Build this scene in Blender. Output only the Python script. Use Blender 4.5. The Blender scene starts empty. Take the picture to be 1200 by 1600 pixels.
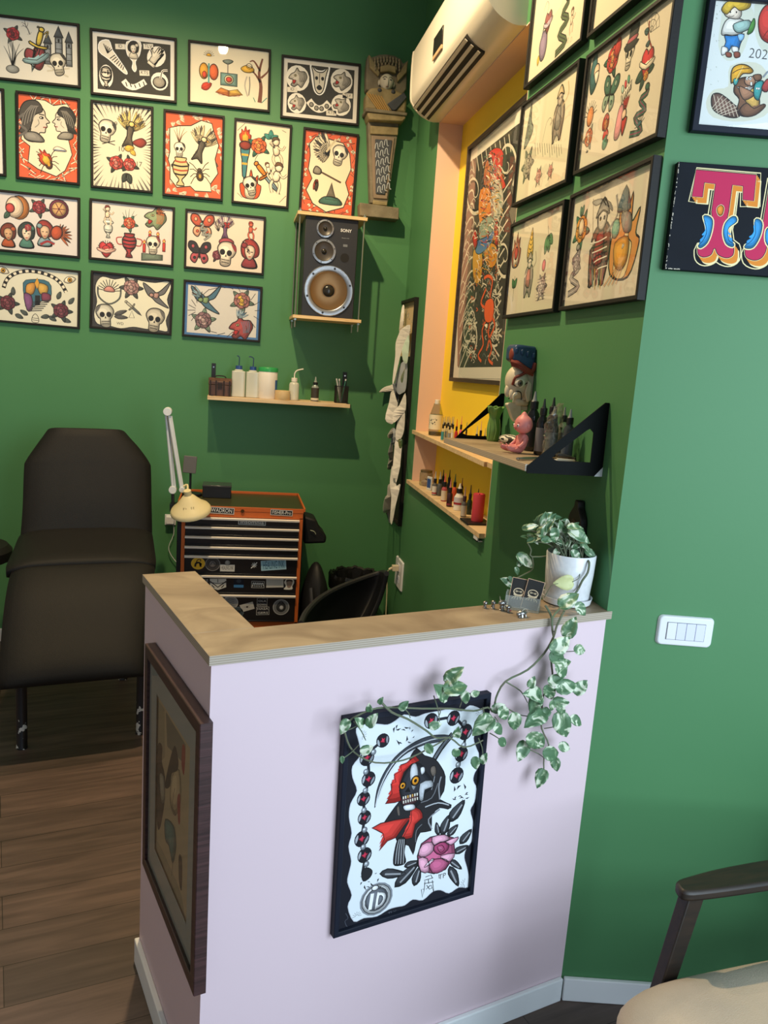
import bpy, math, random
from mathutils import Vector, Matrix, Euler
from mathutils.geometry import tessellate_polygon
PI = math.pi
random.seed(7)
sc = bpy.context.scene
col = sc.collection

# ------------------------------------------------------------ camera, world, lights, exposure
CAM = Vector((0, 0, 1.65))
FPX = 1264.23
AX = [Vector((0.981468, -0.178454, 0.069816)),      # image right
      Vector((-0.034824, 0.192167, 0.980744)),      # image up
      Vector((0.188434, 0.965000, -0.182392))]  # forward
cam_d = bpy.data.cameras.new('camera'); cam = bpy.data.objects.new('camera', cam_d); col.objects.link(cam)
cam_d.sensor_fit = 'VERTICAL'; cam_d.sensor_height = 36.0; cam_d.sensor_width = 27.0
cam_d.lens = FPX * 36.0 / 1600.0; cam_d.clip_start = 0.02; cam_d.clip_end = 60
R3 = Matrix((AX[0], AX[1], -AX[2])).transposed()
cam.matrix_world = Matrix.Translation(CAM) @ R3.to_4x4()
sc.camera = cam

w = bpy.data.worlds.new('world'); sc.world = w; w.use_nodes = True
w.node_tree.nodes['Background'].inputs[0].default_value = (0.62, 0.78, 1.0, 1)
w.node_tree.nodes['Background'].inputs[1].default_value = 0.42
sc.view_settings.view_transform = 'Standard'; sc.view_settings.look = 'None'
sc.view_settings.gamma = 1.0; sc.view_settings.use_curve_mapping = False
sc.view_settings.exposure = 0.0

def lamp(name, kind, loc, target, power, color, **k):
    d = bpy.data.lights.new(name, kind); o = bpy.data.objects.new(name, d); col.objects.link(o)
    d.energy = power; d.color = color; o.location = loc
    o.rotation_euler = (Vector(target) - Vector(loc)).to_track_quat('-Z', 'Y').to_euler()
    for a, b in k.items(): setattr(d, a, b)
    return o
# daylight through the shop window behind the camera, to the right
lamp('window_daylight', 'AREA', (1.95, -1.1, 1.8), (0.7, 2.2, 1.1), 135, (0.72, 0.88, 1.0), shape='RECTANGLE', size=2.0, size_y=2.4)
# warm ceiling spots above the work corner
WARM = (1.0, 0.75, 0.43)
lamp('ceiling_spot', 'SPOT', (-0.15, 2.8, 3.70), (-0.15, 2.9, 0), 250, WARM, spot_size=math.radians(152), spot_blend=.5, shadow_soft_size=0.03)
lamp('ceiling_spot', 'SPOT', (-0.62, 3.3, 3.70), (-0.62, 3.3, 0), 62, WARM, spot_size=math.radians(148), spot_blend=.5, shadow_soft_size=0.03)

# ------------------------------------------------------------ colour and materials
def lin(c):
    if isinstance(c, tuple): return c
    if isinstance(c, str):
        c = c.lstrip('#')
        if len(c) == 3: c = ''.join(x * 2 for x in c)
        c = [int(c[i:i + 2], 16) / 255 for i in (0, 2, 4)]
    return tuple(x / 12.92 if x <= .04045 else ((x + .055) / 1.055) ** 2.4 for x in c)
MATS = {}
def mat(name, c='#888', rough=.6, metal=0, bump=0, bscale=60, noise=0, nscale=5, c2=None, spec=.5, trans=0, coat=0, alpha=1, stretch=None, emit=0, ior=1.45, coords='Object'):
    if name in MATS: return MATS[name]
    m = bpy.data.materials.new(name); m.use_nodes = True; nt = m.node_tree; b = nt.nodes['Principled BSDF']
    L = lin(c); b.inputs['Base Color'].default_value = (*L, 1); b.inputs['Roughness'].default_value = rough
    b.inputs['Metallic'].default_value = metal; b.inputs['Specular IOR Level'].default_value = spec
    b.inputs['Transmission Weight'].default_value = trans; b.inputs['Coat Weight'].default_value = coat
    b.inputs['Alpha'].default_value = alpha; b.inputs['IOR'].default_value = ior
    if noise or bump:
        tc = nt.nodes.new('ShaderNodeTexCoord'); mp = nt.nodes.new('ShaderNodeMapping')
        nt.links.new(tc.outputs[coords], mp.inputs[0])
        if stretch: mp.inputs['Scale'].default_value = stretch
    if noise:
        n = nt.nodes.new('ShaderNodeTexNoise'); n.inputs['Scale'].default_value = nscale; n.inputs['Detail'].default_value = 6
        nt.links.new(mp.outputs[0], n.inputs['Vector'])
        r = nt.nodes.new('ShaderNodeValToRGB'); r.color_ramp.elements[0].position = .5 - .5 * noise * .7; r.color_ramp.elements[1].position = .5 + .5 * noise * .7
        r.color_ramp.elements[0].color = (*L, 1); r.color_ramp.elements[1].color = (*lin(c2 or c), 1)
        nt.links.new(n.outputs[0], r.inputs[0]); nt.links.new(r.outputs[0], b.inputs['Base Color'])
    if bump:
        n2 = nt.nodes.new('ShaderNodeTexNoise'); n2.inputs['Scale'].default_value = bscale; n2.inputs['Detail'].default_value = 4
        nt.links.new(mp.outputs[0], n2.inputs['Vector'])
        bp = nt.nodes.new('ShaderNodeBump'); bp.inputs['Strength'].default_value = bump; bp.inputs['Distance'].default_value = .003
        nt.links.new(n2.outputs[0], bp.inputs['Height']); nt.links.new(bp.outputs[0], b.inputs['Normal'])
    if emit: b.inputs['Emission Color'].default_value = (*L, 1); b.inputs['Emission Strength'].default_value = emit
    MATS[name] = m; return m
def glassy(name, tint='#ffffff', opacity=.04, rough=.02, spec=.5):
    if name in MATS: return MATS[name]
    m = bpy.data.materials.new(name); m.use_nodes = True; nt = m.node_tree; nt.nodes.clear()
    out = nt.nodes.new('ShaderNodeOutputMaterial'); tr = nt.nodes.new('ShaderNodeBsdfTransparent'); gl = nt.nodes.new('ShaderNodeBsdfGlossy')
    tr.inputs[0].default_value = (*lin(tint), 1); gl.inputs['Roughness'].default_value = rough
    fr = nt.nodes.new('ShaderNodeFresnel'); ge = nt.nodes.new('ShaderNodeNewGeometry'); mr = nt.nodes.new('ShaderNodeMapRange')
    mr.inputs['To Min'].default_value = 1.45; mr.inputs['To Max'].default_value = 1 / 1.45   # same reflectance from either side of a thin pane
    nt.links.new(ge.outputs['Backfacing'], mr.inputs['Value']); nt.links.new(mr.outputs[0], fr.inputs[0])
    df = nt.nodes.new('ShaderNodeBsdfDiffuse'); df.inputs[0].default_value = (*lin(tint), 1)
    m0 = nt.nodes.new('ShaderNodeMixShader'); m0.inputs[0].default_value = opacity
    nt.links.new(tr.outputs[0], m0.inputs[1]); nt.links.new(df.outputs[0], m0.inputs[2])
    mx = nt.nodes.new('ShaderNodeMixShader'); nt.links.new(fr.outputs[0], mx.inputs[0]); nt.links.new(m0.outputs[0], mx.inputs[1]); nt.links.new(gl.outputs[0], mx.inputs[2])
    nt.links.new(mx.outputs[0], out.inputs[0]); MATS[name] = m; return m
def painted(name, rough=.7, spec=.3, bump=0, coat=0):
    if name in MATS: return MATS[name]
    m = mat(name, '#fff', rough, spec=spec, bump=bump, coat=coat); nt = m.node_tree
    a = nt.nodes.new('ShaderNodeVertexColor'); a.layer_name = 'Col'
    nt.links.new(a.outputs[0], nt.nodes['Principled BSDF'].inputs['Base Color']); return m
def wood(name, c1, c2, rough=.55, scale=3, stretch=(1, 8, 8), bump=.15):
    if name in MATS: return MATS[name]
    m = bpy.data.materials.new(name); m.use_nodes = True; nt = m.node_tree; b = nt.nodes['Principled BSDF']
    tc = nt.nodes.new('ShaderNodeTexCoord'); mp = nt.nodes.new('ShaderNodeMapping'); mp.inputs['Scale'].default_value = stretch
    nt.links.new(tc.outputs['Object'], mp.inputs[0])
    n = nt.nodes.new('ShaderNodeTexNoise'); n.inputs['Scale'].default_value = scale; n.inputs['Detail'].default_value = 8; n.inputs['Distortion'].default_value = 1.2
    nt.links.new(mp.outputs[0], n.inputs['Vector'])
    r = nt.nodes.new('ShaderNodeValToRGB'); r.color_ramp.elements[0].position = .3; r.color_ramp.elements[1].position = .7
    r.color_ramp.elements[0].color = (*lin(c1), 1); r.color_ramp.elements[1].color = (*lin(c2), 1)
    nt.links.new(n.outputs[0], r.inputs[0]); nt.links.new(r.outputs[0], b.inputs['Base Color']); b.inputs['Roughness'].default_value = rough
    bp = nt.nodes.new('ShaderNodeBump'); bp.inputs['Strength'].default_value = bump; bp.inputs['Distance'].default_value = .002
    nt.links.new(n.outputs[0], bp.inputs['Height']); nt.links.new(bp.outputs[0], b.inputs['Normal']); MATS[name] = m; return m

# ------------------------------------------------------------ tags and empties
def shade(c, f):
    L = lin(c) if isinstance(c, str) else c; return tuple(min(1, x * f) for x in L)
def tag(o, label=None, cat=None, group=None, kind=None):
    if label: o['label'] = label
    if cat: o['category'] = cat
    if group: o['group'] = group
    if kind: o['kind'] = kind
    return o
def empty(name, M, label, cat, group=None):
    o = bpy.data.objects.new(name, None); col.objects.link(o); o.empty_display_size = .05
    o.matrix_world = M if isinstance(M, Matrix) else Matrix.Translation(Vector(M))
    return tag(o, label, cat, group)

# ------------------------------------------------------------ mesh builder
def smooth(pts, closed=True, n=4):
    if len(pts) < 3: return [tuple(p) for p in pts]
    out = []; N = len(pts); rng = N if closed else N - 1
    for i in range(rng):
        if closed: p0, p1, p2, p3 = (pts[(i + k) % N] for k in (-1, 0, 1, 2))
        else: p0, p1, p2, p3 = pts[max(i - 1, 0)], pts[i], pts[i + 1], pts[min(i + 2, N - 1)]
        for k in range(n):
            t = k / n
            out.append(tuple(.5 * (2 * b + (c - a) * t + (2 * a - 5 * b + 4 * c - d) * t * t + (3 * b - a - 3 * c + d) * t ** 3) for a, b, c, d in zip(p0, p1, p2, p3)))
    if not closed: out.append(tuple(pts[-1]))
    return out
class MB:
    def __init__(s): s.v = []; s.f = []; s.m = []; s.c = []
    def add(s, vs, fs, mi=0, c=None, T=None):
        o = len(s.v)
        s.v += [tuple(T @ Vector(p)) if T is not None else tuple(p) for p in vs]
        s.f += [tuple(i + o for i in f) for f in fs]; s.m += [mi] * len(fs); s.c += [c] * len(fs); return s
    def box(s, a, b, mi=0, c=None, T=None):
        x0, y0, z0 = a; x1, y1, z1 = b
        vs = [(x0, y0, z0), (x1, y0, z0), (x1, y1, z0), (x0, y1, z0), (x0, y0, z1), (x1, y0, z1), (x1, y1, z1), (x0, y1, z1)]
        return s.add(vs, [(0, 3, 2, 1), (4, 5, 6, 7), (0, 1, 5, 4), (1, 2, 6, 5), (2, 3, 7, 6), (3, 0, 4, 7)], mi, c, T)
    def prism(s, pts, z0, z1, mi=0, c=None, T=None, mi_side=None, taper=1.0):
        # pts CCW in xy, extruded along z; ngon caps
        n = len(pts); cx = sum(p[0] for p in pts) / n; cy = sum(p[1] for p in pts) / n
        ar = sum(pts[i][0] * pts[(i + 1) % n][1] - pts[(i + 1) % n][0] * pts[i][1] for i in range(n))
        if ar < 0: pts = list(pts)[::-1]
        vs = [(p[0], p[1], z0) for p in pts] + [(cx + (p[0] - cx) * taper, cy + (p[1] - cy) * taper, z1) for p in pts]
        s.add(vs, [tuple(range(n))[::-1], tuple(range(n, 2 * n))], mi, c, T)
        o = len(s.v) - 2 * n
        for i in range(n):
            j = (i + 1) % n; s.f.append((o + i, o + j, o + n + j, o + n + i)); s.m.append(mi if mi_side is None else mi_side); s.c.append(c)
        return s
    def lathe(s, prof, n=24, mi=0, c=None, T=None, cap=True):
        # prof: list (r,z) bottom->top
        vs = []; fs = []
        for r, z in prof:
            for k in range(n): a = 2 * PI * k / n; vs.append((r * math.cos(a), r * math.sin(a), z))
        for i in range(len(prof) - 1):
            for k in range(n): j = (k + 1) % n; fs.append((i * n + k, i * n + j, (i + 1) * n + j, (i + 1) * n + k))
        if cap:
            if prof[0][0] > 1e-5: fs.append(tuple(range(n))[::-1])
            if prof[-1][0] > 1e-5: b = (len(prof) - 1) * n; fs.append(tuple(range(b, b + n)))
        return s.add(vs, fs, mi, c, T)
    def cyl(s, p0, p1, r, n=12, mi=0, c=None, r2=None):
        p0 = Vector(p0); p1 = Vector(p1); d = p1 - p0
        T = Matrix.Translation(p0) @ d.to_track_quat('Z', 'Y').to_matrix().to_4x4()
        return s.lathe([(r, 0), (r if r2 is None else r2, d.length)], n, mi, c, T)
    def tube(s, pts, r, n=6, mi=0, c=None, sm=3):
        pts = [Vector(p) for p in (smooth(pts, False, sm) if sm > 1 and len(pts) > 2 else pts)]; N = len(pts)
        rr = r if callable(r) else (lambda t: r); vs = []; fs = []; up = None
        for i, p in enumerate(pts):
            d = (pts[min(i + 1, N - 1)] - pts[max(i - 1, 0)])
            d = d.normalized() if d.length > 1e-9 else Vector((0, 0, 1))
            if up is None: up = Vector((0, 0, 1)) if abs(d.z) < .9 else Vector((1, 0, 0))
            u = up - d * up.dot(d); u = u.normalized() if u.length > 1e-6 else d.orthogonal().normalized(); up = u; v = d.cross(u); q = rr(i / max(N - 1, 1))
            for k in range(n): a = 2 * PI * k / n; vs.append(p + u * q * math.cos(a) + v * q * math.sin(a))
        for i in range(N - 1):
            for k in range(n): j = (k + 1) % n; fs.append((i * n + k, i * n + j, (i + 1) * n + j, (i + 1) * n + k))
        fs.append(tuple(range(n))[::-1]); fs.append(tuple(range((N - 1) * n, N * n)))
        return s.add(vs, fs, mi, c)
    def ball(s, ctr, r, n=16, m=10, mi=0, c=None, T=None, fn=None):
        rx, ry, rz = r if isinstance(r, (tuple, list)) else (r, r, r); vs = [(0, 0, -1)]; fs = []
        for i in range(1, m):
            a = PI * i / m
            for k in range(n): b = 2 * PI * k / n; vs.append((math.sin(a) * math.cos(b), math.sin(a) * math.sin(b), -math.cos(a)))
        vs.append((0, 0, 1))
        for k in range(n): j = (k + 1) % n; fs.append((0, 1 + j, 1 + k)); fs.append((len(vs) - 1, 1 + (m - 2) * n + k, 1 + (m - 2) * n + j))
        for i in range(m - 2):
            for k in range(n): j = (k + 1) % n; fs.append((1 + i * n + k, 1 + i * n + j, 1 + (i + 1) * n + j, 1 + (i + 1) * n + k))
        if fn: vs = [fn(Vector(p)) for p in vs]
        M = Matrix.Translation(Vector(ctr)) @ (T if T is not None else Matrix.Identity(4)) @ Matrix.Diagonal((rx, ry, rz, 1))
        return s.add(vs, fs, mi, c, M)
    def grid(s, fn, nu, nv, mi=0, c=None, closeu=False):
        vs = [fn(i / (nu if closeu else nu - 1), j / (nv - 1)) for j in range(nv) for i in range(nu)]; fs = []
        for j in range(nv - 1):
            for i in range(nu if closeu else nu - 1):
                k = (i + 1) % nu; fs.append((j * nu + i, j * nu + k, (j + 1) * nu + k, (j + 1) * nu + i))
        return s.add(vs, fs, mi, c)
    def build(s, name, mats, parent=None, M=None, bev=0, ang=35, subd=0, solid=0, skip_smooth=False):
        me = bpy.data.meshes.new(name); me.from_pydata([tuple(p) for p in s.v], [], s.f); mats = mats if isinstance(mats, (list, tuple)) else [mats]
        for m in mats: me.materials.append(m)
        me.polygons.foreach_set('material_index', s.m)
        if any(c is not None for c in s.c):
            ca = me.color_attributes.new('Col', 'FLOAT_COLOR', 'CORNER'); dat = []
            for f, c in zip(s.f, s.c):
                L = (*(lin(c) if isinstance(c, str) else (c or (1, 1, 1))), 1)
                dat += list(L) * len(f)
            ca.data.foreach_set('color', dat)
        if not skip_smooth:
            me.polygons.foreach_set('use_smooth', [True] * len(s.f)); me.set_sharp_from_angle(angle=math.radians(ang))
        me.update()
        o = bpy.data.objects.new(name, me); col.objects.link(o)
        if parent is not None: o.parent = parent
        if M is not None:
            if parent is not None: o.matrix_local = M
            else: o.matrix_world = M
        if solid: md = o.modifiers.new('s', 'SOLIDIFY'); md.thickness = solid; md.offset = 0
        if bev: md = o.modifiers.new('b', 'BEVEL'); md.width = bev; md.segments = 2; md.limit_method = 'ANGLE'; md.angle_limit = math.radians(40)
        if subd: md = o.modifiers.new('u', 'SUBSURF'); md.levels = subd; md.render_levels = subd
        return o

# ------------------------------------------------------------ where a direction of view meets a wall or floor
def ray(x, y): return AX[0] * ((x - 600) / FPX) + AX[1] * (-(y - 800) / FPX) + AX[2]
def at_x(x, y, X): r = ray(x, y); return CAM + r * ((X - CAM.x) / r.x)
def at_y(x, y, Y): r = ray(x, y); return CAM + r * ((Y - CAM.y) / r.y)
def at_z(x, y, Z): r = ray(x, y); return CAM + r * ((Z - CAM.z) / r.z)
class Plane:
    def __init__(s, o, u): s.o = Vector(o); s.u = Vector(u).normalized(); s.z = Vector((0, 0, 1)); s.n = s.u.cross(s.z)
    def hit(s, x, y, off=0):
        r = ray(x, y); p = s.o + s.n * off; P = CAM + r * ((p - CAM).dot(s.n) / r.dot(s.n)); d = P - s.o
        return Vector((d.dot(s.u), d.z))
    def M(s, u=0, v=0, off=0, rot=0):
        R = Matrix((s.u, s.z, s.n)).transposed().to_4x4()
        return Matrix.Translation(s.o + s.u * u + s.z * v + s.n * off) @ R @ Matrix.Rotation(rot, 4, 'Z')
XN = .92; YB = 4.53; TH = .30992; CR = Vector((.92, 1.772, 0)); XY = 1.035
cT, sT = math.cos(TH), math.sin(TH)
FC = Vector((-.022, 1.470, 0))          # outer corner of the pink half wall
PB = Plane((0, YB, 0), (1, 0, 0)); PN = Plane((XN, 2.0, 0), (0, -1, 0)); PYL = Plane((XY, 2.0, 0), (0, -1, 0))
PP = Plane(FC, (cT, sT, 0)); PQ = Plane(FC, (sT, -cT, 0))
RA = math.radians(-11); PR = Plane(CR, (math.cos(RA), math.sin(RA), 0))

_tx = {}
def text_tris(t, off=0):
    k = (t, off)
    if k not in _tx:
        cu = bpy.data.curves.new('t', 'FONT'); cu.body = t; cu.size = 1; cu.offset = off; cu.resolution_u = 3; cu.align_x = 'CENTER'; cu.align_y = 'CENTER'
        ob = bpy.data.objects.new('t', cu); col.objects.link(ob); dg = bpy.context.evaluated_depsgraph_get(); dg.update()
        me = ob.evaluated_get(dg).to_mesh()
        _tx[k] = ([(v.co.x, v.co.y) for v in me.vertices], [tuple(p.vertices) for p in me.polygons])
        ob.evaluated_get(dg).to_mesh_clear(); bpy.data.objects.remove(ob); bpy.data.curves.remove(cu)
    return _tx[k]
# ------------------------------------------------------------ ink drawings on paper (flat coloured shapes)
K = '#1b1a1a'
class Art:
    STEP = .00006
    def __init__(s, plane, u0, v0, off=0, zc=None):
        # local metres, origin = (u0,v0) of the plane; pixels of the photo map onto it
        s.pl = plane; s.u0 = u0; s.v0 = v0; s.off = off; s.mb = MB(); s.st = [Matrix.Identity(3)]; s.zc = zc; s.lv = 0; s.sc = 1.0; s.lt = .13
    def loc(s, x, y):
        if s.zc: x, y = s.zc[0] + x / s.zc[2], s.zc[1] + y / s.zc[2]
        h = s.pl.hit(x, y, s.off); return (h.x - s.u0, h.y - s.v0)
    def ppm(s, x, y):  # metres per vertical pixel
        a = s.loc(x, y - 5); b = s.loc(x, y + 5); return abs(a[1] - b[1]) / 10
    def at(s, x, y, size, rot=0, fx=1, lvl=0):
        u, v = s.loc(x, y); k = s.ppm(x, y) * size / 2 * s.sc; return s.frame(u, v, k, rot, fx, lvl)
    def frame(s, u, v, k, rot=0, fx=1, lvl=0):
        s.st = [Matrix(((k * fx * math.cos(rot), -k * math.sin(rot), u), (k * fx * math.sin(rot), k * math.cos(rot), v), (0, 0, 1)))]; s.lv = lvl; return s
    def sub(s, x, y, k, rot=0, fx=1):
        c, n = math.cos(rot) * k, math.sin(rot) * k
        s.st.append(s.st[-1] @ Matrix(((c * fx, -n, x), (n * fx, c, y), (0, 0, 1)))); return s
    def pop(s): s.st.pop(); return s
    def tr(s, p): q = s.st[-1] @ Vector((p[0], p[1], 1)); return (q.x, q.y)
    def raw(s, pts, c, l):
        z = (s.lv + l) * s.STEP + .0004
        if len(pts) < 3: return
        if len(pts) > 4 or True:
            try: tr = tessellate_polygon([[Vector((p[0], p[1], 0)) for p in pts]])
            except Exception: return
        fs = []
        for t in tr:
            a, b, d = (pts[i] for i in t); ar = (b[0] - a[0]) * (d[1] - a[1]) - (b[1] - a[1]) * (d[0] - a[0])
            fs.append(tuple(t) if ar > 0 else tuple(t)[::-1])
        s.mb.add([(p[0], p[1], z) for p in pts], fs, 0, lin(c))
    def strip(s, P, w, c, l, closed=False):
        z = (s.lv + l) * s.STEP + .0004; n = len(P); vs = []
        for i in range(n):
            a = P[i - 1] if (i or closed) else P[i]; b = P[(i + 1) % n] if (i < n - 1 or closed) else P[i]
            dx, dy = b[0] - a[0], b[1] - a[1]; L = math.hypot(dx, dy) or 1; ww = w(i / max(n - 1, 1)) if callable(w) else w
            vs += [(P[i][0] - dy / L * ww / 2, P[i][1] + dx / L * ww / 2, z), (P[i][0] + dy / L * ww / 2, P[i][1] - dx / L * ww / 2, z)]
        fs = [(2 * i + 1, 2 * ((i + 1) % n) + 1, 2 * ((i + 1) % n), 2 * i) for i in range(n if closed else n - 1)]
        s.mb.add(vs, fs, 0, lin(c))
    def k(s): m = s.st[-1]; return math.hypot(m[0][0], m[1][0])
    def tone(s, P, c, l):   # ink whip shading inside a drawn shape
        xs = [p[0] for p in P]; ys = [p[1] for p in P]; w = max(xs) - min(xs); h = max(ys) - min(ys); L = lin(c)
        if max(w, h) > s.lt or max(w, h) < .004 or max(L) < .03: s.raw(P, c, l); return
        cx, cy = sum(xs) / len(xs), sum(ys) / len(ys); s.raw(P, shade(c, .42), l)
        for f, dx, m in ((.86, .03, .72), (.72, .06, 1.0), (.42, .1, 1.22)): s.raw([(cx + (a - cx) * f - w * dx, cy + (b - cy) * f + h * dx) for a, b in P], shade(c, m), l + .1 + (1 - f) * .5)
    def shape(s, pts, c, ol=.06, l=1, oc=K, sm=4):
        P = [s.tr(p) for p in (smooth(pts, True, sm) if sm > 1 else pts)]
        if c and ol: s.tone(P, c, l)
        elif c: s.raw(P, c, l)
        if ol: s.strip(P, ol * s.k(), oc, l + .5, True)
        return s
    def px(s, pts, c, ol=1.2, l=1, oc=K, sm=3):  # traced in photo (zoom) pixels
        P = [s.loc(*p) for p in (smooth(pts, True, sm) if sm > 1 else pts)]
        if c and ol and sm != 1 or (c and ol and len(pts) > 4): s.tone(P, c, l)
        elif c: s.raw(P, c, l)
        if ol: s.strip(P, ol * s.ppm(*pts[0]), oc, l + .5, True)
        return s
    def pxl(s, pts, w, c=K, l=1, sm=3):
        P = [s.loc(*p) for p in (smooth(pts, False, sm) if sm > 1 else pts)]; k = s.ppm(*pts[0]); s.strip(P, (lambda t: w(t) * k) if callable(w) else w * k, c, l); return s
    def line(s, pts, w=.06, c=K, l=2, sm=4):
        P = [s.tr(p) for p in (smooth(pts, False, sm) if sm > 1 else pts)]; k = s.k(); s.strip(P, (lambda t: w(t) * k) if callable(w) else w * k, c, l); return s
    def ell(s, x, y, a, b, c, ol=.06, l=1, rot=0, n=16, oc=K):
        pts = [(x + a * math.cos(t) * math.cos(rot) - b * math.sin(t) * math.sin(rot), y + a * math.cos(t) * math.sin(rot) + b * math.sin(t) * math.cos(rot)) for t in (2 * PI * i / n for i in range(n))]
        return s.shape(pts, c, ol, l, oc, 1)
    def text(s, t, x, y, size, c=K, l=3, rot=0, off=0, sx=1):
        vs, fs = text_tris(t, off); z = (s.lv + l) * s.STEP + .0004; cr, sr = math.cos(rot), math.sin(rot); m = s.st[-1]
        P = [s.tr((x + size * (sx * a * cr - b * sr), y + size * (sx * a * sr + b * cr))) for a, b in vs]
        if m[0][0] * m[1][1] - m[0][1] * m[1][0] < 0: fs = [f[::-1] for f in fs]
        s.mb.add([(p[0], p[1], z) for p in P], fs, 0, lin(c)); return s
    def pxtext(s, t, x, y, size, c=K, l=3, rot=0, off=0, sx=1, lvl=0):
        s.at(x, y, 2, 0, 1, lvl); s.text(t, 0, 0, size, c, l, rot, off, sx); return s
    # --- motifs, each in a box of about -1..1
    def leaf(s, x, y, ang, L, wd=.35, c='#3c4a3c', l=1, vein=True, ol=.04):
        ca, sa = math.cos(ang), math.sin(ang); f = lambda a, b: (x + L * (a * ca - b * sa), y + L * (a * sa + b * ca))
        s.shape([f(0, 0), f(.3, wd), f(.7, wd * .8), f(1, 0), f(.7, -wd * .8), f(.3, -wd)], c, ol, l, sm=2)
        if vein: s.line([f(.05, 0), f(.9, 0)], .03, K, l + 1, 1)
        return s
    def rose(s, c='#b8252b', c2='#d96a66', lf='#3d5443', leaves=4):
        for i in range(leaves): s.leaf(0, -.05, PI * (.25 + 2 * i / leaves) + .3, 1.02, .2, lf, 0)
        for i in range(6):
            a = 2 * PI * i / 6 + .4; s.ell(.42 * math.cos(a), .4 * math.sin(a), .34, .24, c, .035, 2, a + PI / 2, 10)
        for i in range(5):
            a = 2 * PI * i / 5 + .9; s.ell(.25 * math.cos(a), .24 * math.sin(a), .25, .17, c2 if i % 2 else c, .03, 4, a + PI / 2, 10)
        s.ell(0, 0, .17, .19, c2, .03, 6); s.line([(.13 * t * math.cos(7 * t), .13 * t * math.sin(7 * t)) for t in [i / 8 for i in range(10)]], .03, K, 7.5, 1); return s
    def skull(s, c='#e9e2cf', c2='#3a3836', prof=0):
        s.shape([(-.55, -.05), (-.72, .4), (-.45, .85), (.1, .98), (.6, .8), (.75, .35), (.58, -.1), (.42, -.25), (.4, -.75), (.05, -.95), (-.35, -.85), (-.4, -.3)], c, .07, 1)
        s.shape([(.3, .9), (.72, .65), (.72, .3), (.5, .5)], c2, 0, 2)
        for x in (-.3, .24): s.ell(x, .12, .2, .22, K, .02, 3)
        s.shape([(-.08, -.2), (0, .02), (.07, -.2)], K, 0, 3, sm=1)
        s.line([(-.33, -.45), (.33, -.45)], .05, K, 3, 1); s.line([(-.3, -.65), (.3, -.65)], .05, K, 3, 1)
        for i in range(6): s.line([(-.28 + i * .11, -.36), (-.27 + i * .11, -.74)], .03, K, 3, 1)
        return s
    def wing(s, n=7, c='#cfc4a8', tip='#4a4744', spread=1.1, L=1.0, a0=.3):
        for i in range(n): s.leaf(0, 0, a0 + spread * i / n, L * (1 - .04 * i), .085, tip if i % 3 == 1 else c, 1 + .12 * (i % 5), False, .018)
        for i in range(n - 1): s.leaf(0, 0, a0 + spread * (i + .4) / n, L * .5, .12, c, 3, False, .018)
        return s
    def bird(s, c='#8a5a3a', c2='#d8c9a0', up=True):
        s.sub(-.1, 0, 1, .35); s.wing(7, c2, c, 1.0, 1.05, 1.3); s.pop(); s.sub(.1, 0, 1, -.35, -1); s.wing(7, c2, c, 1.0, 1.05, 1.3); s.pop()
        s.shape([(-.14, .1), (0, .32), (.16, .1), (.14, -.35), (.3, -.85), (0, -.7), (-.28, -.85), (-.12, -.35)], c, .05, 5)
        s.ell(.03, .34, .15, .13, c2, .05, 7); s.shape([(.14, .4), (.34, .3), (.14, .26)], '#e0a030', .03, 7, sm=1); return s
    def swallow(s, c='#55565c', c2='#a8604e'):
        s.shape([(-.9, .7), (-.2, .25), (0, .1), (.3, .25), (.95, .9), (.6, .1), (.2, -.15), (.5, -.5), (.9, -.9), (.1, -.6), (-.25, -.3), (-.6, -.05)], c, .06, 1)
        s.shape([(-.1, .05), (.2, .05), (.1, -.3), (-.2, -.2)], c2, .03, 2); s.ell(-.3, -.1, .16, .14, c2, .05, 3); return s
    def butterfly(s, c='#c85a4a', c2='#efe3c4'):
        for f in (1, -1):
            s.shape([(0, .1), (f * .3, .85), (f * .85, .95), (f * .95, .45), (f * .5, 0)], c, .07, 1); s.shape([(0, 0), (f * .6, -.05), (f * .75, -.55), (f * .35, -.85), (f * .08, -.3)], c2, .07, 1)
            s.ell(f * .55, .55, .14, .16, c2, .04, 3); s.ell(f * .4, -.4, .12, .12, c, .04, 3)
        s.ell(0, 0, .09, .5, K, 0, 4); return s
    def flame(s, c='#d9452a', c2='#efb04a'):
        s.shape([(-.5, -.9), (-.75, -.1), (-.5, .1), (-.5, .6), (-.15, .3), (0, 1), (.2, .35), (.5, .65), (.5, .1), (.75, -.1), (.5, -.9)], c, .06, 1); s.shape([(-.3, -.9), (-.4, -.2), (-.1, -.05), (0, .5), (.15, 0), (.4, -.2), (.3, -.9)], c2, .03, 2); return s
    def dagger(s, c='#a9b4b8', h='#c7a23e'):
        s.shape([(-.12, .2), (-.1, -.6), (0, -1), (.1, -.6), (.12, .2)], c, .05, 1, sm=1); s.line([(0, .2), (0, -.9)], .03, K, 2, 1)
        s.shape([(-.38, .28), (0, .2), (.38, .28), (.38, .16), (0, .1), (-.38, .16)], h, .05, 3, sm=2); s.shape([(-.08, .25), (-.12, .6), (-.08, .85), (.08, .85), (.12, .6), (.08, .25)], h, .05, 3); s.ell(0, .93, .12, .1, h, .05, 4); return s
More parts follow.
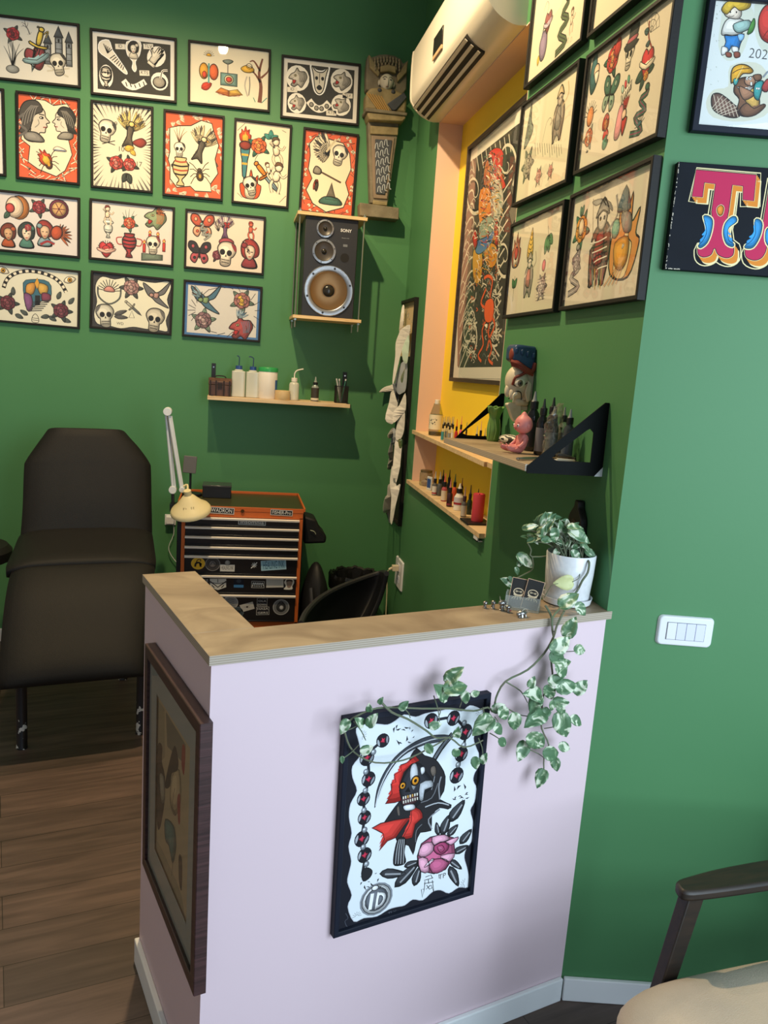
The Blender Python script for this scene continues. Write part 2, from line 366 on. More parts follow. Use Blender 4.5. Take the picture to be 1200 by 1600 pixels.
    def urn(s, c='#c9b184', b='#7e3b2c', bands=4):
        s.shape([(-.25, -1), (.25, -1), (.12, -.75), (.12, -.6), (.42, -.25), (.5, .25), (.32, .55), (.36, .7), (-.36, .7), (-.32, .55), (-.5, .25), (-.42, -.25), (-.12, -.6), (-.12, -.75)], c, .07, 1, sm=2)
        for i in range(bands): y = -.3 + i * .26; ww = .38 if i in (0, bands - 1) else .46; s.line([(-ww, y), (0, y - .06), (ww, y)], .1, b if i % 2 else K, 2)
        return s
    def castle(s, c='#7b8489', r='#4a5056'):
        for x, w, h in ((-.55, .3, .1), (0, .34, .45), (.5, .28, .25)):
            s.shape([(x - w / 2, -.9), (x - w / 2, h), (x + w / 2, h), (x + w / 2, -.9)], c, .05, 1, sm=1); s.shape([(x - w * .7, h), (x, h + .55), (x + w * .7, h)], r, .05, 2, sm=1)
            for j in range(3): s.line([(x - w / 2, h - .25 - j * .3), (x + w / 2, h - .25 - j * .3)], .03, K, 2, 1)
            s.ell(x, h - .15, .05, .09, K, 0, 3)
        return s
    def tree(s, c='#7a4a34', lv='#4e8a7c'):
        s.line([(.4, -1), (.45, -.3), (.35, .3), (.5, .95)], lambda t: .2 - .12 * t, c, 1)
        for p in ([(.42, -.1), (.1, .3), (-.3, .35)], [(.4, .4), (.1, .8), (-.1, .75)], [(.45, .1), (.75, .4), (.8, .6)], [(.1, .3), (0, .6)]): s.line(p, lambda t: .1 - .06 * t, c, 1)
        s.line([(.2, -1), (.1, -.8)], .04, lv, 1); s.line([(.5, -1), (.75, -.75)], .04, lv, 1); return s
    def lady(s, skin='#e8cdb0', hair='#5a2f28', dress='#b04038'):
        s.shape([(-.5, -.9), (-.35, -.35), (0, -.2), (.35, -.35), (.5, -.9)], dress, .05, 0); s.shape([(-.55, -.1), (-.6, .5), (-.2, .95), (.3, .95), (.6, .5), (.5, -.15), (.1, -.3)], hair, .06, 1)
        s.shape([(-.3, .45), (-.33, .05), (-.1, -.35), (.12, -.35), (.33, .05), (.3, .45), (0, .6)], skin, .05, 3)
        for x in (-.14, .14): s.line([(x - .07, .14), (x + .07, .14)], .06, K, 5, 1)
        s.line([(-.08, -.17), (.08, -.17)], .06, '#b52a2a', 5, 1); s.ell(.38, .55, .2, .18, dress, .04, 4); return s
    def profile(s, skin='#cfc7b6', hair='#4a4744', ac='#8a8680'):
        s.shape([(.15, .75), (.38, .5), (.42, .25), (.62, .02), (.46, -.06), (.5, -.2), (.42, -.3), (.38, -.5), (.12, -.55), (.1, -.95), (-.5, -.95), (-.3, -.4), (-.45, .2), (-.2, .7)], skin, .05, 1)
        s.shape([(.2, .8), (-.1, 1), (-.6, .85), (-.85, .3), (-.7, -.2), (-.85, -.6), (-.4, -.5), (-.25, -.1), (-.1, .3), (.25, .5)], hair, .05, 3)
        for i in range(5): s.line([(-.75 + i * .14, -.35 + i * .1), (-.6 + i * .14, .3 + i * .08), (-.25 + i * .08, .75)], .035, ac, 5)
        s.ell(.22, .2, .09, .05, '#f0ece0', .04, 5); s.ell(.25, .2, .035, .04, K, 0, 6); s.line([(.1, .36), (.35, .34)], .05, K, 6, 1); s.line([(.3, -.25), (.46, -.23)], .05, '#8a2f2a', 6, 1)
        s.line([(-.1, -.3), (.1, -.1), (.05, .1)], .04, ac, 5); s.shape([(-.5, -.95), (-.6, -.6), (0, -.55), (.35, -.95)], ac, .05, 4); return s
    def figure(s, skin='#e8d3b8', hair='#5a4632', wings=True):
        if wings: s.sub(-.1, .2, .6, .4); s.wing(5, '#d8ccb0', '#8a8478', 1, 1, 1.2); s.pop()
        s.line([(-.1, -.1), (-.25, -.5), (-.05, -.95)], .2, K, 1); s.line([(-.1, -.1), (-.25, -.5), (-.05, -.95)], .14, skin, 2)
        s.line([(.05, -.1), (.3, -.4), (.3, -.9)], .2, K, 1); s.line([(.05, -.1), (.3, -.4), (.3, -.9)], .14, skin, 2)
        s.shape([(-.2, .3), (.15, .35), (.18, -.15), (-.15, -.25)], skin, .05, 3); s.line([(.1, .25), (.4, .1), (.6, .35)], .14, K, 4); s.line([(.1, .25), (.4, .1), (.6, .35)], .09, skin, 5)
        s.ell(0, .6, .23, .24, skin, .05, 5); s.shape([(-.25, .6), (-.2, .88), (.1, .92), (.26, .7), (0, .74)], hair, .03, 7); return s
    def hand(s, c='#ddd5c4'):
        s.shape([(-.3, -.9), (-.35, -.2), (-.7, .1), (-.6, .25), (-.32, .1), (-.3, .75), (-.18, .8), (-.12, .3), (-.1, .95), (.04, .95), (.06, .3), (.12, .85), (.24, .82), (.2, .2), (.32, .6), (.42, .55), (.34, -.2), (.28, -.9)], c, .06, 1, sm=2)
        s.shape([(-.4, -.7), (.4, -.7), (.36, -1), (-.36, -1)], c, .06, 2, sm=1); return s
    def heart(s, c='#c03a34', ban='#efe3c8'):
        s.shape([(0, -.85), (-.6, -.2), (-.75, .35), (-.45, .75), (-.1, .6), (0, .4), (.1, .6), (.45, .75), (.75, .35), (.6, -.2)], c, .07, 1); s.shape([(-.9, .15), (0, -.15), (.9, .2), (.9, -.1), (0, -.42), (-.9, -.15)], ban, .05, 3, sm=2); return s
    def spider(s, c='#3a3430', c2='#c9a83e'):
        for f in (1, -1):
            for a in (.9, .35, -.25, -.8): s.line([(0, 0), (f * .5, a * .6 + .15), (f * .8, a)], .06, K, 1, 1)
        s.ell(0, -.2, .3, .4, c, .04, 3); s.ell(0, .25, .18, .18, c, .04, 3); s.ell(0, -.2, .1, .16, c2, 0, 5); return s
    def snake(s, c='#3f7a5c', c2='#e0b04a'):
        p = [(-.5, -.9), (.5, -.65), (-.4, -.25), (.4, .1), (-.3, .4), (.2, .7), (.05, .9)]
        s.line(p, .28, K, 1); s.line(p, .2, c, 2); s.line(p, .05, c2, 3); s.ell(.08, .92, .18, .13, c, .05, 4); return s
    def candle(s, c='#c23b32'):
        s.shape([(-.2, -.9), (-.2, .3), (0, .38), (.2, .3), (.2, -.9)], c, .06, 1, sm=1); s.sub(0, .65, .3); s.flame('#e06a3a', '#f4d06a'); s.pop(); return s
    def eye(s, c='#c9962e'):
        s.shape([(-.9, 0), (-.3, .5), (.4, .45), (.9, 0), (.3, -.4), (-.4, -.4)], '#efe6d0', .08, 1); s.ell(0, .02, .34, .36, c, .06, 2); s.ell(0, .02, .15, .16, K, 0, 4); return s
    def sun(s, c='#d8923a', n=9, up=True):
        for i in range(n): a = PI * (i + .5) / n; s.line([(.4 * math.cos(a), .4 * math.sin(a)), (.95 * math.cos(a), .95 * math.sin(a))], .06, K, 1, 1)
        s.shape([(-.4, 0), (-.3, .3), (0, .42), (.3, .3), (.4, 0)], c, .05, 2); return s
    def beast(s, c='#c26a34', c2='#3c3c3a'):   # snarling animal head in profile
        s.shape([(-.9, .1), (-.6, .45), (-.2, .6), (.1, .95), (.3, .6), (.8, .5), (.95, 0), (.6, -.5), (.2, -.9), (-.1, -.6), (-.5, -.75), (-.8, -.5), (-.4, -.3), (-.45, -.1)], c, .07, 1)
        s.shape([(-.55, -.12), (-.2, -.2), (-.5, -.5)], '#b02c28', .04, 2); s.ell(-.2, .28, .13, .09, '#efe0a0', .05, 3); s.ell(-.2, .28, .05, .06, K, 0, 5)
        for i in range(5): s.line([(.1 + i * .15, .5), (.2 + i * .13, .1), (.15 + i * .1, -.4)], .05, c2, 3)
        return s
    def mask(s, c='#ddd6c6'):  # long animal face seen from the front
        s.shape([(-.45, .3), (-.6, .95), (-.25, .6), (.25, .6), (.6, .95), (.45, .3), (.3, -.6), (0, -.9), (-.3, -.6)], c, .07, 1)
        for x in (-.22, .22): s.ell(x, .15, .11, .13, K, 0, 3)
        s.shape([(-.2, -.5), (0, -.3), (.2, -.5), (0, -.65)], K, .02, 3); s.line([(0, .5), (0, -.2)], .05, '#6a655c', 3, 1); return s
    def branchy(s, c='#5a3a2c'):
        for a in (.5, 1, 1.6, 2.1, 2.6): s.line([(0, -.9), (.35 * math.cos(a), -.1), (.8 * math.cos(a) + .1, .85 * math.sin(a))], lambda t: .1 - .07 * t, c, 1)
        return s
    def mushpot(s): s.urn('#b9a888', '#8a3028', 3); return s
    def warrior(s, r=random, cs=('#8c2f2a', '#3b6a55', '#c9922e', '#dfd6bd')):
        s.shape([(-.35, -.95), (-.5, -.1), (-.3, .35), (.3, .4), (.55, -.1), (.35, -.95), (0, -.7)], cs[0], .06, 1); s.shape([(-.3, -.4), (-.2, .2), (.15, .25), (.2, -.5)], cs[1], .05, 2)
        s.ell(0, .55, .24, .28, cs[3], .06, 3); s.shape([(-.35, .6), (0, 1), (.35, .6), (0, .72)], cs[2], .05, 5)
        for i in range(5): s.line([(-.4 + i * .2, -.95), (-.3 + i * .15, -.2)], .05, K, 3)
        for x in (-.1, .1): s.ell(x, .55, .05, .05, K, 0, 5)
        s.line([(.3, .2), (.75, .5), (.6, .95)], .07, cs[2], 4); s.line([(-.3, .1), (-.8, -.2)], .09, cs[3], 4); return s
# ------------------------------------------------------------ the room
GREEN = mat('green_paint', '#4f8558', .5, bump=.05, bscale=90, noise=.8, nscale=1.3, c2='#4b7f53', spec=.35)
YEL = mat('yellow_paint', '#f7d232', .6, bump=.04, bscale=90)
PINK = mat('pink_paint', '#e3ccd4', .55, bump=.06, bscale=70, noise=.9, nscale=1.1, c2='#dfc8d0')
PEACH = mat('peach_paint', '#e3c0ad', .6, bump=.04, bscale=80)
WHITE = mat('white_trim', '#f2f4f6', .4, spec=.5)
CEIL = mat('ceiling_paint', '#c9c9c4', .8)
def struct(name, mb, m, **k): return tag(mb.build(name, m, **k), kind='structure')
HC = 3.8
fm = bpy.data.materials.new('dark_wood_planks'); fm.use_nodes = True; nt = fm.node_tree; b = nt.nodes['Principled BSDF']
tc = nt.nodes.new('ShaderNodeTexCoord'); mp = nt.nodes.new('ShaderNodeMapping'); mp.inputs['Rotation'].default_value = (0, 0, -TH * .85)
nt.links.new(tc.outputs['Object'], mp.inputs[0])
br = nt.nodes.new('ShaderNodeTexBrick'); br.inputs['Scale'].default_value = 1; br.inputs['Brick Width'].default_value = 1.22; br.inputs['Row Height'].default_value = .15
br.inputs['Mortar Size'].default_value = .0012; br.inputs['Color1'].default_value = (*lin('#695750'), 1); br.inputs['Color2'].default_value = (*lin('#514540'), 1); br.inputs['Mortar'].default_value = (*lin('#2a211b'), 1); br.offset = .37
nt.links.new(mp.outputs[0], br.inputs['Vector'])
mp2 = nt.nodes.new('ShaderNodeMapping'); mp2.inputs['Scale'].default_value = (1.3, 13, 1); nt.links.new(mp.outputs[0], mp2.inputs[0])
nz = nt.nodes.new('ShaderNodeTexNoise'); nz.inputs['Scale'].default_value = 2.2; nz.inputs['Detail'].default_value = 9; nz.inputs['Distortion'].default_value = .8; nt.links.new(mp2.outputs[0], nz.inputs['Vector'])
rp = nt.nodes.new('ShaderNodeValToRGB'); rp.color_ramp.elements[0].position = .32; rp.color_ramp.elements[0].color = (.5, .47, .45, 1); rp.color_ramp.elements[1].position = .68; rp.color_ramp.elements[1].color = (1.15, 1.1, 1.05, 1)
nt.links.new(nz.outputs[0], rp.inputs[0]); mx = nt.nodes.new('ShaderNodeMixRGB'); mx.blend_type = 'MULTIPLY'; mx.inputs[0].default_value = .8
nt.links.new(br.outputs[0], mx.inputs[1]); nt.links.new(rp.outputs[0], mx.inputs[2]); nt.links.new(mx.outputs[0], b.inputs['Base Color']); b.inputs['Roughness'].default_value = .5
struct('floor', MB().box((-3, -3, -.1), (4, 4.7, 0)), fm)
struct('ceiling', MB().box((-3, -3, HC), (4, 4.7, HC + .1)), CEIL)
struct('wall_back', MB().box((-3, YB, 0), (1.3, YB + .12, HC)), GREEN)
struct('wall_left', MB().box((-3.1, -3, 0), (-3, YB, HC)), mat('pale_wall_paint', '#cfc6bf', .7))
NY0, NY1, NZ0, NZ1 = 2.755, 4.02, 1.047, 2.785
wr = MB(); n1 = [(XN, 1.772), (XN, NY0), (XY, NY0), (XY, 1.79)]; n1r = n1[::-1]
wr.prism(n1, 0, HC); wr.box((XN, NY1, 0), (XY, YB, HC)); wr.box((XN, NY0, 0), (XY, NY1, NZ0)); wr.box((XN, NY0, NZ1), (XY, NY1, HC))
struct('wall_right', wr, GREEN)
struct('wall_recess', MB().box((XY, NY0 - .1, .9), (XY + .08, NY1 + .1, 2.9)), YEL)
struct('trim_1', MB().box((XN - .0015, NY1 - .004, NZ0), (XY, NY1, NZ1)), PEACH)
struct('trim_2', MB().box((XN, NY0, NZ0), (XY, NY0 + .004, NZ1)), PEACH)
struct('trim_3', MB().box((XN, NY0, NZ1 - .004), (XY, NY1, NZ1)), PEACH)
E2 = CR + PR.u * 2.7
struct('wall_front', MB().prism([(CR.x, CR.y), (E2.x, E2.y), (E2.x, E2.y + .14), (1.0, 1.9), (CR.x + .002, 1.776)], 0, HC), GREEN)
# pink half wall, an L in plan
uP, nP = Vector((cT, sT, 0)), Vector((-sT, cT, 0))   # along the front, and away from the viewer
def Q(a, b, z=0): p = FC + uP * a + nP * b; return Vector((p.x, p.y, z))
TK = .115; LA = .575; LF = (CR - FC).dot(uP)
ib = Q(0, TK); tin = (XN - ib.x) / uP.x
L2 = [Q(0, 0), Q(LF, 0), Q(tin, TK), Q(TK, TK), Q(TK, LA), Q(0, LA)]
HW = 1.068
struct('wall_counter', MB().prism([(p.x, p.y) for p in L2], 0, HW), PINK)
# baseboards
def board(name, pl, u0, u1, h=.068, t=.013):
    m = MB(); m.box((u0, 0, 0), (u1, h, t)); struct(name, m, WHITE, M=pl.M(0, 0, 0), bev=.003)
board('baseboard_front', PP, -.013, LF - .004); board('baseboard_right', PR, .006, 2.6); board('baseboard_left', PQ, -LA, .0, .072, .014)
m = MB(); m.box((-3, YB - .013, 0), (XN, YB, .07)); struct('baseboard_back', m, WHITE)
m = MB(); m.box((XN - .013, 1.95, 0), (XN, YB - .013, .07)); struct('baseboard_side', m, WHITE)
# plywood ledge on the half wall
PLY = wood('birch_ply', '#83705a', '#ab977b', .5, 2.2, (2.2, 3.5, 1), .08)
pe = bpy.data.materials.new('ply_edge'); pe.use_nodes = True; nt = pe.node_tree; b = nt.nodes['Principled BSDF']
tc = nt.nodes.new('ShaderNodeTexCoord'); sx = nt.nodes.new('ShaderNodeSeparateXYZ'); nt.links.new(tc.outputs['Object'], sx.inputs[0])
ma = nt.nodes.new('ShaderNodeMath'); ma.operation = 'MULTIPLY'; ma.inputs[1].default_value = 2 * PI / .0046; sn = nt.nodes.new('ShaderNodeMath'); sn.operation = 'SINE'
nt.links.new(sx.outputs[2], ma.inputs[0]); nt.links.new(ma.outputs[0], sn.inputs[0]); rp = nt.nodes.new('ShaderNodeValToRGB')
rp.color_ramp.elements[0].position = .0; rp.color_ramp.elements[0].color = (*lin('#a0917f'), 1); rp.color_ramp.elements[1].position = .55; rp.color_ramp.elements[1].color = (*lin('#bdb0a0'), 1)
nt.links.new(sn.outputs[0], rp.inputs[0]); nt.links.new(rp.outputs[0], b.inputs['Base Color']); b.inputs['Roughness'].default_value = .6
PLE = pe
HT = 1.088; o_ = .006
lt = empty('counter_ledge', Vector((0, 0, HW)), 'pale plywood ledge capping the pink L-shaped half wall', 'ledge')
m = MB(); pts = [Q(-o_, -o_), Q(LF + .012, -o_), Q(LF + .012, .004), Q(tin - .003, TK + .01), Q(-o_, TK + .01)]
m.prism([(p.x, p.y) for p in pts], 0, HT - HW, mi_side=1); m.build('front_board', [PLY, PLE], lt, bev=.0008)
m = MB(); pts = [Q(-o_, TK + .0105), Q(TK + .012, TK + .0105), Q(TK + .012, LA + .008), Q(-o_, LA + .008)]
m.prism([(p.x, p.y) for p in pts], 0, HT - HW, mi_side=1); m.build('side_board', [PLY, PLE], lt, bev=.0008)
# ------------------------------------------------------------ framed pictures
FR = mat('black_frame', '#242220', .55, spec=.25, bump=.1, bscale=200, noise=.7, nscale=30, c2='#211f1e'); FRB = mat('blue_black_frame', '#1d212e', .55, spec=.2)
FRW = wood('walnut_frame', '#2e1d1c', '#4c3131', .4, 6, (1, 20, 1)); FRD = wood('dark_brown_frame', '#2c221d', '#43362e', .45, 6, (1, 12, 1))
PAPER = painted('printed_paper', .75, .2); GLASS = glassy('picture_glass', '#ffffff', .02, .015)
def picture(pl, quad, label, draw, paper='#e9dfca', depth=.018, bw=.011, fm=FR, glass=True, group=None, zc=None, name='framed_print', matw=0, matc='#e9e4da', cat='picture', inset=.006):
    h = [pl.hit(x, y, depth) for x, y in quad]; cu = sum(p.x for p in h) / 4; cv = sum(p.y for p in h) / 4
    W = ((h[1].x - h[0].x) + (h[2].x - h[3].x)) / 2; H = ((h[0].y - h[3].y) + (h[1].y - h[2].y)) / 2
    rot = ((h[1].y - h[0].y) + (h[2].y - h[3].y)) / 2 / W; rot = max(-.02, min(.02, rot))
    r = empty(name, pl.M(cu, cv, 0, rot), label, cat, group); w2, h2 = W / 2, H / 2
    fb = MB(); o = [(-w2, -h2), (w2, -h2), (w2, h2), (-w2, h2)]; iw, ih = w2 - bw, h2 - bw; c = .0015
    rings = [(w2, h2, .001), (w2, h2, depth - c), (w2 - c, h2 - c, depth), (iw + c, ih + c, depth), (iw, ih, depth - c), (iw, ih, .003)]
    vs = [(sx * a, sy * b, z) for a, b, z in rings for sx, sy in ((-1, -1), (1, -1), (1, 1), (-1, 1))]; fs = []
    for i in range(len(rings) - 1):
        for k in range(4): j = (k + 1) % 4; fs.append((i * 4 + k, i * 4 + j, i * 4 + 4 + j, i * 4 + 4 + k))
    fs.append((0, 3, 2, 1)); fb.add(vs, fs); fb.build('frame', fm, r, ang=20)
    zp = depth - inset - .0075; A = Art(pl, cu, cv, zp, zc); A.raw([(-iw, -ih), (iw, -ih), (iw, ih), (-iw, ih)], paper, 0); A.w, A.h = iw, ih; A.sc = 1.1 if group else 1.0
    draw(A)
    for i, v in enumerate(A.mb.v): A.mb.v[i] = (max(-iw, min(iw, v[0])), max(-ih, min(ih, v[1])), v[2])
    A.mb.build('print', PAPER, r, Matrix.Translation((0, 0, zp)), skip_smooth=True)
    if matw:
        mm = MB(); a, b_ = iw - matw, ih - matw; vs = [(sx * p, sy * q, z) for p, q, z in ((iw, ih, 0), (a, b_, 0), (a - .002, b_ - .002, -.0015)) for sx, sy in ((-1, -1), (1, -1), (1, 1), (-1, 1))]
        fs = [(i * 4 + k, i * 4 + (k + 1) % 4, i * 4 + 4 + (k + 1) % 4, i * 4 + 4 + k) for i in range(2) for k in range(4)]; mm.add(vs, fs)
        mm.build('mat_board', mat('mat_' + matc, matc, .8), r, Matrix.Translation((0, 0, depth - inset - .0012)), skip_smooth=True)
    if glass: g = MB(); g.add([(-iw, -ih, 0), (iw, -ih, 0), (iw, ih, 0), (-iw, ih, 0)], [(0, 1, 2, 3)]); g.build('glass', GLASS, r, Matrix.Translation((0, 0, depth - inset)), skip_smooth=True)
    return r
G1 = 'framed tattoo flash prints on the back wall'; G2 = 'framed tattoo flash prints on the side wall'
Z1 = (0, 0, 3.636); Z2 = (0, 280, 3.636); Z3 = (240, 0, 3.333); Z4 = (270, 280, 3.243); Z7 = (780, 0, 4.286); Z8 = (760, 230, 4.0)
def q(*a): return [(a[i], a[i + 1]) for i in range(0, 8, 2)]
CREAM = '#ece0c4'
def bg(A, c): A.raw([(-A.w, -A.h), (A.w, -A.h), (A.w, A.h), (-A.w, A.h)], c, .2)
def inner(A, c, m, l=.5): A.raw([(-A.w + m, -A.h + m), (A.w - m, -A.h + m), (A.w - m, A.h - m), (-A.w + m, A.h - m)], c, l)

def d_castle(A):
    A.at(75, 190, 110); A.rose('#a8303a', '#6f2a34', '#4a4f4d'); A.at(140, 160, 75, .4); A.tree('#6d6d70', '#555'); A.at(70, 310, 190); A.line([(-.1, .7), (.1, .1), (0, -.7)], .22, '#9a9a96', 1); A.at(70, 300, 150); A.branchy('#66686a')
    A.at(70, 390, 70); A.ell(0, 0, 1, .6, '#8b8e8c'); A.at(205, 330, 150, .3); A.heart('#8b3a40', '#8fb2b8'); A.at(210, 285, 240, -.25); A.dagger('#9cc0c4', '#d9bd4a'); A.at(245, 180, 70, 1); A.snake('#4a4a42', '#d9bd4a')
    A.at(335, 270, 215); A.castle('#80868b', '#43494f'); A.at(330, 370, 120, .15, 1, 12); A.skull('#d8d2c0'); A.at(330, 405, 150, 0, 1, 8); A.line([(-.8, -.1), (.8, .25)], .12, '#c8c2b0', 1); A.line([(-.8, .3), (.7, -.35)], .12, '#c8c2b0', 1)
def d_black1(A):
    bg(A, '#e9e4da'); inner(A, '#3a3833', .02)
    A.px([(568, 235), (620, 225), (640, 280), (660, 310), (720, 405), (705, 415), (620, 335), (565, 290)], '#e6e0d2', 4, 1, '#fff'); 
    for i in range(5): A.pxl([(590 + i * 12, 245 + i * 8), (612, 300)], 5, K, 3)
    for i in range(7): A.pxl([(625 + i * 12, 330 + i * 11), (655 + i * 8, 310 + i * 11)], 5, K, 3)
    A.px([(722, 238), (800, 240), (795, 310), (770, 350), (775, 390), (765, 408), (750, 385), (755, 350), (725, 310)], '#e6e0d2', 4, 1, '#fff'); A.at(760, 285, 95, 0, 1, 2); A.lady('#ddd5c4', '#2c2a28', '#cfc7b6')
    A.at(890, 325, 120, -.6); A.ell(0, 0, .8, .95, '#f4efe4', 0); A.hand('#ddd5c4'); A.at(602, 430, 120); A.ell(0, 0, .62, 1, '#f4efe4', 0); A.ell(0, .35, .48, .5, '#b9b2a4', .1); A.urn('#d8d0c0', K, 2)
    A.at(905, 460, 110); A.ell(0, -.1, .85, .85, '#f4efe4', 0); A.ell(0, -.2, .65, .55, '#9d978a'); A.line([(.1, .2), (.3, .9), (.8, 1)], .2, '#f4efe4', 3); A.line([(.1, .2), (.3, .9), (.8, 1)], .08, K, 4)
    A.pxl([(700, 455), (725, 485), (765, 495), (825, 465)], 34, '#f4efe4', 1); 
    for i in range(5): A.ell; A.pxl([(712 + i * 25, 465 + min(i, 4 - i) * 8), (720 + i * 25, 490 + min(i, 4 - i) * 5)], 6, K, 3)
    for x, y, t in ((685, 262, 'ID'), (845, 265, 'TLV'), (820, 415, 'KTS')): A.pxl([(x - 28, y), (x + 28, y + 3)], 30, '#e6e0d2', 1); A.pxtext(t, x, y, 24, K, 3)
def d_c(A):
    A.at(290, 290, 60); A.sun('#e0a72c', 9); A.at(288, 370, 110); A.ell(-.45, 0, .42, .7, '#e2a33a'); A.ell(.45, 0, .42, .7, '#df6a3a'); A.ell(-.4, -.3, .2, .3, '#d84d32', .04, 4); A.line([(0, .7), (0, -1)], .16, '#5fa3a0', 5); A.at(275, 445, 75, .5); A.leaf(-.8, 0, 0, 1.6, .3, '#c9432f', 2)
    A.at(388, 340, 90); A.shape([(-.6, .4), (0, .1), (.6, .45), (.1, .6)], '#7d8a80', .06, 2); A.line([(0, .1), (0, -.9)], .12, '#8a7f7a', 1); A.at(392, 415, 85, 0, 1, 6); A.shape([(-1, -.7), (-1, .7), (1, .7), (1, -.7)], '#7fa59c', .06, 1, sm=1); A.ell(0, 0, .55, .5, '#e8d8b0', .06, 3); A.ell(0, 0, .35, .3, '#c94a38', .05, 4)
    A.at(392, 480, 70); A.shape([(-2, -.2), (-1.2, .5), (0, .2), (0, -.6)], '#c5803a', .05, 1, sm=1); A.shape([(2, -.2), (1.2, .5), (0, .2), (0, -.6)], '#c9a64a', .05, 1, sm=1)
    for i in range(4): A.line([(-1.8 + i * .1, -.1 - i * .12), (0, -.1 - i * .14), (1.8 - i * .1, -.1 - i * .12)], .05, '#8f2f24', 3, 1)
    A.at(510, 415, 215); A.tree('#7a4a3a', '#4d8f80'); A.at(490, 370, 85, 0, 1, 8); A.shape([(-.8, .2), (0, .6), (.8, .2), (.4, -.2), (-.4, -.2)], '#e0b03a', .06); A.ell(.2, .5, .35, .3, '#e8dcc0'); A.at(490, 450, 100); A.line([(-.1, .9), (-.3, 0), (0, -1)], .14, '#b9b2a6', 3); A.line([(.15, .9), (.2, 0), (.1, -.9)], .12, '#8f8a82', 3)
def d_black2(A):
    bg(A, '#e9e4da'); inner(A, '#33312e', .02)
    for x, y, s, r, f in ((752, 405, 125, .2, 'b'), (865, 420, 140, 0, 'm'), (980, 425, 120, -.2, 'b'), (745, 535, 100, .2, 'b'), (860, 545, 70, 0, 's'), (975, 550, 105, -.5, 'b')):
        A.at(x, y, s, r)
        if f == 'm': A.shape([(-.65, .35), (-.72, 1.02), (-.25, .72), (.25, .72), (.72, 1.02), (.65, .35), (.4, -.7), (0, -1), (-.4, -.7)], '#fff', 0, 1); A.lv = 1; A.mask('#d8d2c4')
        elif f == 's': A.line([(-1.5, .4), (-.8, -.3), (0, -.6), (.8, -.3), (1.5, .4)], 1.0, '#f2eee4', 1); [A.ell(-1.1 + i * .75, (-.1, -.5, -.5, -.1)[i], .3, .3, '#8d887e', .1, 2) for i in range(4)]
        else: A.ell(0, 0, .95, .98, '#f4f0e6', 0); A.lv = 1; A.sub(0, 0, .82); A.beast('#c4beb2', '#3a3835'); A.pop()
    for x, y, t in ((722, 462, 'ID'), (1010, 500, 'TLV'), (923, 588, 'KTS')): A.pxl([(x - 26, y), (x + 26, y + 4)], 26, '#e6e0d2', 1); A.pxtext(t, x, y, 20, K, 3)
ORG = '#d8603a'
def orange(A, poly, zc, doodle):
    bg(A, ORG); r = random.Random(len(poly) * 7 + int(zc[0]))
    for i in range(46):
        a = 2 * PI * i / 46 + r.uniform(-.05, .05); rr = r.uniform(.8, 1.05); x, y = A.w * 1.25 * math.cos(a) * rr, A.h * 1.12 * math.sin(a) * rr
        x = max(-A.w, min(A.w, x)); y = max(-A.h, min(A.h, y)); A.frame(x, y, .021, r.uniform(0, 6), 1, 0)
        if doodle == 'n': A.line([(-1.2, 0), (1.2, 0)], .22, '#efe2c4', 1); A.line([(-1.2, .2), (1.2, .2)], .07, K, 1); A.line([(.8, -.5), (1.1, .5)], .1, K, 2)
        elif doodle == 'w': A.wing(4, '#efe2c4', '#d8c8a8', 1.1, 1.5)
        else: A.line([(-1, 0), (1, 0)], .14, K, 1); A.leaf(.4, 0, .4, .9, .25, '#efe2c4', 2); A.leaf(.4, 0, -.4, .9, .25, '#efe2c4', 2)
    A.st = [Matrix.Identity(3)]; A.lv = 8; A.px(poly, CREAM, 5, 1, K, 1); A.lv = 10
def d_e(A):
    orange(A, [(205, 563), (255, 570), (305, 600), (380, 590), (415, 640), (425, 725), (385, 775), (410, 880), (370, 970), (320, 1003), (215, 960), (160, 920), (170, 830), (120, 790), (135, 700), (120, 640)], Z1, 'n')
    A.at(210, 690, 215, 0, 1, 10); A.profile(); A.line([(-.6, .3), (-1, -.1), (-.5, -.5), (-.9, -.8)], .12, '#6a6663', 6); A.at(355, 700, 170, .05, -1, 10); A.profile('#d8d0c0', '#3b3936', '#8f8a80'); A.at(340, 850, 60, 0, 1, 10); A.shape([(-1, .2), (-.3, .5), (1, .1), (1, -.3), (-1, -.3)], '#d8d0c0')
    A.line([(-1, -.15), (1, -.15)], .15, '#334a7a', 3, 1); A.at(275, 920, 130, .2, 1, 10); A.spider('#5a3a30', '#d8a030'); A.at(250, 890, 90, .6, 1, 12); A.flame('#cc4a30', '#e0b040')
    for x, y, t in ((290, 628, '10'), (308, 795, '18'), (210, 935, 'TP')): A.pxtext(t, x, y, 36, '#3a3835', 6)
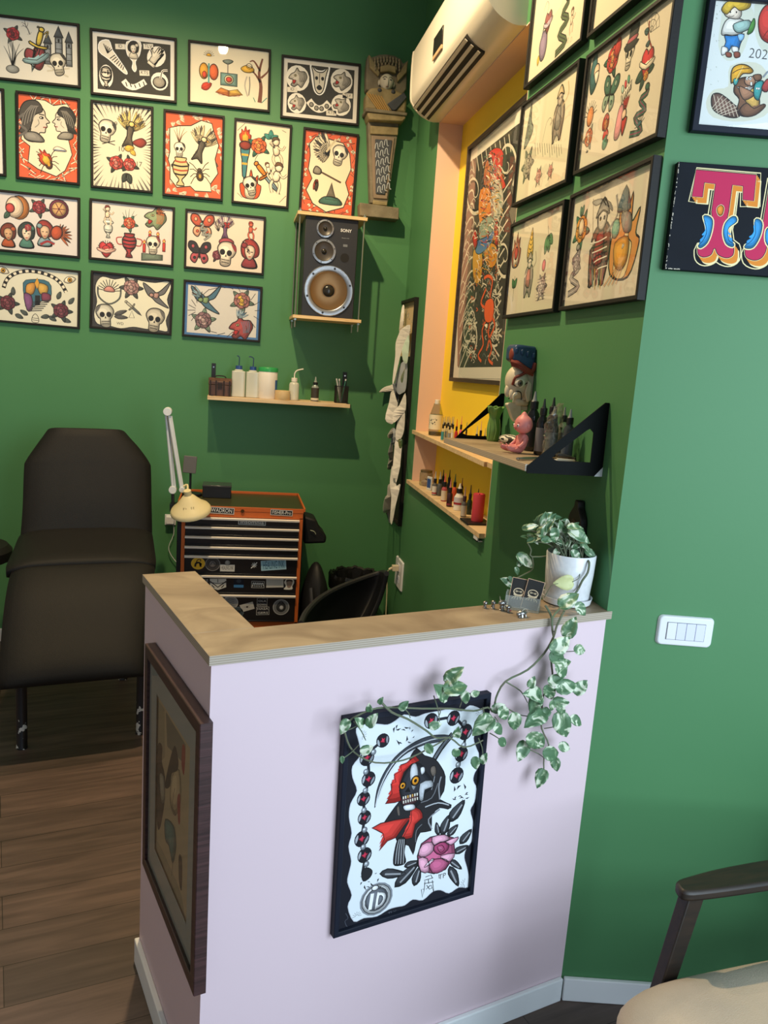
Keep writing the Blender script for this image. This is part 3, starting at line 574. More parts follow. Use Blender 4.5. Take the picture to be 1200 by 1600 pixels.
def d_f(A):
    r = random.Random(3)
    for i in range(64):
        a = 2 * PI * i / 64; c, s_ = math.cos(a), math.sin(a); k = min(A.w / max(abs(c), 1e-3), A.h / max(abs(s_), 1e-3)); f = r.uniform(.62, .85); wd = r.uniform(.01, .035)
        A.raw([(c * k * f, s_ * k * f), (math.cos(a - wd) * k, math.sin(a - wd) * k), (math.cos(a + wd) * k, math.sin(a + wd) * k)], r.choice(['#4a4842', '#6c6a62', '#8d897d', '#35332f']), 1)
    A.lv = 2; A.at(605, 745, 125, -.2, 1, 2); A.skull('#e6ddc8'); A.at(615, 805, 90); A.line([(-.8, .1), (.8, -.3)], .1, K, 1); A.line([(-.7, -.3), (.8, .2)], .1, K, 1)
    A.at(740, 745, 210, -.15, 1, 3); A.bird('#5f5648', '#d9c47a'); A.at(790, 815, 90, 0, 1, 4); A.shape([(-.8, 0), (.3, .6), (.9, .1), (.2, -.5)], '#8f3a32'); A.at(740, 850, 70, 0, 1, 8); A.leaf(-.9, 0, .2, 1.6, .3, '#d8b04a'); A.leaf(0, 0, -.8, 1.2, .3, '#d8b04a')
    A.at(660, 925, 115, 0, 1, 4); A.rose('#b8453e', '#d0857a', '#3a423c'); A.at(735, 935, 105, .7, 1, 10); A.rose('#b8453e', '#d0857a', '#3a423c', 3); A.at(720, 1010, 80, 0, 1, 2); A.leaf(0, .6, -1.2, 1.5, .3, '#3a423c'); A.leaf(0, .6, -2, 1.4, .3, '#3a423c')
    for x, y, t in ((650, 705, '19'), (688, 848, '10'), (788, 935, '17')): A.pxtext(t, x, y, 36, '#55524a', 6)
def d_g(A):
    orange(A, [(85, 665), (130, 655), (195, 655), (250, 628), (305, 645), (315, 690), (340, 760), (320, 830), (335, 905), (295, 960), (300, 1000), (215, 995), (190, 970), (120, 975), (85, 930), (85, 860), (75, 830), (85, 790)], Z3, 'w')
    A.at(135, 700, 95, 0, 1, 10); A.branchy('#6b3f2c'); A.at(135, 780, 75, 0, 1, 12); A.skull(); A.at(140, 880, 155, 0, 1, 14); A.urn('#d5bf8a', '#a84a34', 4); A.at(250, 760, 190, -.3, 1, 10); A.bird('#5a5348', '#dccaa0'); A.at(295, 840, 110, .5); A.leaf(-.8, .6, -.8, 1.8, .25, '#8f8668', 2)
    A.at(240, 905, 120, .1, 1, 12); A.spider('#4a3c30', '#c9a040')
    for x, y in ((95, 860), (110, 880), (168, 880), (182, 860)): A.at(x, y, 16, 0, 1, 10); A.ell(0, 0, .5, 1, K, 0)
    for x, y, t in ((232, 680, '10'), (208, 822, '18'), (105, 912, 'TP')): A.pxtext(t, x, y, 26, '#5a564c', 6)
def d_h(A):
    for pts in (((437, 680), (475, 643)), ((668, 678), (690, 690)), ((436, 1005), (462, 1030)), ((655, 1055), (690, 1020))): A.pxl(pts, 3, '#6a665c', 1)
    A.at(478, 700, 80); A.flame('#dd4a24', '#f0a63a'); A.at(475, 825, 170, 0, 1, 4); A.shape([(-.28, .7), (.28, .7), (.16, -.1), (.1, -1), (-.1, -1), (-.16, -.1)], '#3f7f8a', .06, 1, sm=2); A.ell(0, .72, .34, .24, '#8a3428', .06, 2); A.line([(-.2, .2), (.2, .2)], .12, '#d6a93c', 3, 1); A.line([(-.15, -.3), (.15, -.3)], .12, '#d6a93c', 3, 1)
    A.at(548, 760, 120, 0, 1, 4); A.rose('#dd6a34', '#e89a52', '#2f6f5a'); A.at(540, 835, 70); A.line([(.1, .8), (-.3, 0), (0, -.8)], .1, '#5a8a6a', 1); A.at(612, 705, 60); A.leaf(0, -.6, 1.6, 1.5, .3, '#3f8a80'); A.leaf(0, -.6, .5, 1.4, .3, '#3f8a80'); A.leaf(0, -.6, 2.6, 1.4, .3, '#3f8a80')
    A.at(640, 790, 150, .1, 1, 2); A.figure(); A.at(505, 960, 140, 0, 1, 2); A.flame('#d8562c', '#ece0c4'); A.at(505, 970, 95, .3, 1, 8); A.skull('#e6e0cc'); A.at(595, 930, 190, .75, 1, 4); A.dagger('#7f9aa8', '#d8822c'); A.at(640, 925, 160, -.2, 1, 12); A.figure('#ecdcc4', '#6a4a34', False); A.at(600, 890, 90, .3, 1, 14); A.figure('#ecdcc4', '#6a4a34', False)
def d_i(A):
    orange(A, [(845, 710), (905, 722), (985, 745), (1020, 800), (1028, 880), (1000, 950), (1018, 1010), (990, 1080), (900, 1105), (830, 1060), (795, 990), (825, 930), (805, 880), (815, 810), (810, 750)], Z3, 'a')
    A.at(915, 800, 250, 1.75, 1, 10); A.wing(15, '#d8cfb6', '#3a3733', 2.5, .95, .1); A.at(965, 810, 105, -.2, 1, 16); A.skull(); A.at(925, 760, 90, .9, 1, 20); A.line([(-.9, 0), (.9, .1)], .22, '#cfc4a4', 1)
    A.at(905, 915, 150, -.25, 1, 12); A.line([(-.8, .1), (1, -.1)], .12, '#5a4c40', 1); A.shape([(-.9, .3), (-.5, .2), (-.5, -.1), (-.95, -.15)], '#8a8478'); A.at(845, 960, 80, 0, 1, 12); A.leaf(0, .6, -1.5, 1.5, .2, '#4a4038'); A.leaf(.2, .6, -1.9, 1.4, .2, '#b0452e')
    A.at(925, 1010, 110, 0, 1, 12); A.shape([(-.5, -.5), (-.2, .3), (0, 1), (.2, .3), (.5, -.5)], '#6a6458', .05, sm=1); A.shape([(-1, -.9), (-.6, -.3), (.6, -.3), (1, -.9)], '#3f6a60')
    for x, y, t in ((893, 945, '18'), (990, 975, '10'), (828, 1003, 'TP')): A.pxtext(t, x, y, 28, '#4a463e', 6)
def d_j(A):
    A.at(90, 160, 130); A.ell(.25, 0, .8, .95, '#c07a3c'); A.ell(-.1, 0, .7, .85, '#e3cdb4', .05, 2); A.ell(-.45, -.1, .35, .38, '#c24a44', .06, 4); A.leaf(-.5, -.4, -2.2, .7, .3, '#3f5f50', 3); A.at(222, 160, 110); A.rose('#8f2c34', '#b0545a', '#4a5a52', 5); A.at(335, 170, 105); A.ell(0, 0, .95, .95, '#7a2f48'); A.ell(0, 0, .72, .72, '#c9a06a', .05, 3)
    for i in range(6): A.line([(0, 0), (.65 * math.cos(i * 1.05), .65 * math.sin(i * 1.05))], .08, '#6a2a3a', 5)
    A.at(48, 320, 130); A.lady('#c9a07a', '#7a3a2c', '#a8502c'); A.at(152, 320, 140); A.lady('#e6d0b8', '#35403c', '#4a7a6c'); A.at(160, 275, 55, 0, 1, 10); A.rose('#b04048', '#c87a70', '#3f5f50'); A.at(255, 310, 140, 0, -1); A.lady('#d8b494', '#9a3a30', '#7f9aa0'); A.at(335, 310, 165, -.3); A.wing(9, '#b0603a', '#4a3028', 2.6, .95, -.6); A.ell(-.15, 0, .35, .45, '#b5502e', .06, 6)
    A.at(270, 365, 80); A.line([(-.9, -.2), (0, .3), (.9, 0)], .35, '#9a2f30', 1); A.line([(-.9, 0), (0, .45), (.9, .15)], .08, '#5a84a0', 3)
def d_k(A):
    A.at(610, 205, 110); A.figure('#e3cdb0', '#7a3a2c'); A.at(615, 285, 90); A.urn('#cfd2c8', '#7f8a84', 2); A.ell(0, .8, .6, .25, '#dfe4dc'); A.at(605, 400, 100); A.sun('#b84040', 12); A.heart('#c43a3e', '#e8b9a8')
    A.at(730, 220, 110); A.branchy('#5a7a6a'); A.at(735, 250, 95, 0, 1, 6); A.rose('#cc5a3a', '#e09a70', '#4f7a64', 5); A.at(735, 365, 145, 0, 1, 12); A.urn('#a8383a', '#3a2a2a', 4); A.line([(-.5, .4), (-.9, .3), (-.8, -.1), (-.4, -.1)], .08, '#b04a44', 1); A.line([(.5, .4), (.9, .3), (.8, -.1), (.4, -.1)], .08, '#b04a44', 1)
    A.at(880, 225, 125); A.beast('#8a9a74', '#c26a34'); A.sub(.1, .45, .9, 0); A.wing(7, '#c8703a', '#a8502c', 1.6, .9, -.1); A.pop(); A.at(870, 375, 100, 0, 1, 12); A.skull('#ece2cc', '#8a4a4a'); A.at(865, 440, 70); A.shape([(-1.6, .4), (1.6, .4), (1.6, -.4), (-1.6, -.7)], '#6a7a68', sm=1)
    for x, y in ((820, 380), (852, 325), (897, 335), (932, 375)): A.at(x, y, 75, 0, 1, 4); A.candle()
def d_l(A):
    A.at(150, 240, 115); A.butterfly('#c0583e', '#e0a884'); A.at(160, 265, 80, .5, 1, 8); A.snake('#8fb0a8', '#b04a34'); A.at(265, 250, 120, 0); A.bird('#6a4a6a', '#c8b8b4'); A.at(232, 265, 120, .3); A.wing(7, '#e0d0c0', '#5a4a58', .8, 1, 1.2); A.at(272, 320, 80, 0, 1, 8); A.ell(0, 0, .9, .5, '#a84a54')
    A.at(270, 380, 120, -.1, 1, 12); A.skull('#e8dcc8', '#8a3038'); A.at(225, 385, 70, 0, 1, 8); A.rose('#7a3440', '#a8606a', '#4a3a3a', 2); A.at(135, 375, 110, 0, 1, 2); A.butterfly('#2e2c30', '#b05058'); A.at(395, 260, 90); A.figure('#c86048', '#9a3a2c', False); A.at(390, 380, 140, 0, -1); A.lady('#ead2bc', '#a83a34', '#8a3438'); A.wing(4, '#c4504a', '#e0c8b8', .5, 1, 1)
    A.at(275, 235, 30, 0, 1, 12); A.butterfly('#b03a3a', '#b03a3a')
def d_m(A):
    for x, y, f in ((15, 522, 1), (395, 570, -1)): A.at(x, y, 70, -.3 * f); A.eye()
    p = [(20, 620), (40, 570), (90, 535), (160, 522), (230, 530), (300, 555), (345, 590), (375, 640)]
    A.pxl(p, 22, K, 1); A.pxl(p, 14, '#e9e0c8', 2)
    pp = smooth(p, False, 4)
    for i in range(0, len(pp) - 1, 2): A.pxl([pp[i], pp[i + 1]], 15, K, 3, 1)
    A.px([(130, 590), (170, 570), (250, 572), (290, 605), (285, 690), (240, 690), (160, 745), (140, 680)], '#3a6a7c', 3, 1, K, 2); A.px([(150, 600), (200, 590), (190, 650), (150, 655)], '#c89040', 3, 3); A.px([(215, 590), (270, 605), (265, 650), (225, 650)], '#c8a04a', 3, 3); A.px([(135, 650), (180, 665), (185, 740), (155, 745)], '#7a4a78', 3, 4); A.px([(240, 645), (285, 655), (285, 690), (240, 690)], '#7c3a50', 3, 4)
    A.px([(195, 590), (210, 560), (222, 590), (210, 625)], '#d8a03c', 2, 6, sm=1); A.px([(200, 660), (228, 660), (228, 715), (200, 715)], K, 1, 7, sm=1)
    for i in range(6): A.pxl([(185 - i * 4, 700 + i * 10), (290 - i * 10, 685 + i * 12)], 5, '#3b3a38', 7)
    for x, y, s in ((45, 705, 120), (348, 745, 120)): A.at(x, y, s, .2, 1, 4); A.rose('#6a2f3a', '#8a4a54', '#3f4a44', 5)
    for x, y, a in ((140, 760, 2.6), (110, 780, -.4), (260, 780, -2.9), (300, 790, -.5), (75, 640, 1.6), (335, 660, 1.2), (405, 690, .9), (380, 800, -.3)): A.at(x, y, 70, a, 1, 2); A.leaf(-.6, 0, 0, 1.3, .25, '#4d554f')
    A.at(203, 790, 50); A.shape([(-.6, -.8), (-.6, .2), (0, .9), (.6, .2), (.6, -.8)], None, .12); A.line([(-.6, 0), (.6, 0)], .1); A.line([(-.6, -.4), (.6, -.4)], .1)
def d_n(A):
    bg(A, '#3b3a3a'); A.px([(545, 590), (580, 555), (650, 570), (720, 555), (800, 575), (880, 585), (950, 575), (970, 610), (950, 680), (965, 740), (945, 800), (955, 860), (900, 855), (830, 850), (760, 840), (690, 850), (620, 835), (555, 825), (535, 770), (550, 700), (540, 640)], '#e6e3cc', 4, .6, K)
    A.lv = 2; A.at(620, 640, 130, 0, 1, 2); A.sun('#c98a80', 11); A.line([(-.9, .3), (-.8, -.5), (0, -1), (.8, -.5), (.9, .3)], .14, '#5a5e58', 1); A.at(745, 615, 125, 0, 1, 2); A.rose('#a8807c', '#c4a49c', '#4f524d', 6); A.at(885, 650, 150, 0, 1, 2); A.swallow('#6a6a6c', '#b08a80')
    A.at(600, 780, 125, .1, -1, 2); A.skull('#d9d6c4', '#6a6864'); A.at(690, 775, 90, 0, 1, 4); A.leaf(-.8, 0, .4, 1.6, .15, '#5a5a58'); A.leaf(-.8, -.2, 0, 1.6, .15, '#5a5a58'); A.at(880, 800, 130, -.1, 1, 2); A.skull('#cfc8b4', '#6a6864'); A.at(760, 735, 110, .9, 1, 4); A.dagger('#6a6e70', '#b5b09c'); A.at(750, 770, 40, 0, 1, 6); A.shape([(-.7, -.8), (0, 1), (.7, -.8)], None, .15, sm=1); A.pxtext('WD', 685, 822, 20, K, 4)
def d_o(A):
    bg(A, '#4a78ad'); inner(A, '#d6d3cc', .012)
    A.at(165, 605, 150, 0, 1, 2); A.swallow('#4a7288', '#7f9a6a'); A.at(150, 600, 130, .2, 1, 6); A.wing(6, '#8fb0bc', '#5a4a44', .9, 1, 2); A.at(350, 615, 120, 0, 1, 2); A.rose('#a8706a', '#d8b24a', '#6a8070', 5); A.at(155, 715, 120, .4, 1, 2); A.rose('#8a6a6e', '#c4a8a4', '#7f9a84', 5); A.at(345, 755, 120, .2, 1, 2); A.beast('#a84a48', '#5a7a94'); A.at(330, 705, 110, -.4, 1, 6); A.wing(6, '#a8c0cc', '#5a7a94', 1.6, 1, .8)
    for i in range(26):
        a = 2 * PI * i / 26; x, y = 245 + 170 * math.cos(a), 665 + 115 * math.sin(a); A.pxl([(x, y), (x + 40 * math.cos(a * 2), y + 40 * math.sin(a * 2))], 3, '#3a3a3c', 1)
for i, (qd, lab, fn, z, pap) in enumerate([
    (q(-16, 20.7, 125, 36, 124.5, 136.5, -16, 123), 'black framed print of a rose, a dagger and a grey castle', d_castle, Z1, '#d9d6cc'),
    (q(140, 44, 276, 58, 276, 162, 142, 146), 'black framed print with white motifs on black, an open hand among them', d_black1, Z1, '#e9e4da'),
    (q(294, 61, 423.6, 77.4, 421.5, 175, 293.4, 162), 'black framed cream print of a sun plant, a television and a bare tree', d_c, Z3, '#ece2c8'),
    (q(440.4, 84.6, 564, 99.6, 560.4, 196.5, 438, 183.6), 'black framed print with white animal heads on black, beside the carved statue', d_black2, Z3, '#e9e4da'),
    (q(-92, 128, 7, 137.5, 7.7, 276, -92, 265), 'black framed white print sliver left of the orange-edged print of two profiles', lambda A: None, None, '#e2dfd6'),
    (q(24.8, 141.6, 125, 152.6, 123.8, 290, 24.8, 278), 'black framed orange-edged print of two profiles and a spider', d_e, Z1, CREAM),
    (q(141.6, 155.4, 239.8, 166.4, 238, 302, 141.6, 292.4), 'black framed print of a skull, an eagle and two roses with rays around', d_f, Z1, '#ddd6c0'),
    (q(255, 169.5, 350.4, 181, 348.6, 314.4, 254.4, 305.4), 'black framed orange-edged print of an urn with antlers and a spider', d_g, Z3, CREAM),
    (q(365.4, 183.6, 456.6, 195, 450.4, 326.3, 362.5, 316.4), 'black framed cream print of a torch, an orange rose and a long dagger', d_h, Z3, CREAM),
    (q(472.5, 198.6, 559.5, 208.5, 554, 342, 469, 330), 'black framed orange-edged print of a skull in a feather headdress', d_i, Z3, CREAM),
    (q(-14, 295, 125, 308.3, 124.3, 404.3, -14, 390.5), 'black framed print of a moon face, a red rose and a disc', d_j, Z2, '#d8d2cf'),
    (q(139.4, 309, 273, 324, 271, 417.5, 139.4, 405), 'black framed print of a skull ringed by red candles beside a red urn', d_k, Z2, '#ded6cc'),
    (q(288.5, 325.6, 415, 338.6, 412.5, 430.5, 288.5, 418.8), 'black framed print of a winged skull between a dark moth and a red-capped head', d_l, Z4, '#e2d6c4'),
    (q(-14, 409, 126, 422.4, 124, 515, -14, 501.5), 'black framed print of a chain arching over a stairway between two dark roses', d_m, Z2, '#dedbc6'),
    (q(141, 421.6, 271, 436.2, 268, 524, 141, 513), 'black framed print with wavy dark border, swallow and two skulls', d_n, Z2, '#e6e3cc'),
    (q(286, 436.6, 411, 448, 405.7, 535.3, 285.4, 525), 'black framed blue-edged print of a swallow and roses, its glass reflecting windows', d_o, Z4, '#d6d3cc')]):
    picture(PB, qd, lab, fn, pap, zc=z, group=G1)

# side wall, above the shelf
def d_p1(A):
    A.at(300, 300, 220, .3); A.shape([(-.5, -.6), (-.6, .3), (0, .7), (.5, .4), (.4, -.4), (0, -.8)], '#8f7f9a'); A.line([(-.3, .5), (.2, 1.1)], .2, '#6a6a7a', 2); A.at(330, 150, 150, 0, 1, 4); A.heart('#8a4a4c', '#c8b8c8'); A.at(265, 400, 80); A.leaf(0, .5, -1.6, 1.5, .35, '#c9b04a')
    A.at(435, 160, 320, -.1, 1, 4); A.snake('#5a6a4a', '#3a3a34'); A.at(490, 130, 160); A.figure('#dcc4aa', '#7a5a4a', False); A.at(320, 60, 120); A.line([(-.8, 0), (0, .6), (.6, 0), (.2, -.5)], .08, '#7a7a80', 1)
    for x, y in ((435, 285), (465, 262), (487, 255)): A.at(x, y, 30); A.ell(0, 0, .8, .9, None, .1)
def d_p3(A):
    A.at(205, 850, 260, 0); A.shape([(-.5, -.9), (-.35, 0), (-.05, 1), (.15, .2), (.5, -.2), (.2, -.6)], '#6f7a68'); A.line([(-.3, -.6), (0, .6)], .06, K, 3); A.at(330, 860, 200); A.line([(-.8, -.6), (-.4, .4), (.3, .5), (.7, -.5)], .05, '#8f8a7c', 1)
    A.at(400, 760, 330, 0); A.warrior(random, ('#a89a86', '#8a8478', '#c9b48c', '#b8a894')); A.at(190, 1120, 220); A.sub(0, 0, 1, PI); A.rose('#b0a894', '#c8bfa8', '#7a7c6c', 6); A.pop(); A.at(265, 1180, 130, 0, 1, 3); A.rose('#c88a7c', '#dcb4a4', '#a0a088', 6); A.at(345, 1140, 110, 0, 1, 3); A.rose('#cc8074', '#e0a898', '#a0a088', 6)
    for i in range(12): A.pxl([(240 + i * 16, 960), (246 + i * 16, 1050 - (i % 3) * 14)], 5, '#55544c', 1)
    for i in range(9): A.pxl([(165 + i * 9, 1000), (170 + i * 9, 1070)], 3, '#6a6a60', 1)
def d_p4(A):
    A.at(645, 490, 260, 0); A.shape([(-.6, -.2), (-.4, .7), (.1, 1.05), (.35, .9), (0, .8), (.15, .1), (.4, -.3), (.1, -.8), (-.3, -.9)], '#3c6a6e'); A.ell(.1, 0, .3, .3, '#e6c8a8', .05, 3); A.shape([(-.1, -.1), (.4, -.1), (.2, -.6)], '#e8e0cc', .04, 5); A.at(760, 400, 250, -.1); A.rose('#c0352f', '#d8935a', '#33604e', 3); A.at(790, 330, 130, 0, 1, 9); A.leaf(0, -.8, 1.4, 1.9, .35, '#b8352f', 1)
    A.at(870, 375, 165, -.1, 1, 2); A.skull('#eae0c8'); A.at(895, 235, 190, -.15, 1, 8); A.shape([(-1, -.6), (-.5, -.45), (-.45, .5), (.2, .85), (.75, .5), (.65, -.3), (1, -.4), (.4, -.75), (-.5, -.9)], '#3a3a38'); A.shape([(-.5, -.45), (.65, -.25), (.65, .0), (-.48, -.2)], '#b05a64', .04, 3)
    A.at(1030, 180, 230, -.2, 1, 2)
    for rr in (.3, .6, .9): A.line([(-.2 + rr * math.cos(a / 8 * 2.2 + .2), -.2 + rr * math.sin(a / 8 * 2.2 + .2)) for a in range(9)], .03, '#5a5650', 1)
    for a in range(5): A.line([(-.2, -.2), (-.2 + .95 * math.cos(a / 4 * 2.2 + .2), -.2 + .95 * math.sin(a / 4 * 2.2 + .2))], .03, '#5a5650', 1, 1)
    A.at(1010, 230, 190, .35, 1, 6); A.line([(0, 1), (-.15, 0), (.15, -1)], .14, '#8a4034', 1); A.leaf(-.1, .3, 2.4, .7, .3, '#3c5a5a'); A.leaf(0, -.5, 2.8, .6, .3, '#3c5a5a')
    A.at(985, 440, 250, -.15); A.leaf(-.1, -.2, 3.6, .9, .3, '#2f4a3e'); A.leaf(.2, -.2, .2, .7, .3, '#2f4a3e'); A.leaf(0, -.4, -1.9, .7, .3, '#2f4a3e'); A.lv += 3; A.sub(0, .2, .8); A.heart('#c8343a', '#f0e6cc'); A.pop(); A.at(985, 500, 90, 0, 1, 10); A.rose('#d88a3a', '#e0a850', '#2f4a3e', 0)
    A.at(740, 640, 220, -.2, 1, 2); A.butterfly('#3f6a58', '#8fa890'); A.at(850, 600, 130, .35, 1, 2); A.shape([(-1, -.8), (1, -.5), (1.2, .2), (-1, 0)], '#e8dfc8', .06, sm=1)
    for i in range(6): A.line([(-.7 + i * .32, -.65), (-.7 + i * .32, -.1)], .12, K, 3, 1)
    for i, c in enumerate(('#b0d0c0', '#c8404a', '#5a9a80')): A.ell(-.6 + i * .6, .45 + i * .1, .22, .4, c, .06, 3)
    A.at(610, 790, 190); A.sun('#d07a3a', 9); A.ell(0, 0, .5, .6, '#d88a4a', .05, 3); A.at(600, 930, 170); A.rose('#c8704a', '#e0c0a0', '#8a8a80', 3); A.at(715, 850, 150, .2); A.lady('#b5703c', '#a8332e', '#c0392f'); A.at(710, 950, 110, .2, 1, 6); A.leaf(-.6, -.6, .8, 1.6, .3, '#3f8a70'); A.leaf(-.6, -.6, .3, 1.5, .3, '#3f8a70')
    A.at(830, 780, 260, -.25, 1, 2); A.wing(5, '#b8342f', '#a83038', .8, 1, 1.3); A.shape([(-.5, -.9), (-.6, .3), (-.2, .5), (.1, -.2), (0, -.9)], '#d88a90', .05, 6); A.ell(.1, .1, .22, .24, '#e8c8a8', .05, 8); A.shape([(0, -.2), (.5, 0), (.4, -.8)], '#b8342f', .05, 8)
    A.at(950, 740, 300, -.3, 1, 2); A.snake('#35604e', '#8a3a5a'); A.at(945, 830, 130, .3, 1, 8); A.sun('#3f6a70', 7); A.at(590, 1030, 60); A.sun('#4a4a48', 5)
def d_p5(A):
    A.at(190, 640, 200); A.flame('#b06a4a', '#e8dcc0'); A.ell(0, -.2, .3, .35, '#b84a3a', .06, 4); A.at(183, 745, 70, 0, 1, 6); A.sun('#d8922c', 9); A.at(172, 880, 150); A.leaf(0, 0, .9, .9, .3, '#3f7a44'); A.leaf(0, 0, 2.2, .9, .3, '#3f7a44'); A.line([(0, .9), (0, -1)], .06, '#3a4a34', 1)
    A.at(280, 610, 180); A.shape([(-.4, -.9), (-.55, -.2), (-.25, .5), (.05, 1.05), (.3, .4), (.5, -.3), (.4, -.9)], '#d8b04a')
    for i in range(6): A.line([(-.5 + i * .07, -.7 + i * .28), (0, -.85 + i * .28), (.48 - i * .06, -.7 + i * .28)], .05, K, 3)
    A.at(265, 800, 260); A.warrior(random, ('#b8a8a0', '#c88078', '#a89a8c', '#ddd0c0')); A.at(385, 600, 150); A.leaf(0, .6, -1.3, 1.4, .3, '#5a8a5a'); A.leaf(0, .6, -1.9, 1.5, .3, '#5a8a5a'); A.leaf(.1, .6, -.7, 1.2, .3, '#5a8a5a'); A.line([(0, .6), (-.3, 1.3)], .08, '#6a5a44', 1)
    A.at(360, 740, 110, 0, 1, 4); A.ell(0, 0, .5, .6, '#c8606a'); A.at(345, 870, 170); A.rose('#c8b8b0', '#d8ccc0', '#8f8a84', 6)
    for i in range(8): A.line([(-.8, .5 - i * .2), (.8, .55 - i * .2)], .03, '#6a6664', 8)
def d_p6(A):
    A.at(595, 510, 240); A.rose('#d8923a', '#e8b860', '#3f7a64', 5); A.ell(0, .1, .3, .4, '#e8d4b0', .05, 8); A.at(600, 400, 90); A.leaf(0, -.6, 1.9, 1.4, .3, '#6a8a74'); A.leaf(0, -.6, 1.2, 1.5, .3, '#6a8a74'); A.at(555, 770, 280); A.snake('#8f8a86', '#b8b0a8'); A.at(565, 720, 150, 0, 1, 6); A.rose('#a89a98', '#c0b4b0', '#8a8484', 4)
    A.at(710, 600, 500); A.warrior(random, ('#6a4a3c', '#8f2f2c', '#8f8c84', '#d8d0c0'))
    for i in range(7): A.pxl([(650 + i * 6, 600 + i * 30), (700, 590 + i * 28), (755, 560 + i * 30)], 8, K if i % 2 else '#ece6d4', 7)
    A.px([(665, 340), (720, 320), (780, 345), (790, 400), (740, 345), (690, 365)], '#8a8a84', 3, 5); A.pxl([(672, 320), (665, 620)], 6, '#7a6a5a', 5)
    for i in range(7): A.pxl([(650 + i * 14, 760), (655 + i * 11, 860 + (i % 3) * 14)], 8, ['#a83430', '#3f7a54', '#c9a03a'][i % 3], 8)
    A.at(870, 560, 480, -.15); A.flame('#d8924a', '#e8d4a0'); A.px([(820, 400), (880, 235), (905, 380), (860, 400)], '#3f5a64', 4, 6); A.px([(845, 420), (905, 410), (905, 520), (860, 530)], '#8f8a84', 4, 8); A.at(810, 510, 110, 0, 1, 8); A.ell(0, 0, .9, 1, '#7fb09c'); A.px([(805, 600), (890, 560), (880, 700), (840, 770), (800, 740)], '#e0a23a', 4, 10); A.at(850, 640, 80, .4, 1, 18); A.wing(4, '#f0e6d0', '#e8dcc0', 1.2, 1)
    for i in range(4): A.pxl([(735 + i * 25, 870 - i * 4), (820 + i * 12, 740)], 6, '#c8803a', 8)
NP = [
    (q(841, -115, 937, -225, 910.7, 58, 818.5, 141), 'black framed print with a purple beetle and snakes, nearest the air conditioner', d_p1, Z7, '#e0d6bc'),
    (q(932, -90, 1076, -205, 1047, -38, 918, 50), 'black framed blank cream print above the print of the skull in a top hat', lambda A: None, None, '#ead9bd'),
    (q(813.4, 161, 903.7, 95.2, 885, 284.6, 800, 323), 'black framed pale print of faint grey figures and lotus flowers', d_p3, Z7, '#ddd5b8'),
    (q(914, 82.8, 1056, -17, 1027, 211, 896.7, 275.3), 'large black framed print of a skull in a top hat, red rose and heart', d_p4, Z7, '#dfd6bf'),
    (q(797.5, 351, 881.8, 310.5, 863.8, 487.5, 783.8, 497.5), 'smaller black framed print with a yellow horn shape beside the yellow recess', d_p5, Z8, '#d8d0b6'),
    (q(890, 305, 1021, 242, 995, 467.5, 872.5, 486), 'black framed print of a wizard, a reaper and an orange flower', d_p6, Z8, '#dad2bd')]
for qd, lab, fn, z, pap in NP: picture(PN, qd, lab, fn, pap, zc=z, group=G2, depth=.022, bw=.011, inset=.004)
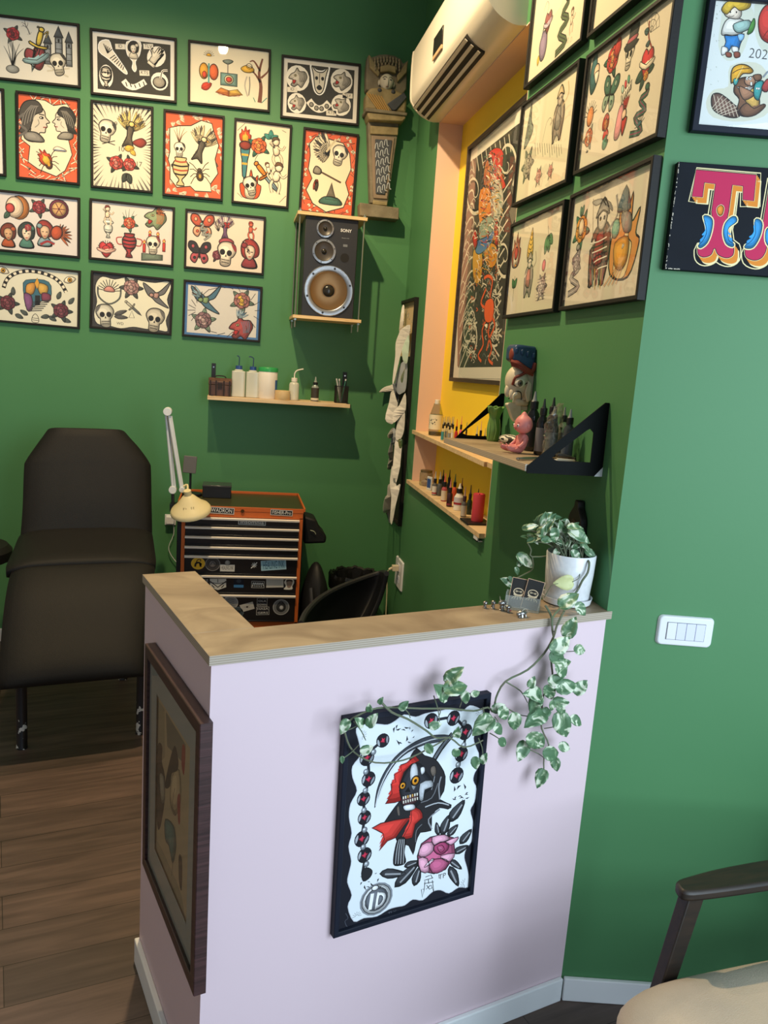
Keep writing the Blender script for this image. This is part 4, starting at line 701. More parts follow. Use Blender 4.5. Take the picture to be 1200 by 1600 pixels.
def d_poster(A):
    bg(A, '#ddd8c6'); 
    inner_px = [(140, 455), (345, 275), (345, 400), (262, 1460), (80, 1462)]
    A.px([(140, 465), (360, 300), (420, 260), (360, 1470), (78, 1460)], '#34362f', 3, .6, K, 1)
    A.px([(130, 500), (165, 480), (150, 900), (110, 1200), (75, 1450), (95, 700)], '#7d5a50', 0, 1, sm=3)
    r = random.Random(11)
    def swirl(x, y, R, dirn, c='#d8d2bc'):
        k = 14
        for q_ in range(2): A.pxl([(x + (R * (1 - t / k)) * .62 * math.cos(dirn * t * .62 + q_), y + (R * (1 - t / k)) * 1.5 * math.sin(dirn * t * .62 + q_)) for t in range(k)], lambda t: R * .2 * (1 - t) + 3, c if q_ else K, 2 + q_ * .5)
    for x, y, R, d in ((160, 610, 75, 1), (315, 480, 85, -1), (300, 930, 70, 1), (130, 1300, 70, -1), (250, 1290, 50, 1)): swirl(x, y, R, d)
    for i in range(13):
        y = 620 + i * 65; A.pxl([(95 - i * 1, y + 120), (125, y + 10), (150, y - 20), (158, y + 10)], 9, '#d8d2bc', 2); A.pxl([(345 - i * 6, y - 130), (300 - i * 5, y - 60), (275, y + 10)], 10, '#d8d2bc', 2)
    for i in range(9): A.pxl([(150 + i * 22, 450 - i * 14), (160 + i * 22, 520 - i * 12)], 8, '#d8d2bc', 3)
    A.lv = 4
    A.px([(230, 430), (270, 400), (300, 430), (290, 520), (310, 590), (270, 600), (245, 520)], '#c8342a', 4); A.px([(215, 470), (245, 450), (250, 540), (225, 600), (205, 560)], '#b5683a', 4); A.at(228, 520, 90, 0, 1, 8); A.ell(0, 0, .6, .8, '#c87a3a'); A.ell(-.2, .2, .12, .12, '#f0e6c8', .05, 3); A.ell(.2, .2, .12, .12, '#f0e6c8', .05, 3)
    A.lv = 8; A.px([(190, 600), (230, 590), (250, 690), (240, 780), (200, 800), (180, 720)], '#d8852e', 4); A.px([(245, 600), (280, 560), (300, 660), (270, 760), (240, 720)], '#b8b0a0', 4); A.px([(190, 760), (240, 730), (262, 790), (230, 850), (185, 840)], '#8fa392', 4, 2); A.px([(170, 850), (215, 830), (265, 790), (240, 860), (190, 910), (165, 900)], '#4a72a8', 4, 3)
    A.px([(160, 880), (195, 900), (190, 1030), (160, 1050), (150, 960)], '#c8942e', 4, 2); A.px([(225, 860), (265, 880), (262, 960), (230, 980), (205, 920)], '#c98a28', 4, 2); A.px([(150, 820), (165, 790), (175, 860), (160, 890)], '#b83228', 3, 3); A.px([(255, 780), (272, 760), (272, 860), (258, 870)], '#b83228', 3, 3)
    PAL = ['#efe6cc', '#1c1c1c', '#d8a030', '#b03028', '#5f7a5a', '#efe6cc', '#1c1c1c', '#c86a2c', '#8f9a94']
    for i in range(420):
        y = r.uniform(420, 1060); t = (y - 420) / 640; x = r.uniform(215 - 65 * t, 300 - 25 * t); a = r.uniform(0, 3.14); L_ = r.uniform(8, 30); A.pxl([(x, y), (x + L_ * .5 * math.cos(a) + 4, y + L_ * .8 * math.sin(a)), (x + L_ * .7 * math.cos(a), y + L_ * 1.5 * math.sin(a))], r.uniform(2, 6), r.choice(PAL), 5 + (i % 9) * .3, 2)
    for i in range(150):   # foam fingers of the waves at both sides
        y = r.uniform(500, 1440); sd = i % 2; x = r.uniform(85, 150) if sd else r.uniform(250, 320) - (y - 500) * .05; A.pxl([(x, y), (x + (14 if sd else -14), y - 26), (x + (22 if sd else -20), y - 10)], r.uniform(3, 6), '#d8d2bc' if i % 3 else '#6d7a74', 4, 2)
    for i in range(70):
        y = r.uniform(1080, 1440); x = r.uniform(120, 270); a = r.uniform(0, 6.3); A.pxl([(x, y), (x + 10 * math.cos(a), y + 18 * math.sin(a)), (x + 4 * math.cos(a + 1), y + 26 * math.sin(a))], r.uniform(3, 6), r.choice(['#d8d2bc', '#d8d2bc', '#d8602e', '#1c1c1c']), 4, 2)
    A.lv = 14
    for p in ([(205, 1030), (225, 1020), (245, 1040), (235, 1110), (232, 1160)], [(225, 1210), (195, 1280), (200, 1350), (175, 1400), (190, 1430)], [(235, 1220), (225, 1300), (240, 1370), (225, 1420), (245, 1445)], [(220, 1180), (190, 1150), (215, 1080)], [(240, 1210), (255, 1260), (230, 1320), (215, 1380)]): A.pxl(p, 22, K, 1); A.pxl(p, 15, '#e0602e', 2)
    A.px([(215, 1140), (245, 1130), (252, 1180), (240, 1240), (212, 1240), (205, 1190)], '#e0602e', 4, 3); A.ell; A.px([(205, 1255), (222, 1250), (218, 1275)], '#f0e6cc', 3, 5)
    for x, y in ((150, 1250), (140, 1330), (265, 1120), (270, 1300), (120, 1370), (165, 1130)):
        for i in range(6): a = r.uniform(0, 6.28); A.pxl([(x, y), (x + 22 * math.cos(a), y + 34 * math.sin(a))], 9, '#d6d2bc', 2)
    A.lv = 20; A.px([(75, 1455), (300, 1462), (300, 1520), (72, 1510)], '#ddd8c6', 0, 1, sm=1); A.pxtext('KTS 2023', 236, 1478, 22, '#8a8880', 3); A.px([(78, 1470), (92, 1470), (92, 1495), (78, 1495)], '#d8a8a0', 0, 2, sm=1)
picture(PYL, q(728.3, 233, 826, 139, 798, 606, 703, 594), 'tall dark framed poster of an orange octopus under a warrior, inside the yellow recess', d_poster, '#ddd8c6', depth=.025, bw=.018, fm=FRD, name='framed_poster', cat='poster', inset=.008, zc=(690, 100, 3.077), glass=True)

def d_reaper(A):
    bg(A, '#20212a'); W = '#e4ecf2'
    edge = [(190, 260), (250, 235), (320, 235), (380, 240), (430, 215), (480, 180), (550, 195), (610, 175), (700, 160), (760, 150), (830, 165), (880, 130), (940, 150), (958, 175), (925, 260), (900, 330), (920, 400), (945, 470), (905, 540), (895, 590), (915, 640), (900, 720), (875, 770), (890, 840), (885, 900), (880, 960), (845, 1010), (835, 1060), (850, 1120), (860, 1180), (855, 1240), (800, 1240), (740, 1275), (690, 1255), (640, 1265), (580, 1315), (520, 1310), (470, 1345), (420, 1355), (370, 1370), (300, 1410), (220, 1420), (160, 1440), (125, 1350), (150, 1280), (125, 1200), (135, 1140), (150, 1070), (135, 980), (155, 900), (140, 800), (150, 720), (190, 640), (165, 560), (165, 490), (215, 420), (205, 340)]
    A.px(edge, W, 5, .6, '#c9cdd6', 3); A.lv = 2
    # chain of red-centred beads
    beads = [(350, 335, 85), (252, 440, 95), (260, 570, 90), (228, 690, 85), (232, 805, 85), (215, 935, 95), (230, 1035, 90), (645, 220, 95), (780, 205, 90), (852, 290, 95), (825, 425, 90), (795, 555, 95)]
    for p in ([(350, 335), (265, 420), (262, 570), (230, 690), (232, 805), (215, 935), (232, 1035), (215, 1150)], [(645, 220), (780, 205), (852, 290), (825, 425), (795, 555)]): A.pxl(p, 18, '#2a2b31', 1)
    for i, (x, y, s) in enumerate(beads):
        A.at(x, y, s, .5 if i in (0, 7) else 0, 1, 4); A.ell(0, 0, .95, 1.02, '#232329', .04, 0, oc='#111'); A.shape([(-.75, -.45), (-.85, .1), (-.55, .6), (-.5, .1)], '#aab0b8', 0, 1); A.shape([(.35, -.8), (.8, -.2), (.75, .2), (.4, -.3)], '#8d939c', 0, 1); A.shape([(-.15, -.25), (-.45, .05), (-.1, .1), (.05, .5), (.2, .15), (.5, .15), (.25, -.1), (.1, -.45)], '#c83650', .03, 2, sm=1)
    for x, y in ((292, 405), (245, 525), (240, 640), (230, 760), (232, 880), (222, 985), (240, 1090), (845, 235), (840, 370), (805, 490)): A.at(x, y, 36, 0, 1, 9); A.ell(0, 0, .9, 1, '#8a9098'); A.ell(-.2, .25, .35, .35, '#dfe4ea', 0, 2)
    r = random.Random(5)
    for cx, cy, n, w_, h_ in ((480, 300, 12, 90, 70), (270, 1190, 12, 90, 60), (815, 660, 12, 60, 60)):
        for i in range(n):
            x, y = cx + r.uniform(-w_ / 2, w_ / 2) * 1.4, cy + r.uniform(-h_, h_) * .8; a = r.uniform(0, 6); s = r.uniform(9, 22)
            A.px([(x + s * math.cos(a), y + s * math.sin(a)), (x + s * .4 * math.cos(a + 2), y + s * .4 * math.sin(a + 2)), (x + s * .8 * math.cos(a + 3.4), y + s * .8 * math.sin(a + 3.4))], '#2a2b30', 0, 1, sm=1)
    A.px([(210, 1140), (240, 1110), (275, 1130), (262, 1170), (220, 1195)], '#2a2b30', 3, 2)
    # scythe
    A.lv = 8; A.pxl([(640, 490), (700, 390), (775, 300)], 34, K, 1); A.pxl([(640, 490), (700, 390), (775, 300)], 20, '#6d727a', 2); A.pxl([(650, 480), (770, 300)], 4, K, 3)
    A.px([(295, 745), (310, 640), (350, 540), (420, 440), (520, 360), (620, 315), (720, 305), (765, 320), (700, 345), (600, 365), (500, 410), (420, 480), (350, 590), (315, 680)], '#454952', 4, 2, K, 3); A.pxl([(300, 735), (330, 620), (400, 490), (500, 395), (640, 335), (740, 322)], 7, '#cdd2d9', 4); A.pxl([(320, 690), (360, 590), (440, 475), (540, 400), (640, 362)], 4, '#e8ecf0', 4)
    # hood and cape
    A.lv = 12; A.px([(520, 430), (555, 385), (600, 430), (660, 450), (700, 500), (725, 560), (715, 650), (690, 700), (760, 735), (740, 760), (690, 750), (640, 800), (635, 890), (570, 900), (540, 970), (525, 1035), (500, 980), (440, 960), (420, 920), (440, 850), (380, 835), (350, 840), (420, 740), (450, 690), (440, 560), (500, 480)], '#2b2a2d', 5, 1, K, 2)
    A.px([(545, 430), (570, 460), (520, 485), (475, 530), (450, 600), (465, 700), (420, 715), (360, 722), (400, 660), (395, 600), (425, 590), (415, 545), (460, 520), (455, 485), (500, 470)], '#d23a34', 4, 3, K, 1)
    A.px([(275, 870), (330, 840), (420, 820), (510, 808), (470, 860), (420, 930), (370, 950), (318, 1010), (350, 940), (345, 905), (300, 880)], '#d8413a', 4, 3, K, 1); A.px([(520, 750), (570, 760), (585, 810), (540, 850), (520, 930), (470, 940), (440, 975), (480, 900), (515, 830)], '#d8413a', 4, 3, K, 2)
    A.pxl([(640, 640), (660, 560), (655, 500)], 5, '#8f9299', 5); A.pxl([(690, 700), (685, 620), (700, 560)], 8, '#8f9299', 5); A.pxl([(600, 745), (680, 720), (745, 735)], 7, '#b5b9bf', 5); A.pxl([(560, 720), (640, 690), (680, 600)], 6, '#6f7278', 5); A.pxl([(640, 880), (620, 820), (690, 760)], 8, '#8f9299', 5); A.pxl([(540, 960), (545, 890), (580, 850)], 5, '#6f7278', 5)
    A.px([(640, 500), (665, 495), (670, 540), (650, 560), (635, 530)], '#6a6058', 3, 5); A.px([(430, 750), (440, 740), (445, 790), (436, 790)], '#6a6058', 0, 5)
    # face
    A.lv = 20; A.px([(470, 560), (520, 480), (575, 480), (600, 520), (645, 580), (640, 630), (600, 660), (570, 720), (530, 750), (480, 765), (465, 720), (445, 640)], '#33343a', 4, 1, K, 2); A.px([(520, 490), (550, 480), (560, 560), (530, 640), (510, 560)], '#c3c8ce', 2, 2); A.px([(570, 600), (640, 580), (650, 620), (600, 640), (590, 700), (565, 700)], '#b9bec5', 4, 2, K, 2); A.px([(575, 505), (598, 500), (600, 530), (580, 545)], '#d8dce0', 2, 2)
    for x, y, s in ((465, 612, 48), (543, 582, 62)): A.at(x, y, s, 0, 1, 24); A.ell(0, 0, .95, 1.02, '#15151a', .05, 0); A.ell(0, 0, .72, .82, '#e59a2c', .05, 2); A.ell(0, 0, .32, .36, K, 0, 4)
    A.lv = 24; A.px([(480, 650), (500, 620), (512, 650)], K, 2, 2, sm=1); A.px([(455, 690), (500, 672), (555, 665), (548, 712), (500, 730), (462, 730)], '#54383c', 3, 2)
    for i in range(7): x = 463 + i * 14; y = 690 - i * 3.5; A.px([(x, y - 12), (x + 10, y - 14), (x + 9, y + 4), (x + 1, y + 6)], '#e6e2d6' if i not in (2, 4) else '#d8a858', 2, 5, sm=1); A.px([(x + 1, y + 14), (x + 10, y + 12), (x + 10, y + 30), (x + 2, y + 32)], '#dedacd', 2, 5, sm=1)
    A.px([(468, 735), (530, 725), (535, 755), (480, 765)], '#dfe2e6', 3, 4)
    A.lv = 22; A.px([(405, 1090), (415, 1000), (440, 930), (480, 940), (470, 1020), (478, 1080), (440, 1100)], '#3a3b40', 4, 0)
    for i in range(4): A.pxl([(415 + i * 16, 1090), (425 + i * 14, 1000), (440 + i * 10, 940)], 3, '#c8ccd0', 2)
    # rose and leaves
    A.lv = 4; D = '#3b3d42'
    for a, b_ in (((320, 1150), (480, 1150)), ((410, 1235), (560, 1080)), ((528, 1228), (565, 1110)), ((470, 1110), (560, 1075)), ((680, 920), (668, 840)), ((700, 920), (748, 795)), ((745, 840), (843, 705)), ((735, 925), (800, 855)), ((810, 975), (882, 885)), ((770, 1030), (862, 985)), ((745, 1070), (820, 1130)), ((745, 1110), (798, 1235))):
        dx, dy = b_[0] - a[0], b_[1] - a[1]; L = math.hypot(dx, dy); nx, ny = -dy / L, dx / L; wd = min(L * .2, 30)
        A.px([a, (a[0] + dx * .3 + nx * wd, a[1] + dy * .3 + ny * wd), (a[0] + dx * .7 + nx * wd * .7, a[1] + dy * .7 + ny * wd * .7), b_, (a[0] + dx * .7 - nx * wd * .7, a[1] + dy * .7 - ny * wd * .7), (a[0] + dx * .3 - nx * wd, a[1] + dy * .3 - ny * wd)], D, 4, 1, K, 2); A.pxl([(a[0] + dx * .2 + nx * 4, a[1] + dy * .2 + ny * 4), (a[0] + dx * .8 + nx * 3, a[1] + dy * .8 + ny * 3)], wd * .35, '#9a9da3', 2)
    A.lv = 10; P1_, P2_ = '#c4648a', '#e6a9c2'
    A.px([(550, 1045), (575, 970), (630, 930), (700, 915), (770, 935), (780, 1030), (755, 1080), (720, 1130), (650, 1155), (590, 1140), (555, 1110)], P1_, 5, 1, K, 1)
    for pts, c in (([(555, 1040), (580, 975), (640, 960), (650, 1010), (600, 1050)], P2_), ([(640, 930), (720, 915), (745, 945), (690, 965), (650, 980)], P2_), ([(555, 1060), (610, 1060), (620, 1140), (570, 1140)], P2_), ([(620, 1080), (700, 1060), (740, 1090), (700, 1140), (640, 1150)], P1_), ([(690, 1045), (780, 1030), (750, 1080), (710, 1070)], P2_), ([(650, 990), (690, 960), (740, 970), (735, 1010), (690, 1040), (655, 1020)], '#b04a74'), ([(720, 960), (800, 930), (790, 955), (755, 980)], P2_), ([(670, 990), (700, 980), (715, 1005), (690, 1025)], '#d98cac'), ([(590, 1110), (640, 1060), (650, 1075), (605, 1110)], '#f2dbe6')): A.px(pts, c, 4, 3, K, 2)
    # script and badge
    A.lv = 6; A.pxtext('TP', 700, 1172, 42, '#26272c', 3, .05); A.pxl([(680, 1160), (682, 1185)], 4, '#26272c', 3, 1)
    for p in ([(598, 1175), (625, 1165)], [(630, 1160), (640, 1180)], [(590, 1195), (645, 1180)], [(615, 1190), (618, 1215)], [(590, 1215), (648, 1205)], [(595, 1200), (590, 1250), (578, 1300), (572, 1250), (592, 1248)], [(640, 1195), (648, 1270), (632, 1225), (600, 1250), (625, 1225)], [(605, 1225), (622, 1250), (640, 1240)]): A.pxl(p, 4, '#26272c', 3, 1)
    A.at(298, 1305, 190, -.1, 1, 6); A.ell(0, 0, 1.05, 1.02, '#8b9099', 0, 0); A.ell(0, 0, .92, .9, '#eef1f4', .04, 1); A.ell(0, 0, .72, .72, '#6d727b', .03, 3); A.line([(-.32, .4), (-.32, -.6)], .22, '#f5f7f9', 5, 1); A.ell(-.2, .72, .22, .16, '#e8ebee', .04, 6)
    A.shape([(-.02, .42), (.1, .42), (.5, .3), (.62, -.05), (.45, -.45), (.1, -.6), (-.02, -.6)], '#f5f7f9', .02, 5, sm=2); A.shape([(.16, .2), (.38, .1), (.42, -.1), (.32, -.3), (.16, -.38)], '#6d727b', .02, 7, sm=2)
    A.lv = 3; A.pxtext('TLV', 392, 1392, 30, '#5b5f6b', 3); A.pxl([(110, 1390), (125, 1420), (105, 1440), (120, 1480)], 3, '#50545f', 2)
    for x, y, a in ((225, 300, -.7), (835, 1215, 2.4), (178, 1410, .8), (940, 165, 3.8)):
        A.at(x, y, 60, a - .8, 1, 4)
        for i in range(7): t = PI * i / 6; A.line([(.5 * math.cos(t), .5 * math.sin(t)), (.95 * math.cos(t), .95 * math.sin(t))], .05, '#3a3b40', 1, 1)
        A.line([(-.45, 0), (0, .35), (.45, 0)], .06, '#3a3b40', 1)
picture(PP, q(538, 1122.5, 770, 1084, 739, 1398, 523, 1468), 'blue-black framed painting of a red-caped reaper skull on the pink counter front', d_reaper, '#20212a', depth=.02, bw=.012, fm=FRB, name='framed_painting', cat='painting', glass=False, zc=(510, 1070, 3.904), inset=.003)
def d_old(A):
    bg(A, '#a69573'); A.px([(118, 285), (150, 330), (150, 520), (118, 560)], '#8f8365', 0, 1, sm=1); A.px([(155, 340), (235, 480), (232, 560), (160, 480)], '#6f6a58', 0, 1, sm=1); A.lv = 2
    A.px([(125, 465), (140, 480), (138, 540), (150, 600), (148, 700), (130, 800), (118, 790), (114, 640), (116, 520)], '#3b332d', 2, 1, '#2a2320'); A.px([(165, 560), (190, 480), (205, 540), (200, 580), (178, 590), (170, 640), (150, 640)], '#33302c', 2, 1, '#2a2320'); A.px([(128, 590), (146, 600), (150, 690), (135, 700)], '#8f8a78', 2, 3); A.px([(150, 770), (185, 800), (195, 880), (180, 950), (165, 880), (150, 850)], '#4a6f68', 2, 1, '#2a2320')
    A.px([(180, 600), (210, 580), (215, 700), (190, 760), (170, 700)], '#b8a27c', 2, 0); A.px([(222, 480), (234, 500), (228, 600), (218, 560)], '#8a3a34', 0, 1); A.px([(200, 690), (212, 680), (210, 790), (203, 780)], '#8a3a34', 0, 2); A.px([(205, 920), (218, 940), (216, 1060), (205, 1020)], '#3a342e', 0, 2); A.px([(112, 850), (150, 920), (215, 1080), (215, 1180), (112, 930)], '#8f8467', 0, 1)
    A.pxl([(190, 650), (180, 720), (195, 760)], 4, '#4a3f34', 3); A.pxl([(190, 800), (185, 900), (175, 1000)], 4, '#4a3f34', 3)
picture(PQ, q(229, 1009, 314, 1135, 300.8, 1550, 219.4, 1346), 'worn brown wooden frame with grey mat and faded figure print on the counter side', d_old, '#a69573', depth=.026, bw=.028, fm=FRW, name='framed_print', cat='picture', matw=.062, matc='#8f928a', zc=(200, 980, 2.58), inset=.006)

# right wall: framed print and painted sign
def d_beaver(A):
    r = random.Random(9)
    A.px([(390, -20), (470, -10), (545, 60), (530, 160), (480, 300), (400, 330), (355, 250), (370, 100)], '#d9dccb', 0, .4); A.px([(420, 360), (560, 340), (630, 420), (640, 600), (500, 660), (330, 640), (290, 560), (330, 490), (410, 470)], '#d9d8c4', 0, .4)
    A.px([(560, -20), (640, -40), (660, 260), (590, 270), (550, 150)], '#d5d9c8', 0, .4)
    for i in range(26): x, y = r.uniform(285, 380), r.uniform(20, 460); A.px([(x, y), (x + r.uniform(3, 14), y + 4), (x + 4, y + r.uniform(4, 14))], '#b9bdb0', 0, .8, sm=1)
    A.lv = 2   # farmer child with a straw hat, holding a leafy turnip
    A.px([(388, 190), (430, 195), (495, 185), (475, 240), (462, 285), (440, 285), (432, 245), (412, 280), (380, 275), (395, 230)], '#2f7fc4', 4); A.px([(460, 190), (494, 188), (490, 215), (470, 225)], '#8fc0e6', 2, 2)
    A.px([(375, 255), (405, 262), (405, 285), (385, 300), (372, 298)], '#e8e6e0', 3, 2); A.px([(395, 285), (425, 290), (425, 312), (400, 310)], '#8a4a38', 3, 3); A.px([(440, 285), (470, 285), (472, 310), (445, 315)], '#8a4a38', 3, 3); A.px([(430, 255), (462, 258), (462, 285), (434, 285)], '#e8e6e0', 3, 2)
    A.px([(390, 120), (430, 95), (490, 110), (500, 150), (470, 190), (400, 195), (370, 185)], '#e6e2d8', 4, 1); A.px([(440, 130), (520, 110), (530, 150), (470, 180), (440, 165)], '#9fc0b8', 4, 3); A.px([(510, 185), (545, 100), (555, 130), (540, 175)], '#4d8a3f', 3, 4)
    A.px([(385, 60), (420, 40), (470, 45), (480, 80), (460, 105), (415, 100), (390, 85)], '#eddcc8', 4, 4); A.px([(370, 55), (395, 15), (440, -10), (500, -15), (530, 10), (520, 45), (470, 60), (440, 40), (400, 80)], '#e3bb3e', 4, 5); A.px([(400, -5), (410, -25), (480, -25), (470, 0)], '#4a3d28', 3, 6)
    for x in (415, 448): A.px([(x, 66), (x + 5, 62), (x + 8, 68), (x + 3, 74)], K, 0, 6)
    A.pxl([(410, 88), (425, 92), (440, 86)], 3, K, 6)
    A.px([(575, 90), (600, 40), (640, 20), (700, 60), (700, 200), (640, 235), (590, 210), (572, 150)], '#cf3f36', 5, 1); A.pxl([(610, -10), (640, 30), (625, 60)], 18, '#55607a', 3); A.pxl([(600, 200), (625, 165), (660, 150)], 5, '#7a1f1c', 3)
    A.px([(650, 350), (690, 330), (700, 420), (655, 420)], '#3f7a54', 4, 1)
    A.pxtext('2023', 590, 297, 78, '#3c3d42', 2, -.03, -.012)
    # beaver with a yellow hard hat
    A.lv = 4; A.px([(318, 540), (330, 512), (365, 510), (410, 540), (450, 575), (480, 590), (470, 635), (420, 640), (360, 620), (325, 590)], '#6f5246', 5, 1)
    for i in range(6): A.pxl([(330 + i * 22, 515 + i * 11), (355 + i * 22, 618 + i * 4)], 3, '#e3d2b8', 2, 1); A.pxl([(322 + i * 10, 590 + i * 8), (380 + i * 22, 520 + i * 14)], 3, '#e3d2b8', 2, 1)
    A.px([(455, 440), (500, 420), (545, 430), (555, 480), (580, 530), (575, 600), (530, 630), (480, 630), (460, 590), (470, 540), (440, 500)], '#7d5840', 5, 2); A.px([(505, 500), (555, 480), (578, 530), (572, 600), (520, 570), (500, 540)], '#d8ad5a', 4, 4)
    A.px([(470, 600), (510, 560), (550, 590), (600, 565), (612, 580), (560, 625), (500, 635)], '#7d5840', 4, 6); A.px([(470, 470), (500, 480), (540, 500), (550, 520), (500, 545), (475, 510)], '#a87a5c', 4, 6); A.px([(455, 470), (500, 485), (545, 470), (520, 500), (480, 492)], '#e0d8cc', 3, 5)
    A.px([(500, 430), (545, 415), (560, 440), (540, 468), (505, 460)], '#b98a6c', 4, 5); A.px([(545, 410), (585, 405), (590, 430), (560, 440)], '#7d5840', 4, 6); A.px([(528, 448), (540, 445), (540, 466), (530, 466)], '#f2efe6', 3, 8, sm=1)
    for x in (512, 530): A.at(x, 428, 20, 0, 1, 10); A.ell(0, 0, .8, 1, '#f4f2ea', .12); A.ell(0, 0, .3, .4, K, 0, 3)
    A.lv = 10; A.px([(425, 450), (425, 400), (440, 365), (480, 350), (520, 360), (545, 385), (530, 400), (490, 402), (465, 430), (432, 452)], '#e3a832', 5, 1); A.pxl([(450, 440), (470, 400), (490, 360)], 5, '#f3d27a', 3); A.pxl([(432, 400), (470, 378), (525, 372)], 4, K, 3)
    A.px([(440, 430), (465, 432), (455, 462), (440, 460)], '#4aa09a', 3, 2)
    A.px([(548, 490), (560, 450), (600, 440), (590, 500), (575, 545), (552, 530)], '#3f9a98', 4, 3); A.at(570, 482, 22, 0, 1, 14); A.ell(-.5, 0, .5, .6, '#f4f2ea', .1); A.ell(.6, 0, .5, .6, '#f4f2ea', .1); A.px([(590, 480), (620, 430), (650, 440), (620, 500)], '#a8403c', 4, 3); A.pxl([(600, 420), (625, 390), (640, 400)], 10, '#8a929c', 3)
picture(PR, q(1112, -15, 1262, -4, 1232, 216, 1080, 203), 'blue-black framed print of a beaver in a yellow hard hat above the painted sign', d_beaver, '#e2e6e2', depth=.022, bw=.014, fm=FRB, zc=(1020, 0, 3.478), inset=.006)

sg = empty('painted_sign', PR.M(0, 0, 0), 'black wooden sign with big pink and orange circus capitals', 'sign')
zc = (1020, 0, 3.478)
def zz(*a): return (zc[0] + a[0] / zc[2], a[1] / zc[2])
sw = .62; a = PR.hit(*zz(135, 877), .02); b_ = PR.hit(*zz(58, 1462), .02); u0 = (a.x + b_.x) / 2 + .002
m = MB(); m.box((u0, b_.y, 0), (u0 + sw, a.y, .02)); SB = m.build('panel', mat('sign_black', '#14171d', .65, spec=.15, noise=.8, nscale=12, c2='#191d25', bump=.1), sg, bev=.0015)
A = Art(PR, 0, 0, .02, zc); CR_, OR_, PK_, BL_ = '#f0e2ae', '#de8a36', '#c2335a', '#3f97d4'
def letter(dx, parts, blues, hole):
    for pts in parts: P = [(x + dx, y) for x, y in pts]; A.px([(x + 10, y + 18) for x, y in P], None, 66, 0, CR_, 1)
    for pts in parts: P = [(x + dx, y) for x, y in pts]; A.px([(x + 10, y + 18) for x, y in P], '#20242e', 54, 1, '#14171d', 1)
    for pts in parts:
        P = [(x + dx, y) for x, y in pts]
        [A.px([(x + 6 * k, y + 9 * k) for x, y in P], OR_, 9, 3 - k * .25, CR_ if k == 4 else OR_, 1) for k in (4, 3, 2, 1)]; A.px([(x + 26, y + 38) for x, y in P], None, 7, 1.8, CR_, 1)
    for pts in parts: P = [(x + dx, y) for x, y in pts]; A.px(P, PK_, 9, 6, CR_, 1); A.px(P, PK_, 4, 7, K, 1)
    for pts in blues: P = [(x + dx, y) for x, y in pts]; A.px(P, BL_, 16, 8, CR_, 3); A.px(P, BL_, 3, 9, K, 3)
    for pts in hole: P = [(x + dx, y) for x, y in pts]; A.px(P, OR_, 8, 9, CR_, 3); A.px(P, OR_, 3, 10, K, 3)
Tp = [(235, 922), (562, 950), (548, 1092), (488, 1086), (490, 1012), (432, 1005), (412, 1150), (395, 1230), (405, 1300), (440, 1330)] + smooth([(440, 1335), (436, 1385), (400, 1402), (355, 1385), (338, 1350)], False, 4) + smooth([(330, 1352), (315, 1385), (275, 1398), (245, 1380), (243, 1330)], False, 4) + [(300, 1310), (325, 1230), (318, 1150), (340, 1000), (280, 992), (270, 1072), (212, 1068)]
Tb = [[(275, 1175), (305, 1175), (325, 1200), (318, 1260), (295, 1320), (260, 1348), (246, 1335), (270, 1310), (290, 1270), (288, 1225)], [(425, 1180), (450, 1178), (455, 1205), (415, 1235), (405, 1270), (415, 1310), (440, 1325), (432, 1342), (398, 1325), (382, 1270), (392, 1215)]]
letter(0, [Tp], Tb, [[(350, 1130), (370, 1115), (385, 1130), (378, 1165), (362, 1172), (350, 1155)]])
Ap = [(640, 960), (700, 965), (740, 1200), (760, 1320), (790, 1350)] + smooth([(790, 1355), (785, 1400), (745, 1415), (705, 1400), (690, 1370)], False, 4) + [(680, 1260), (640, 1255)] + smooth([(612, 1370), (590, 1402), (550, 1415), (505, 1395), (500, 1345)], False, 4) + [(560, 1320), (600, 1200)]
letter(0, [Ap], [[(555, 1195), (582, 1195), (595, 1225), (580, 1290), (545, 1345), (505, 1350), (500, 1335), (535, 1310), (558, 1265)], [(615, 1250), (640, 1240), (650, 1300), (660, 1340), (635, 1345), (612, 1310)]], [])
letter(590, [Tp], Tb, [])
lim = u0 + sw - .004
for i, v in enumerate(A.mb.v): A.mb.v[i] = (min(lim, max(u0 + .002, v[0])), v[1], v[2])
A.mb.build('lettering', painted('sign_enamel', .65, .15), sg, Matrix.Translation((0, 0, .0198)), skip_smooth=True)
w_ = MB(); r = random.Random(2)
for i in range(60):
    t = r.random(); z = b_.y + t * (a.y - b_.y); e = u0 + .001 + r.uniform(0, .0012); h_ = r.uniform(.0008, .005); w_.box((e, z, .0199), (e + r.uniform(.0005, .0018), z + h_, .0204))
for i in range(10): x = u0 + r.uniform(0, .03); w_.box((x, b_.y + .001, .0199), (x + r.uniform(.002, .006), b_.y + r.uniform(.002, .0035), .0204))
w_.build('chipped_edge', mat('bare_wood', '#cfc6b4', .8), sg)
